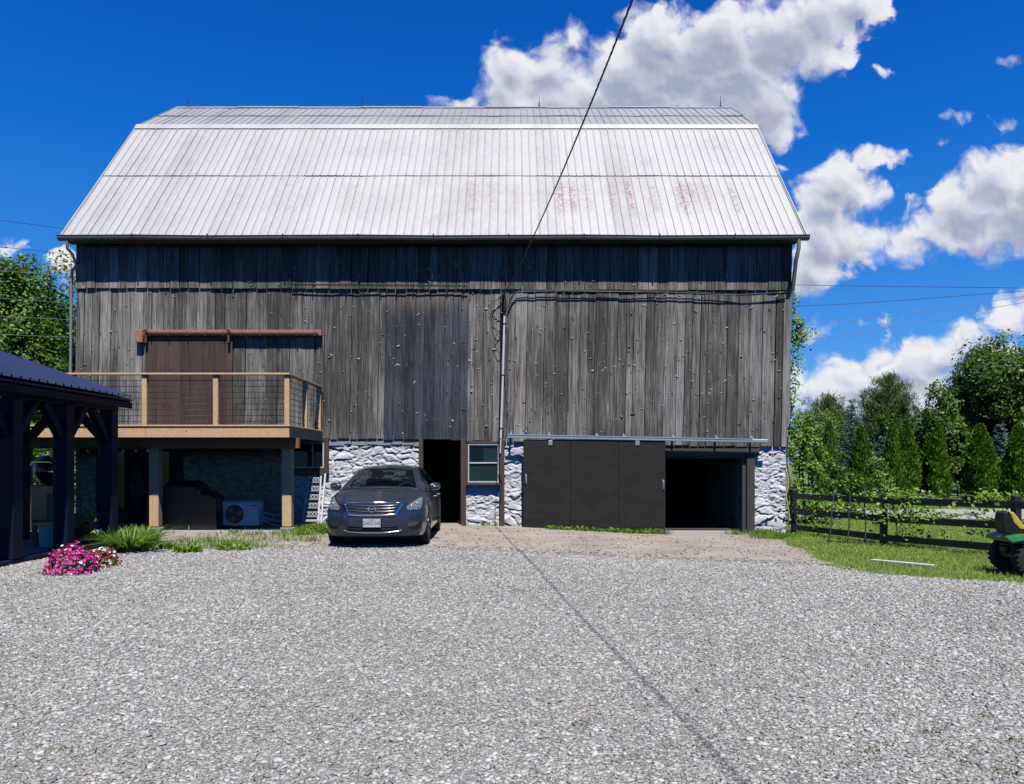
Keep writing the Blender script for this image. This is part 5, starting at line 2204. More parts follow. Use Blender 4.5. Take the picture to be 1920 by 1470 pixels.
cap(rows[0], False)
cap(rows[-1], True)
body = MB()
inner_m = MB()
for f in bf_:
    cy = sum(bv_[i][1] for i in f) / 4
    cz = sum(bv_[i][2] for i in f) / 4
    cx = sum(abs(bv_[i][0]) for i in f) / 4
    if 1.28 < cy < 4.16 and cx < .80 and cz > .32:
        inner_m.f.append(f)
    else:
        body.f.append(f)
body.v = list(bv_)
inner_m.v = list(bv_)


def weld(mb, d=1e-4):
    bm = bmesh.new()
    vv_ = [bm.verts.new(p) for p in mb.v]
    for f in mb.f:
        try:
            bm.faces.new([vv_[i] for i in f])
        except ValueError:
            pass
    bmesh.ops.remove_doubles(bm, verts=bm.verts[:], dist=d)
    loose = [v for v in bm.verts if not v.link_faces]
    bmesh.ops.delete(bm, geom=loose, context='VERTS')
    bm.verts.index_update()
    mb.v = [v.co.copy() for v in bm.verts]
    mb.f = [tuple(v.index for v in f.verts) for f in bm.faces]
    bm.free()
    return mb


weld(body, .0012)
weld(inner_m)
BVH = BVHTree.FromPolygons([tuple(v) for v in body.v], [f for f in body.f])
bod = body.build('body', M['paint'], car, smooth=32)
inner_m.build('floor_pan', M['inside'], car)


def front_y(x, z):
    h = BVH.ray_cast(Vector((x, -3, z)), Vector((0, 1, 0)))
    return h[0].y if h[0] is not None else noseoff(x, z)


def patch(name, rowsz, mat, parent, proud=.006, nx=14, nz=6, depth=.03, smooth=True):
    """panel on the nose: rowsz = [(z, xl, xr), ...] bottom to top"""
    zs = [r[0] for r in rowsz]
    mb = MB()
    vs = []
    for j in range(nz + 1):
        z = zs[0] + (zs[-1] - zs[0]) * j / nz
        xl, xr = np.interp(z, zs, [r[1] for r in rowsz]), np.interp(z, zs, [r[2] for r in rowsz])
        for i in range(nx + 1):
            x = xl + (xr - xl) * i / nx
            vs.append(Vector((x, front_y(x, z) - proud, z)))
    n = nx + 1
    fs = [(j * n + i, j * n + i + 1, (j + 1) * n + i + 1, (j + 1) * n + i) for j in range(nz) for i in range(nx)]
    N0 = len(vs)
    rim = list(range(n)) + [j * n + nx for j in range(1, nz + 1)] + [nz * n + i for i in range(nx - 1, -1, -1)] + [j * n for j in range(nz - 1, 0, -1)]
    back = [vs[i] + Vector((0, depth, 0)) for i in rim]
    L = len(rim)
    for k in range(L):
        fs.append((rim[k], N0 + k, N0 + (k + 1) % L, rim[(k + 1) % L]))
    mb.add(vs + back, fs)
    return mb.build(name, mat, parent, smooth=35 if smooth else False)


def strip(name, pts, r, mat, parent, proud=.008, flat=1.0):
    """moulding that follows the nose through (x, z) points"""
    P = catm(pts, 6)
    m = MB()
    m.tube([Vector((x, front_y(x, z) - proud, z)) for x, z in P], r, 8)
    return m.build(name, mat, parent, smooth='all')


gr_ = patch('grille', [(.600, -.40, .40), (.65, -.425, .425), (.79, -.485, .485)], M['black'], car, .004)
for z, w in ((.655, .415), (.705, .44), (.752, .465)):
    strip('grille_bar', [(-w, z + .012), (-w / 2, z + .002), (0, z), (w / 2, z + .002), (w, z + .012)], .006, M['chrome_dk'], gr_, .010)
strip('grille_trim', [(-.42, .605), (-.2, .590), (0, .588), (.2, .590), (.42, .605)], .017, M['chrome'], gr_, .008)
strip('grille_trim', [(-.49, .798), (-.25, .803), (0, .808), (.25, .803), (.49, .798)], .010, M['chrome'], gr_, .004)
for s in (-1, 1):
    r_ = [(.600, .385, .425), (.68, .425, .475), (.76, .475, .53), (.815, .515, .575)]
    patch('grille_wing', [(z, min(s * a, s * b), max(s * a, s * b)) for z, a, b in r_], M['chrome'], gr_, .016, nx=4)
# badge: ring with a bar across it
m = MB()
by = front_y(0, .70) - .028
m.tube([(.062 * math.cos(t), by, .70 + .055 * math.sin(t)) for t in np.linspace(0, 2 * math.pi, 33)], .010, 8, cap=False)
m.cbox(-.082, .082, by - .012, by + .006, .688, .712, .004)
badge = m.build('badge', M['chrome'], gr_, smooth=35)


def lettering(name, text, size, mat, parent, loc, rot=(R(90), 0, 0), depth=.001, sx=1.0):
    cu_ = bpy.data.curves.new('letters', 'FONT')
    cu_.body = text
    cu_.size = size
    cu_.align_x = 'CENTER'
    cu_.align_y = 'CENTER'
    cu_.extrude = depth
    tmp = bpy.data.objects.new('letters', cu_)
    COL.objects.link(tmp)
    bpy.context.view_layer.update()
    me = bpy.data.meshes.new_from_object(tmp.evaluated_get(bpy.context.evaluated_depsgraph_get()))
    bpy.data.objects.remove(tmp)
    bpy.data.curves.remove(cu_)
    me.materials.clear()
    me.materials.append(mat)
    me.name = name
    o = bpy.data.objects.new(name, me)
    link(o, parent)
    o.location = loc
    o.rotation_euler = rot
    o.scale = (sx, 1, 1)
    return o


lettering('badge_lettering', 'NISSAN', .026, M['plastic'], gr_, (0, by - .0135, .70), sx=1.15)
# lower air intake and chrome lip
lo = patch('lower_grille', [(.315, -.40, .40), (.37, -.46, .46), (.42, -.455, .455)], M['black'], car, .004)
for z in (.345, .385):
    strip('grille_bar', [(-.42, z + .006), (0, z), (.42, z + .006)], .006, M['plastic'], lo, .008)
strip('chrome_lip', [(-.50, .33), (-.42, .305), (-.2, .288), (0, .284), (.2, .288), (.42, .305), (.50, .33)], .011, M['chrome'], lo, .010)
# lip under the bumper
strip('bumper_lip', [(-.78, .222), (-.4, .212), (0, .208), (.4, .212), (.78, .222)], .018, M['plastic'], car, .0)
# number plate
py_ = front_y(0, .45) - .022
m = MB()
m.cbox(-.165, .165, py_ - .004, py_ + .03, .375, .535, .006)
pl = m.build('plate_holder', M['plastic'], car)
m = MB()
m.cbox(-.152, .152, py_ - .009, py_ - .0045, .382, .528, .003)
pp = m.build('number_plate', M['plate'], car)
lettering('plate_lettering', 'CAKD 545', .082, M['plate_ink'], pp, (0, py_ - .0105, .452), sx=.80)
lettering('plate_lettering', 'ONTARIO', .022, M['plate_ink'], pp, (0, py_ - .0105, .510))
# head lamps
for s in (-1, 1):
    def mir(rows_):
        return [(z, min(s * a, s * b), max(s * a, s * b)) for z, a, b in rows_]
    h = patch('headlight', mir([(.665, .60, .80), (.70, .565, .825), (.74, .575, .838), (.80, .66, .835), (.85, .735, .825), (.885, .785, .80)]), M['plastic'], car, .004, nx=10, nz=9)
    tag(h, 'headlight with clear swept lens')
    for (cx_, cz_, r) in ((.735, .745, .052), (.655, .715, .040)):
        m = MB()
        yv = front_y(s * cx_, cz_) - .010
        m.lathe([(0.0, .014), (r * .5, .006), (r * .85, -.002), (r, -.004), (r * 1.06, .01)], (s * cx_, yv, cz_), axis='Y', n=20)
        m.build('reflector', M['lamp'], h, smooth='all')
    patch('lens', mir([(.672, .606, .79), (.70, .575, .818), (.74, .585, .830), (.80, .67, .828), (.85, .74, .818), (.878, .785, .80)]), glass_mat('lamp_lens', (.45, .48, .52), .55), h, .020, nx=10, nz=9, depth=.004)
    # fog lamp pocket
    fg = patch('fog_lamp', mir([(.335, .665, .80), (.36, .615, .815), (.43, .60, .825), (.475, .62, .82)]), M['plastic'], car, .004, nx=8)
    patch('fog_trim', mir([(.385, .615, .72), (.43, .605, .765), (.47, .625, .80)]), M['chrome_dk'], fg, .012, nx=8)
    m = MB()
    yv = front_y(s * .765, .385) - .012
    m.lathe([(0.0, .010), (.022, .006), (.034, -.002), (.038, .012)], (s * .765, yv, .385), axis='Y', n=16)
    m.build('fog_lens', M['plastic'], fg, smooth='all')
# bonnet shut line and cowl
m = MB()
m.tube([Vector((x, BVH.ray_cast(Vector((x, 1.2, 3)), Vector((0, 0, -1)))[0].y + .04 * (1 - (x / .8) ** 2) * -1 + .0, BVH.ray_cast(Vector((x, 1.2, 3)), Vector((0, 0, -1)))[0].z + .004)) for x in np.linspace(-.76, .76, 21)], .012, 6)
m.build('cowl', M['plastic'], car, smooth='all')

# cabin
def cabin(y):
    zc = ip(y, [(1.16, 1.025), (1.6, 1.235), (2.05, 1.405), (2.45, 1.455), (2.9, 1.468), (3.4, 1.425), (3.75, 1.345), (4.38, 1.075)])
    xe = ip(y, [(1.16, .765), (2.05, .585), (2.9, .575), (3.7, .555), (4.38, .66)])
    ze = zc - ip(y, [(1.16, .055), (2.05, .06), (2.9, .065), (3.7, .055), (4.38, .03)])
    zb = ip(y, [(1.16, .965), (2.5, .965), (3.8, 1.0), (4.38, 1.03)])
    xb = ip(y, [(1.16, .80), (1.6, .835), (2.9, .845), (3.8, .80), (4.38, .70)])
    ze = max(ze, zb + .003)
    pts = catm([(xb, zb - .01), (xb - (xb - xe) * .10, zb + (ze - zb) * .25), (xb - (xb - xe) * .48, zb + (ze - zb) * .66), (xe + .012, ze - .012), (xe - .05, ze + .012), (xe * .55, ze + (zc - ze) * .72), (0, zc)], 4)
    return pts


cyn = np.unique(np.concatenate([np.linspace(1.16, 2.1, 26), np.linspace(2.1, 3.6, 20), np.linspace(3.6, 4.38, 14)]))
crow = [cabin(y) for y in cyn]
nc = len(crow[0])
mb_roof, mb_ws, mb_rw = MB(), MB(), MB()
mb_side = {1: MB(), -1: MB()}
for s in (1, -1):
    for a in range(len(cyn) - 1):
        ya, yb = cyn[a], cyn[a + 1]
        ym = (ya + yb) / 2
        for i in range(nc - 1):
            P = [(crow[a][i], ya), (crow[a][i + 1], ya), (crow[a + 1][i + 1], yb), (crow[a + 1][i], yb)]
            vs = [(s * p[0], y, p[1]) for p, y in P]
            u = i / (nc - 1)
            mxx = sum(p[0] for p, _ in P) / 4
            top = i >= 16
            side_ = i < 12
            if top and 1.22 < ym < 2.04 and i >= 17:
                mb_ws.add(vs, [(0, 1, 2, 3)])
            elif i >= 16 and 3.72 < ym < 4.3:
                mb_rw.add(vs, [(0, 1, 2, 3)])
            elif side_ and 1.62 < ym < 3.95 and not (2.60 < ym < 2.70) and i >= 1 and i < 11:
                mb_side[s].add(vs, [(0, 1, 2, 3)])
            else:
                mb_roof.add(vs, [(0, 1, 2, 3)])
weld(mb_roof).build('roof', M['paint'], car, smooth=40)
weld(mb_ws).build('windshield', M['carglass'], car, smooth='all')
weld(mb_rw).build('rear_window', M['carglass'], car, smooth='all')
for s in (1, -1):
    weld(mb_side[s]).build('side_window', M['carglass'], car, smooth='all')
# inside
m = MB()
m.cbox(-.70, .70, 1.34, 1.75, .62, .955, .05)
m.build('dashboard', M['inside'], car)
for x in (-.36, .36):
    m = MB()
    m.cbox(x - .25, x + .25, 2.35, 2.85, .45, .66, .05)
    m.beam((x, 2.82, .62), (x, 3.02, 1.16), .48, .14, up=(0, 1, 0), c=.04)
    m.beam((x, 3.0, 1.19), (x, 3.06, 1.34), .25, .10, up=(0, 1, 0), c=.03)
    m.build('front_seat', M['inside'], car)
m = MB()
m.cbox(-.62, .62, 3.45, 3.62, .6, 1.1, .05)
m.build('rear_seat', M['inside'], car)
m = MB()
sc0 = Vector((.37, 1.93, .93))
ring = [sc0 + Vector((.19 * math.cos(t), .09 * math.sin(t), .17 * math.sin(t))) for t in np.linspace(0, 2 * math.pi, 29)]
m.tube(ring, .016, 8, cap=False)
m.tube([sc0 + Vector((-.18, 0, 0)), sc0, sc0 + Vector((.18, 0, 0))], .022, 6)
m.tube([sc0, sc0 + Vector((0, -.2, -.1))], .03, 8)
m.build('steering_wheel', M['wirepale'], car, smooth=True)
m = MB()
m.cbox(-.12, .12, 1.98, 2.02, 1.25, 1.32, .012)
m.build('rear_view_mirror', M['plastic'], car)
# door mirrors
for s in (1, -1):
    m = MB()
    secs = []
    for t in np.linspace(0, 1, 9):
        x = .835 + .23 * t
        hz = .075 * math.sqrt(max(.03, 1 - (2 * t - 1.05) ** 2 * .85)) * (1 if t > .12 else .55)
        hy = .085 * math.sqrt(max(.03, 1 - (2 * t - 1.0) ** 2 * .8))
        secs.append((x, 1.62 - .05 * (1 - t) + .04 * t, 1.035 + .012 * t, hy, hz))
    vs = []
    nn = 12
    for (x, yv, z, hy, hz) in secs:
        for k in range(nn):
            a = 2 * math.pi * k / nn
            ca, sa = math.cos(a), math.sin(a)
            vs.append((s * x, yv - hy * (abs(ca) ** .7) * (1 if ca > 0 else -1), z + hz * (abs(sa) ** .8) * (1 if sa > 0 else -1)))
    fs = [(a * nn + k, a * nn + (k + 1) % nn, (a + 1) * nn + (k + 1) % nn, (a + 1) * nn + k) for a in range(8) for k in range(nn)]
    fs += [tuple(range(nn)), tuple(8 * nn + k for k in range(nn))]
    m.add(vs, fs)
    mo = m.build('door_mirror', M['paint'], car, smooth=50)
    m = MB()
    m.tube([(s * .86, 1.54, 1.05), (s * .96, 1.535, 1.052), (s * 1.055, 1.57, 1.055)], .010, 6)
    m.build('mirror_repeater', M['chrome'], mo, smooth='all')
# wheels
for (x, y) in ((-.80, AXF), (.80, AXF), (-.80, AXR), (.80, AXR)):
    s = 1 if x > 0 else -1
    m = MB()
    m.lathe([(.20, -.10), (.30, -.108), (.325, -.10), (WR, -.085), (WR, .085), (.325, .10), (.30, .108), (.20, .10)], (x, y, WR), axis='X', n=36)
    wh = m.build('wheel', M['tyre'], car, smooth=35)
    m = MB()
    m.lathe([(0, s * .06), (.05, s * .07), (.06, s * .05), (.19, s * .085), (.215, s * .10), (.21, 0)], (x, y, WR), axis='X', n=30)
    for k in range(5):
        t = k * 2 * math.pi / 5
        m.beam((x + s * .075, y + .04 * math.cos(t), WR + .04 * math.sin(t)), (x + s * .095, y + .2 * math.cos(t), WR + .2 * math.sin(t)), .05, .02, up=(1, 0, 0))
    m.build('rim', M['rim'], wh, smooth=35)
# door shut lines and handle on the side in view
for s in (1, -1):
    for yv in (1.42, 2.62, 3.55):
        m = MB()
        pts = []
        for z in np.linspace(.32, .93, 9):
            h = BVH.ray_cast(Vector((s * 3, yv, z)), Vector((-s, 0, 0)))
            if h[0] is not None:
                pts.append(h[0] + Vector((s * .0006, 0, 0)))
        if len(pts) > 2:
            m.tube(pts, .0035, 5)
            m.build('door_seam', M['plastic'], car, smooth='all')
    for yv in (2.45, 3.40):
        h = BVH.ray_cast(Vector((s * 3, yv, .82)), Vector((-s, 0, 0)))
        m = MB()
        q = h[0]
        m.tube([q, q + Vector((s * .035, .02, 0)), q + Vector((s * .035, .16, .005)), q + Vector((0, .18, .005))], .011, 8)
        m.build('door_handle', M['chrome'], car, smooth='all')

# ------------------------------------------------------------------ ride-on mower (faces right, mostly outside the frame)
M['green'] = plain('green_paint', (0.012, 0.17, 0.035), 0.38, var=0.15, coat=0.15)
M['yellow'] = plain('yellow_vinyl', (0.66, 0.50, 0.06), 0.45, var=0.1)
mw = thing('ride_on_mower', 'green ride-on mower with yellow seat standing on the grass by the fence', 'lawn mower', (7.44, 11.22, gz(7.44, 11.22)), R(-9))
for s in (1, -1):
    m = MB()
    m.lathe([(.10, -.10), (.20, -.115), (.245, -.10), (.26, -.07), (.26, .07), (.245, .10), (.20, .115), (.10, .10)], (0, s * .36, .26), axis='Y', n=28)
    for k in range(22):
        t = k * 2 * math.pi / 22
        for q in (-1, 1):
            a = Vector((.258 * math.cos(t), s * .36 + q * .10, .26 + .258 * math.sin(t)))
            b = Vector((.268 * math.cos(t + .12), s * .36, .26 + .268 * math.sin(t + .12)))
            m.beam(a, b, .022, .02, up=(math.cos(t), 0, math.sin(t)))
    w_ = m.build('rear_wheel', M['tyre'], mw, smooth=35)
    m = MB()
    m.lathe([(0, s * .05), (.05, s * .06), (.06, s * .03), (.10, s * .08), (.115, s * .1)], (0, s * .36, .26), axis='Y', n=20)
    m.build('hub', M['yellow'], w_, smooth=True)
    m = MB()
    m.lathe([(.06, -.07), (.14, -.08), (.175, -.06), (.185, 0), (.175, .06), (.14, .08), (.06, .07)], (1.22, s * .34, .185), axis='Y', n=24)
    m.build('front_wheel', M['tyre'], mw, smooth=True)
# fender pan
vs, fs = [], []
nu_, nv_ = 15, 13
for i in range(nu_):
    for j in range(nv_):
        u, v = i / (nu_ - 1) * 2 - 1, j / (nv_ - 1) * 2 - 1
        x = .02 + .36 * u * (1 - .10 * abs(v) ** 4)
        y = .50 * v * (1 - .12 * max(0, -u) ** 3)
        z = .585 - .10 * max(0, abs(u) - .45) ** 1.5 - .16 * max(0, abs(v) - .62) ** 1.6 + .035 * math.exp(-((abs(v) - .55) / .2) ** 2)
        vs.append((x, y, z))
vs2 = [(x * .97, y * .97, min(z - .03, .50)) for x, y, z in vs]
for i in range(nu_ - 1):
    for j in range(nv_ - 1):
        a = i * nv_ + j
        fs.append((a, a + 1, a + nv_ + 1, a + nv_))
N0 = len(vs)
fs2 = [tuple(N0 + i for i in reversed(f)) for f in fs]
rim_ = [j for j in range(nv_)] + [i * nv_ + nv_ - 1 for i in range(1, nu_)] + [(nu_ - 1) * nv_ + j for j in range(nv_ - 2, -1, -1)] + [i * nv_ for i in range(nu_ - 2, 0, -1)]
fr_ = [(rim_[k], rim_[(k + 1) % len(rim_)], N0 + rim_[(k + 1) % len(rim_)], N0 + rim_[k]) for k in range(len(rim_))]
m = MB()
m.add(vs + vs2, fs + fs2 + fr_)
m.build('fender', M['green'], mw, smooth=45)
m = MB()
m.cbox(-.20, .95, -.22, .22, .24, .46, .02)
m.cbox(-.26, -.16, -.10, .10, .32, .42, .02)
m.build('chassis', M['plastic'], mw)
# seat: black shell behind, yellow cushion in front
m = MB()
sh = [(-.27, .60), (-.31, .78), (-.29, .905), (-.23, .92), (-.20, .87), (-.17, .78), (-.08, .66), (.22, .63), (.24, .60)]
m.prism(sh, -.14, .14)
se = m.build('seat', M['plastic'], mw)
bvl = se.modifiers.new('soft', 'BEVEL')
bvl.width = .02
bvl.segments = 2
m = MB()
ca_ = [(-.235, .932), (-.16, .915), (-.10, .83), (-.03, .735), (.06, .705), (.24, .70), (.265, .66), (.22, .635), (-.08, .665), (-.165, .76), (-.20, .86)]
m.prism(ca_, -.15, .15)
cu2 = m.build('cushion', M['yellow'], se)
bvl = cu2.modifiers.new('soft', 'BEVEL')
bvl.width = .018
bvl.segments = 2
m = MB()
m.tube([(-.05, .47, .58), (-.05, .50, .68)], .012, 6)
m.lathe([(.001, .03), (.03, .015), (.03, -.015), (.001, -.03)], (-.05, .50, .69), n=10)
m.build('lever', M['plastic'], mw, smooth=True)
m = MB()
m.cbox(.62, 1.50, -.26, .26, .36, .80, .09)
m.build('bonnet', M['green'], mw, smooth=30)
m = MB()
m.tube([(.66, 0, .7), (.50, 0, 1.0)], .025, 8)
m.tube([(.49 + .06 * math.sin(t), .17 * math.cos(t), 1.0 + .14 * math.sin(t)) for t in np.linspace(0, 2 * math.pi, 25)], .014, 6, cap=False)
m.tube([(.49, -.16, 1.0), (.5, .16, 1.0)], .012, 6)
m.build('steering_wheel', M['plastic'], mw, smooth=True)
m = MB()
m.cbox(.30, .98, -.52, .52, .09, .24, .03)
m.build('mower_deck', M['green'], mw)

# ------------------------------------------------------------------ vegetation
def lobes_in(rng, c, R_, k, lr=(0.26, 0.44)):
    """lobe centres and radii that fill an ellipsoidal crown"""
    c = np.array(c, float)
    R_ = np.array(R_, float)
    out = []
    for i in range(k):
        d = rng.normal(size=3)
        d /= np.linalg.norm(d)
        if d[2] < -0.55:
            d[2] *= -0.4
        r = rng.uniform(0.35, 0.80)
        s = rng.uniform(*lr)
        out.append((c + d * R_ * r, R_ * s * rng.uniform(0.85, 1.15, 3)))
    return out


def leafy(rng, lobes, per_m2, leaf, up=0.35, droop=0.0, thick=0.30, aspect=0.62):
    geo = []
    for (c, r) in lobes:
        area = 4 * math.pi * ((r[0] * r[1]) ** 1.6 + (r[0] * r[2]) ** 1.6 + (r[1] * r[2]) ** 1.6) ** (1 / 1.6) / 3 ** (1 / 1.6)
        n = max(20, int(area * per_m2))
        d = unit(rng.normal(size=(n, 3)))
        # branchlet clumps: pull leaves towards a set of random shoots
        ns = max(6, n // 26)
        sh = unit(rng.normal(size=(ns, 3)))
        pick = rng.integers(0, ns, n)
        d = unit(d * 0.28 + sh[pick])
        rad = 1 - thick * rng.random(n) ** 1.6 + 0.13 * rng.normal(size=ns)[pick]
        p = c + d * rad[:, None] * r
        nrm = unit(d * 0.8 + np.array([0, 0, up]) + rng.normal(size=(n, 3)) * 0.45)
        t = np.cross(nrm, rng.normal(size=(n, 3)))
        t[:, 2] -= droop
        L = leaf * rng.uniform(0.65, 1.3, n)
        geo.append(diamonds(p, t, L, L * aspect, rng, face=nrm, fold=0.12))
    return cat_geo(geo)


def trunk_mesh(base, top, r0, r1, lobes, rng, nb=8):
    m = MB()
    b, t = Vector(base), Vector(top)
    pts = [b.lerp(t, k / 6) + Vector((rng.normal() * r0 * .25, rng.normal() * r0 * .25, 0)) * (k > 0) for k in range(7)]
    m.tube(pts, [r0 * 1.25] + [r0 + (r1 - r0) * k / 6 for k in range(1, 7)], 9)
    for i in range(min(nb, len(lobes))):
        c = Vector(lobes[i][0])
        s = b.lerp(t, rng.uniform(.35, .9))
        mid = s.lerp(c, .5) + Vector((rng.normal() * .2, rng.normal() * .2, -abs(s - c) * 0.0 if False else -.1))
        m.tube(smooth_path([s, mid, c], 4), [r0 * .38 * (1 - k / 9) + .012 for k in range(9)], 6)
    return m


def deciduous(name, label, base, H, crown_c, crown_R, k, leaf, dens, mat, seed, cat='tree', group=None, lr=(0.26, 0.44), trunk_r=.22, aspect=.62):
    rng = np.random.default_rng(seed)
    b = np.array(base, float)
    root = thing(name, label, cat, tuple(b), group=group)
    lob = lobes_in(rng, crown_c, crown_R, k, lr)
    lob.append((np.array(crown_c, float), np.array(crown_R, float) * 0.62))
    v, f = leafy(rng, lob, dens, leaf, aspect=aspect)
    np_mesh('crown', v, f, mat, root)
    tm = trunk_mesh((0, 0, -.1), (crown_c[0] * .6, crown_c[1] * .6, crown_c[2]), trunk_r, trunk_r * .3, lob, rng)
    tm.build('trunk', M['bark'], root, smooth='all')
    return root


def at(px, Y, z=None):
    x = (px - 960) / F * Y
    return (x, Y, gz(x, Y) if z is None else z)


def zat(py, Y):
    return CAMZ + (HY - py) / F * Y


# big trees behind the barn on the left
b = at(48, 37)
deciduous('maple_tree', 'tall bushy green tree behind the barn at the far left', b, 13, (0, 0, 6.6), (2.95, 2.9, 5.4), 46, .19, 52, M['leaf_mid'], 41, group=None, trunk_r=.26)
b = at(-50, 36)
deciduous('maple_tree', 'green tree cut by the left edge above the pavilion roof', b, 12, (0, 0, 6.4), (2.0, 2.6, 5.0), 26, .19, 48, M['leaf_mid'], 42)
b = at(108, 40)
deciduous('maple_tree', 'shorter green tree half hidden by the left barn corner', b, 11, (0, 0, 5.2), (1.9, 2.4, 4.6), 26, .19, 50, M['leaf_bright'], 43)
# bushes behind the stairs at the far left
b = at(10, 25)
shrubs_left = [(b, 'dense green bush behind the deck stairs at the left edge', 84), (at(85, 27), 'bush seen between the pavilion posts left of the barn corner', 85), (at(130, 30), 'bush tucked behind the left barn corner', 86)]
# big maple on the right
b = at(1900, 45)
deciduous('maple_tree', 'huge dark green broad tree at the right edge behind the hedge', b, 10, (0, 0, 4.9), (4.9, 4.2, 4.3), 110, .19, 58, M['leaf_dark'], 44, trunk_r=.4, lr=(.2, .36))
b = at(1775, 42)
deciduous('maple_tree', 'dark leafy tree in front of the huge maple, right of the pines', b, 6, (0, 0, 2.7), (1.6, 1.7, 2.9), 34, .16, 70, M['leaf_dark'], 45, trunk_r=.16)
b = at(1960, 40)
deciduous('maple_tree', 'leafy tree cut by the right edge below the huge maple', b, 6, (0, 0, 2.9), (2.2, 1.9, 2.8), 26, .17, 55, M['leaf_mid'], 46, trunk_r=.16)
for (px, Y, h, lab, sd) in ((1795, 39, 2.3, 'dark bush filling the gap between the pointed and the tallest cedar', 201), (1868, 39, 2.4, 'dark bush right of the tallest cedar', 202), (1640, 44, 3.0, 'dark bush behind the single cedar and the paired cedars', 203), (1580, 44, 2.6, 'dark bush behind the slim cedar nearest the barn', 204), (1720, 44, 3.2, 'dark bush behind the shorter cedar', 205)):
    deciduous('hedge_bush', lab, at(px, Y), h, (0, 0, h * .5), (1.5, 1.1, h * .52), 20, .15, 75, M['leaf_dark'], sd, cat='bush', trunk_r=.06)
# trees filling the gap beside the barn
b = at(1535, 46)
deciduous('willow_tree', 'olive green feathery tree right of the barn behind the shrubs', b, 6, (0, 0, 3.4), (1.7, 1.6, 2.5), 24, .20, 60, M['leaf_mid'], 47, trunk_r=.14, aspect=.26)
b = at(1720, 48)
deciduous('willow_tree', 'low green bushy tree between the pine and the huge maple', b, 5, (0, 0, 2.9), (2.0, 1.6, 2.5), 24, .20, 55, M['leaf_dark'], 48, trunk_r=.14)


def pine(label, base, H, Rr, seed, mat):
    rng = np.random.default_rng(seed)
    root = thing('pine_tree', label, 'tree', base)
    geo = []
    tips = []
    for lev in np.linspace(.10, 1.0, 17):
        rr = Rr * (1 - lev) ** .45 * (1.0 if lev > .2 else .85) + .10
        nb = max(6, int(15 * (1 - lev) + 6))
        for i in range(nb):
            a = rng.uniform(0, 2 * math.pi)
            L = rr * rng.uniform(.7, 1.12)
            s = np.array([0, 0, lev * H])
            e = s + np.array([math.cos(a) * L, math.sin(a) * L, L * .30 + rng.uniform(0, .35)])
            ns = max(3, int(L * 5))
            for t in np.linspace(.3, 1, ns):
                c = s + (e - s) * t + np.array([rng.normal() * .18, rng.normal() * .18, .05])
                n = 34
                d = rng.normal(size=(n, 3)) * .55 + np.array([math.cos(a) * .35, math.sin(a) * .35, 1.05])
                p = c + rng.normal(size=(n, 3)) * np.array([.10, .10, .16])
                l = rng.uniform(.16, .34, n)
                geo.append(diamonds(p, d, l, l * .13, rng))
            tips.append((Vector(s), Vector(e)))
    v, f = cat_geo(geo)
    np_mesh('crown', v, f, mat, root)
    m = MB()
    m.tube([(0, 0, -.1), (0.03, 0, H * .5), (0, 0, H * .98)], [.16, .09, .015], 8)
    for s, e in tips[::2]:
        m.tube([s, e], [.03, .008], 5)
    m.build('trunk', M['bark'], root, smooth='all')
    return root


pine('full dark pine with upright tips behind the blue spruce', at(1667, 52), zat(700, 52) - .4, 2.7, 51, M['needle_pine'])
pine('smaller thin pine left of the blue spruce beside the barn', at(1556, 50), zat(742, 50) - .3, 1.9, 52, M['needle_pine'])


def spruce(label, base, H, Rr, seed, mat):
    rng = np.random.default_rng(seed)
    root = thing('spruce_tree', label, 'tree', base)
    geo = []
    m = MB()
    m.tube([(0, 0, -.1), (0, 0, H * .99)], [.13, .01], 8)
    for lev in np.linspace(.04, .97, 23):
        rr = Rr * (1 - lev) ** .85 + .05
        nb = int(13 * (1 - lev) + 6)
        ph = rng.uniform(0, 6)
        for i in range(nb):
            a = ph + 2 * math.pi * i / nb + rng.normal() * .12
            L = rr * rng.uniform(.8, 1.08)
            s = np.array([0, 0, lev * H + rng.normal() * .05])
            dr = np.array([math.cos(a), math.sin(a), 0])
            ts = np.linspace(.15, 1, max(3, int(L * 9)))
            for t in ts:
                c = s + dr * L * t + np.array([0, 0, -.16 * L * math.sin(t * 2.2) + .07 * t])
                w = .22 * L * (1 - t) + .05
                n = 11
                p = c + rng.normal(size=(n, 3)) * np.array([w * .6, w * .6, .035])
                d = dr * .8 + rng.normal(size=(n, 3)) * np.array([.6, .6, .25])
                l = rng.uniform(.07, .15, n)
                geo.append(diamonds(p, d, l, l * .34, rng, face=np.array([0, 0, 1.0]) + rng.normal(size=(n, 3)) * .4))
            m.tube([Vector(s), Vector(s + dr * L * .9 + np.array([0, 0, -.1 * L]))], [.018, .004], 4)
    v, f = cat_geo(geo)
    np_mesh('crown', v, f, mat, root)
    m.build('trunk', M['bark'], root, smooth='all')
    return root


spruce('silvery blue spruce with layered branches between the barn and the pine', at(1597, 41), zat(742, 41), 1.35, 61, M['needle_blue'])
spruce('small dark blue spruce between the two leftmost cedar columns', at(1655, 41.5), zat(812, 41.5), 1.1, 62, M['needle_blue'])
spruce('bluish spruce right of the tall cedar near the right edge', at(1876, 40), zat(790, 40), 1.2, 63, M['needle_blue'])


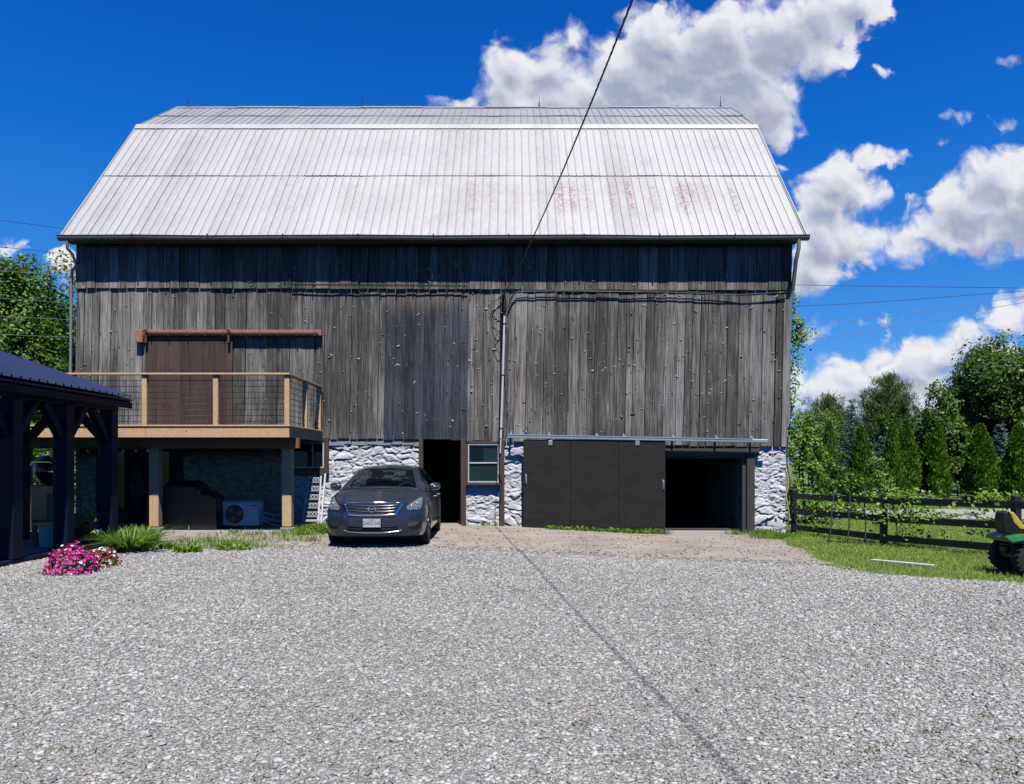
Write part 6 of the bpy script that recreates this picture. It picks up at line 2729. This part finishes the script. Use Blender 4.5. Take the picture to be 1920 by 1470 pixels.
# clipped-looking cedar columns
def cedar_mesh(seed, H=3.6, Rr=.62, tips=2):
    rng = np.random.default_rng(seed)
    n = 9000
    z = rng.random(n) ** .85
    a = rng.uniform(0, 2 * np.pi, n)
    prof = np.interp(z, [0, .06, .25, .5, .75, .9, 1.0], [.70, .92, 1.0, .86, .56, .30, .04])
    bumps = 1 + .13 * np.sin(a * 3 + z * 7 + seed) + .09 * np.sin(a * 5 - z * 13 + seed) + .07 * np.sin(z * 31 + a * 2)
    rr = Rr * prof * bumps * (1 - .45 * rng.random(n) ** 2.2)
    p = np.stack([rr * np.cos(a), rr * np.sin(a), z * H], 1)
    out_ = np.stack([np.cos(a), np.sin(a), np.zeros(n)], 1)
    d = out_ * .35 + np.array([0, 0, 1.0]) + rng.normal(size=(n, 3)) * .30
    l = rng.uniform(.10, .24, n)
    return diamonds(p, d, l, l * .42, rng, face=out_ + rng.normal(size=(n, 3)) * .5)


ced_src = []
for i in range(3):
    v, f = cedar_mesh(70 + i)
    o = np_mesh('foliage', v, f, M['leaf_arb'])
    ced_src.append(o.data)
    bpy.data.objects.remove(o)
tm = MB()
tm.tube([(0, 0, -.1), (0, 0, 2.6)], [.08, .02], 7)
to = tm.build('trunk', M['bark'], None, smooth='all')
trunk_data = to.data
bpy.data.objects.remove(to)
ced = [  # px, distance, top row, width, kind, label
    (1555, 36.5, 792, .85, 0, 'slim cedar column nearest the barn, half behind the bright shrubs'),
    (1614, 35.0, 801, 1.0, 1, 'single cedar column in front of the silvery blue spruce'),
    (1673, 34.6, 795, .80, 2, 'left half of the paired cedar columns below the pine'),
    (1700, 35.0, 789, 1.0, 0, 'right half of the paired cedar columns below the pine'),
    (1742, 35.4, 815, .95, 1, 'shorter cedar right of the paired cedars, behind the fence vine'),
    (1760, 34.4, 796, .85, 2, 'pointed cedar with a bright right edge, between the pair and the tallest'),
    (1838, 33.5, 797, 1.25, 0, 'broad cedar column standing alone below the huge maple'),
    (1908, 33.5, 800, 1.15, 1, 'cedar column cut by the right edge of the photo'),
]
for (px, Y, top, w, k, lab) in ced:
    root = thing('cedar_tree', lab, 'tree', at(px, Y), rz=px * .7, group='clipped cedar columns along the road')
    H = zat(top, Y) - gz((px - 960) / F * Y, Y)
    for (nm, dat) in (('foliage', ced_src[k]), ('trunk', trunk_data)):
        c = bpy.data.objects.new(nm, dat)
        COL.objects.link(c)
        c.parent = root
    root.scale = (w * .82, w * .82, H / 3.68)

# bright shrubs and vines at the right barn corner
def shrub(name, label, base, lobes, leaf, dens, mat, seed, cat='shrub', aspect=.75):
    rng = np.random.default_rng(seed)
    root = thing(name, label, cat, base)
    lob = [(np.array(c, float), np.array(r, float)) for c, r in lobes]
    v, f = leafy(rng, lob, dens, leaf, thick=.55, aspect=aspect)
    np_mesh('foliage', v, f, mat, root)
    m = MB()
    for c, r in lob:
        m.tube(smooth_path([(c[0] * .3, c[1] * .3, -.05), (c[0] * .7, c[1] * .7, c[2] * .5), tuple(c)], 4), [.03 - .0025 * k for k in range(9)], 5)
    m.build('stem', M['bark'], root, smooth='all')
    return root


b = at(1515, 22.5)
shrub('shrub', 'bright green leafy shrub against the right barn corner', b,
      [((-.15, 0, .7), (.6, .5, .75)), ((.1, .2, 1.5), (.5, .5, .6)), ((-.25, .2, 2.2), (.45, .5, .6)), ((.45, 0, .5), (.5, .5, .55)), ((-.1, .3, 2.9), (.35, .4, .55)), ((.3, .3, 2.2), (.4, .4, .5))], .10, 190, M['leaf_bright'], 81)
b = at(1578, 24.5)
shrub('shrub', 'lower green shrub behind the three bar metal frame', b,
      [((0, 0, .6), (.55, .45, .65)), ((.35, .1, 1.1), (.5, .4, .5)), ((-.35, .1, 1.3), (.5, .4, .6)), ((-.1, .2, 1.75), (.45, .4, .45)), ((.6, .1, .4), (.4, .4, .4))], .10, 150, M['leaf_mid'], 82)
b = at(1655, 33.0)
shrub('shrub', 'small bright shrub between the cedar columns across the road', b,
      [((0, 0, .9), (.5, .5, .8)), ((.3, 0, .5), (.5, .5, .5)), ((-.2, .1, 1.6), (.4, .4, .5))], .12, 110, M['leaf_bright'], 83)
for (b, lab, sd) in shrubs_left:
    shrub('shrub', lab, b, [((0, 0, .8), (1.1, .8, .9)), ((.7, .1, 1.3), (.8, .7, .8)), ((-.8, .1, 1.4), (.9, .7, .9)), ((0, .2, 2.2), (.9, .7, .7)), ((.5, .2, 2.7), (.7, .6, .6))], .13, 75, M['leaf_mid'], sd)
# vine climbing the corner
rng = np.random.default_rng(90)
vn = thing('climbing_vine', 'green vine climbing the right corner of the barn', 'vine', (7.0, 19.7, 0))
geo = []
stem = MB()
pts = [(0.12 + .06 * math.sin(k * 1.3), 0.05, k * .5) for k in range(12)]
stem.tube(smooth_path(pts, 4), .018, 5)
for (px, py, rx, rz_) in ((1486, 560, .10, .16), (1488, 600, .14, .2), (1490, 640, .2, .22), (1488, 680, .18, .25), (1484, 720, .12, .25), (1492, 625, .25, .12), (1484, 760, .12, .3), (1486, 800, .16, .3), (1500, 635, .14, .10), (1499, 605, .08, .08)):
    c = np.array(ray(px, py, 19.75)) - np.array((7.0, 19.7, 0))
    n = 120 if rx < .15 else 190
    p = c + rng.normal(size=(n, 3)) * np.array([rx * .8, .10, rz_ * .8])
    nrm = np.array([.3, -.8, .5]) + rng.normal(size=(n, 3)) * .5
    t = np.cross(nrm, rng.normal(size=(n, 3)))
    l = .07 * rng.uniform(.6, 1.3, n)
    geo.append(diamonds(p, t, l, l * .8, rng, face=nrm, fold=.1))
v, f = cat_geo(geo)
np_mesh('foliage', v, f, M['leaf_bright'], vn)
stem.build('stem', M['bark'], vn, smooth='all')
# grape vine on the fence
gv = thing('grape_vine', 'grape vine trailing over the black fence rails', 'vine', (8.1, 16.7, 0))
geo = []
stem = MB()
o0 = np.array((8.1, 16.7, 0))
def fence_pos(px, zz, dy=0.12):
    u = (px - 960) / F
    # point on the fence line in this direction
    Yf = (7.12 + .32 * 19.7) / (u + .32)
    return np.array((u * Yf + dy * .3, Yf + dy, gz(u * Yf, Yf) + zz))


for (px, zz, rx, rz_, n) in ((1630, .95, .18, .16, 90), (1640, .55, .15, .18, 80), (1660, 1.05, .2, .10, 70), (1675, .72, .28, .16, 170), (1700, .74, .25, .14, 170), (1725, 1.06, .25, .10, 110), (1735, .68, .30, .10, 150), (1700, 1.1, .2, .1, 90),
                             (1770, .66, .25, .06, 90), (1745, 1.0, .2, .06, 50), (1830, .80, .2, .08, 50), (1860, 1.05, .28, .08, 110), (1895, 1.06, .25, .10, 110), (1880, .75, .2, .12, 60), (1710, .32, .2, .10, 70), (1740, .28, .2, .06, 40), (1850, .45, .2, .10, 45), (1780, .34, .12, .05, 25),
                             (1600, .8, .2, .2, 80), (1560, .7, .25, .2, 90), (1550, .3, .3, .2, 90), (1500, .5, .2, .4, 120)):
    c = fence_pos(px, zz) - o0
    p = c + rng.normal(size=(n, 3)) * np.array([rx, .10, rz_ * .8])
    nrm = np.array([.1, -.6, .7]) + rng.normal(size=(n, 3)) * .5
    t = np.cross(nrm, rng.normal(size=(n, 3)))
    l = .07 * rng.uniform(.6, 1.35, n)
    geo.append(diamonds(p, t, l, l * .85, rng, face=nrm, fold=.1))
v, f = cat_geo(geo)
np_mesh('foliage', v, f, M['leaf_bright'], gv)
for zz in (.70, 1.06):
    pts = [Vector(fence_pos(px, zz + .05 * math.sin(px * .07)) - o0) for px in range(1560, 1920, 20)]
    stem.tube(smooth_path(pts, 3), .012, 5)
stem.tube(smooth_path([Vector(fence_pos(1680, 0, .15) - o0), Vector(fence_pos(1684, .4, .15) - o0), Vector(fence_pos(1676, .9, .15) - o0)], 4), .02, 5)
stem.build('stem', plain('vine_cane', (.22, .17, .11), .85), gv, smooth='all')
# tall pale grass tufts by the road
def tuft(name, label, base, n, h, spread, mat, seed, cat='plant', w=.012, lean_=.5, group=None, flower=None):
    rng = np.random.default_rng(seed)
    root = thing(name, label, cat, base, group=group)
    a = rng.uniform(0, 2 * np.pi, n)
    r0 = spread * np.sqrt(rng.random(n)) * .45
    p0 = np.stack([r0 * np.cos(a), r0 * np.sin(a), np.zeros(n)], 1)
    out_ = np.stack([np.cos(a), np.sin(a), np.zeros(n)], 1)
    L = h * rng.uniform(.55, 1.1, n)
    le = lean_ * rng.uniform(.3, 1.3, n)
    segs = 5
    vs, fs = [], []
    side = np.stack([-np.sin(a), np.cos(a), np.zeros(n)], 1)
    for s in range(segs):
        t = s / (segs - 1)
        c = p0 + out_ * (le * L * t ** 1.8)[:, None] + np.array([0, 0, 1.0]) * (L * (t - .42 * le * t ** 2.6))[:, None]
        ww = w * (1 - t) ** .6 + .0006
        vs.append(c - side * ww / 2)
        vs.append(c + side * ww / 2)
    V = np.stack(vs, 1).reshape(-1, 3)
    base_i = (np.arange(n) * segs * 2)[:, None]
    F_ = np.concatenate([base_i + np.array([2 * s, 2 * s + 1, 2 * s + 3, 2 * s + 2])[None] for s in range(segs - 1)])
    np_mesh('blades', V, F_, mat, root)
    return root


M['daylily'] = foliage('daylily', ((0.04, 0.09, 0.012), (0.09, 0.17, 0.025), (0.18, 0.27, 0.05)), .3, .45)
for i, (px, py, lab) in enumerate(((238, 1037, 'largest green daylily clump beside the petunias'), (265, 1022, 'daylily clump behind and right of the largest one'), (205, 1024, 'daylily clump behind the white and red flowers'))):
    q = ground_at(px, py)
    tuft('daylily', lab, (q.x, q.y + .1, q.z), 230 if i == 0 else 170, .56 if i == 0 else .50, .62, M['daylily'], 100 + i, w=.040, lean_=1.15)


def flower_mound(name, label, px, py, rx, rz_, cols, seed, nfl):
    rng = np.random.default_rng(seed)
    q = ground_at(px, py)
    root = thing(name, label, 'flowers', (q.x, q.y + rx * .6, q.z + .02))
    n = 900
    d = unit(rng.normal(size=(n, 3)))
    d[:, 2] = np.abs(d[:, 2])
    rad = np.array([rx, rx * .8, rz_])
    p = d * rad * rng.uniform(.6, .97, n)[:, None]
    l = rng.uniform(.03, .06, n)
    nr = d + rng.normal(size=(n, 3)) * .4
    v, f = diamonds(p, np.cross(nr, rng.normal(size=(n, 3))), l, l * .6, rng, face=nr)
    np_mesh('foliage', v, f, M['leaf_mid'], root)
    for (mat, frac, nm) in cols:
        k = int(nfl * frac)
        geo_v, geo_f = [], []
        d = unit(rng.normal(size=(k, 3)))
        d[:, 2] = np.abs(d[:, 2]) * .95 - .02
        pos = d * rad * (1.0 + .07 * rng.normal(size=(k, 1)) + .13 * np.sin(d[:, :1] * 7 + seed) * np.cos(d[:, 1:2] * 5 + d[:, 2:] * 4))
        for i in range(k):
            nrm = Vector(d[i]) + Vector(rng.normal(size=3) * .3)
            nrm.normalize()
            a = nrm.orthogonal().normalized()
            b2 = nrm.cross(a)
            R0 = rng.uniform(.020, .032)
            c = Vector(pos[i])
            b0 = len(geo_v)
            geo_v.append(c - nrm * .012)
            for j in range(10):
                t = j * math.pi / 5
                rr = R0 * (1 if j % 2 == 0 else .72)
                geo_v.append(c + (a * math.cos(t) + b2 * math.sin(t)) * rr)
            for j in range(10):
                geo_f.append((b0, b0 + 1 + j, b0 + 1 + (j + 1) % 10))
        o = np_mesh('blossoms_' + nm if False else 'blossom', np.array([tuple(x) for x in geo_v]), np.array(geo_f), mat, root)
        tag(o, nm, kind='stuff')
    return root


M['magenta'] = foliage('magenta_petal', ((0.34, 0.008, 0.16), (0.58, 0.018, 0.28), (0.78, 0.08, 0.46)), .3)
M['whitepet'] = foliage('white_petal', ((0.55, 0.53, 0.50), (0.72, 0.70, 0.68), (0.85, 0.85, 0.82)), .25)
M['redpet'] = foliage('red_petal', ((0.20, 0.012, 0.03), (0.38, 0.02, 0.05), (0.55, 0.08, 0.14)), .3)
flower_mound('petunia_mound', 'round mound of magenta petunias on the gravel by the pavilion', 120, 1081, .36, .42, [(M['magenta'], .94, 'magenta blossoms'), (M['whitepet'], .05, 'white blossoms')], 111, 560)
flower_mound('impatiens_mound', 'smaller mound of white and dark red flowers beside the magenta petunias', 182, 1067, .23, .30, [(M['whitepet'], .5, 'white blossoms'), (M['redpet'], .5, 'dark red blossoms')], 112, 220)
# potted plant in the pavilion
q = ray(150, 1000, 14.3)
pp_ = thing('potted_plant', 'green potted plant with a red bloom inside the pavilion', 'plant', (q.x, 14.3, .07))
m = MB()
m.lathe([(0, 0), (.12, 0), (.16, .24), (.175, .25), (.17, .28), (.13, .26)], (0, 0, 0), n=16)
m.build('pot', M['navy'], pp_, smooth=40)
v, f = leafy(rng, [(np.array((0, 0, .42)), np.array((.28, .25, .26))), (np.array((.12, 0, .25)), np.array((.22, .2, .16)))], 420, .07)
np_mesh('foliage', v, f, M['leaf_mid'], pp_)
v, f = leafy(rng, [(np.array((.05, -.2, .55)), np.array((.06, .05, .05)))], 2500, .04)
np_mesh('bloom', v, f, M['redpet'], pp_)

# lawn on the right, and grass by the walls: nobody could count it
def grass(name, pts_xy, hmin, hmax, seed, mat, label, w=.008):
    rng = np.random.default_rng(seed)
    X, Y = pts_xy[:, 0], pts_xy[:, 1]
    n = len(X)
    p = np.stack([X, Y, g(X, Y) + .004], 1)
    d = rng.normal(size=(n, 3)) * .42 + np.array([0, 0, 1.0])
    h = rng.uniform(hmin, hmax, n)
    v, f = diamonds(p, d, h, w * rng.uniform(.7, 1.5, n), rng, face=np.array([0, -1.0, 0.1]) + rng.normal(size=(n, 3)) * .6)
    o = np_mesh(name, v, f, mat)
    tag(o, label, kind='stuff')
    return o


rng = np.random.default_rng(120)
n = 120000
Y = rng.uniform(10.2, 24.0, n) ** 1.0
X = rng.uniform(5.0, 17.5, n)
ge = gravel_edge(X)
ok = (Y > ge + rng.normal(0, .07, n)) & ((Y > 19.4) | (X > dirt_right(np.clip(Y, 12.9, 17.8)) + rng.normal(0, .10, n))) & ((Y < 19.4) | (X > 7.1)) & (X < .82 * Y)
pt_ = np.stack([X[ok], Y[ok]], 1)
grass('lawn_grass', pt_, .03, .085, 121, M['lawn_blade'], 'short sunlit lawn on both sides of the black fence')
# far verge across the road
n = 26000
Y = rng.uniform(29.6, 38, n)
X = rng.uniform(10, 29, n)
grass('verge_grass', np.stack([X, Y], 1), .06, .2, 122, M['lawn_blade'], 'grass verge between the road and the cedars', w=.02)

# weeds along the walls and on the dirt
wl = []
def weed_patch(px, py, rx, ry, n):
    q = ground_at(px, py)
    if q.y > 18.9 and px > 960:
        q = Vector(((px - 960) / F * 19.1, 19.1, 0))
    wl.append(np.stack([q.x + rng.normal(0, rx, n), q.y + rng.normal(0, ry, n)], 1))


for a in ((300, 994, .35, .10, 500), (350, 990, .3, .12, 500), (250, 1000, .3, .2, 300), (590, 998, .22, .16, 900), (610, 992, .2, .15, 500), (570, 1003, .2, .12, 300), (895, 984, .16, .06, 500), (925, 986, .15, .05, 150),
          (1430, 1002, .2, .12, 500), (1450, 1010, .25, .15, 600), (320, 1030, .4, .16, 350), (440, 1028, .3, .12, 350), (400, 1018, .5, .15, 260), (500, 1005, .6, .2, 200), (560, 1015, .4, .2, 150), (660, 990, .1, .1, 120), (1380, 1003, .15, .06, 100),
          (1235, 995, .14, .06, 260), (1160, 992, .35, .05, 150)):
    weed_patch(*a)
grass('weed_growth', np.concatenate(wl), .05, .20, 123, M['leaf_bright'], 'scrappy weeds along the barn wall and on the bare dirt', w=.014)
# leafy weeds
def leaf_weed(label, px, py, r, h, n, seed, leaf=.07, mat='leaf_bright', group=None, cat='weed'):
    rng = np.random.default_rng(seed)
    q = ground_at(px, py)
    if q.y > 18.9 and px > 960:
        q = Vector(((px - 960) / F * 19.1, 19.1, gz((px - 960) / F * 19.1, 19.1)))
    root = thing('weed', label, cat, (q.x, q.y, q.z), group=group)
    a = rng.uniform(0, 2 * np.pi, n)
    rad = r * np.sqrt(rng.random(n))
    p = np.stack([rad * np.cos(a), rad * np.sin(a) * .6, h * rng.random(n) * (1 - (rad / r) ** 2 * .6)], 1)
    d = np.stack([np.cos(a), np.sin(a), rng.uniform(.1, .9, n)], 1) + rng.normal(size=(n, 3)) * .3
    l = leaf * rng.uniform(.6, 1.3, n)
    v, f = diamonds(p, d, l, l * .55, rng, face=np.array([0, 0, 1.0]) + rng.normal(size=(n, 3)) * .4, fold=.1)
    np_mesh('leaves', v, f, M[mat], root)
    return root


leaf_weed('tall leafy weed right of the left deck post', 335, 994, .20, .42, 170, 131, .09)
leaf_weed('flat dandelion rosette on the gravel edge below the weeds', 352, 1037, .22, .08, 130, 132, .12)
leaf_weed('low leafy weed on the gravel edge right of the dandelion', 440, 1033, .30, .08, 150, 133, .09)
leaf_weed('weed left of the dandelion beside the daylilies', 305, 1030, .2, .10, 100, 134, .09)
leaf_weed('bushy weed between the lattice planter and the car', 592, 1000, .26, .22, 260, 135, .07)
leaf_weed('weed below the window beside the walk-in door', 893, 985, .17, .14, 130, 136, .06)
leaf_weed('weed at the foot of the right stone pier', 1430, 1003, .14, .16, 90, 137, .07)
leaf_weed('weed in front of the heat pump', 440, 1000, .12, .08, 50, 138, .06)
for i, px in enumerate((1035, 1062, 1090, 1118, 1150, 1178, 1205)):
    leaf_weed(['leftmost', 'second', 'third', 'fourth', 'fifth', 'sixth', 'rightmost'][i] + ' broadleaf weed at the foot of the black sliding door', px, 993 + i * .5, .15, .09, 70, 140 + i, .085, group='broadleaf weeds below the sliding door')
M['sprig'] = foliage('dusty_weed', ((0.05, 0.06, 0.02), (0.10, 0.11, 0.035), (0.22, 0.20, 0.08)), .2, .7)
# sprigs growing through the gravel
for i, (px, py, lab) in enumerate(((1842, 1347, 'highest weed sprig in the gravel near the right edge'), (1745, 1379, 'small yellowish sprig left of the highest one'), (1795, 1401, 'reddish sprig in the middle of the right cluster'), (1833, 1411, 'sprig just right of the middle of the cluster'),
                                   (1657, 1402, 'sprig in the gravel a little left of the cluster'), (1625, 1413, 'leftmost weed sprig of the right cluster'), (1900, 1395, 'sprig at the right edge of the gravel'), (1890, 1455, 'sprig in the bottom right corner of the gravel'),
                                   (128, 1412, 'lone weed sprig in the gravel near the lower left corner'))):
    leaf_weed(lab, px, py, .07, .03, 90, 160 + i, .022, 'sprig', 'weed sprigs in the gravel')

# ------------------------------------------------------------------ real-world reflectance of the mineral and painted surfaces
ALB = 0.62
for mt in bpy.data.materials:
    if not mt.use_nodes or any(n.type == 'BSDF_TRANSLUCENT' for n in mt.node_tree.nodes):
        continue
    for p in [n for n in mt.node_tree.nodes if n.type == 'BSDF_PRINCIPLED']:
        if p.inputs['Metallic'].default_value > 0.65:
            continue
        N = NT(mt.node_tree)
        sck = p.inputs['Base Color']
        src = sck.links[0].from_socket if sck.links else tuple(sck.default_value)
        N.link(N.mix(1.0, src, (ALB, ALB, ALB), 'MULTIPLY'), sck)
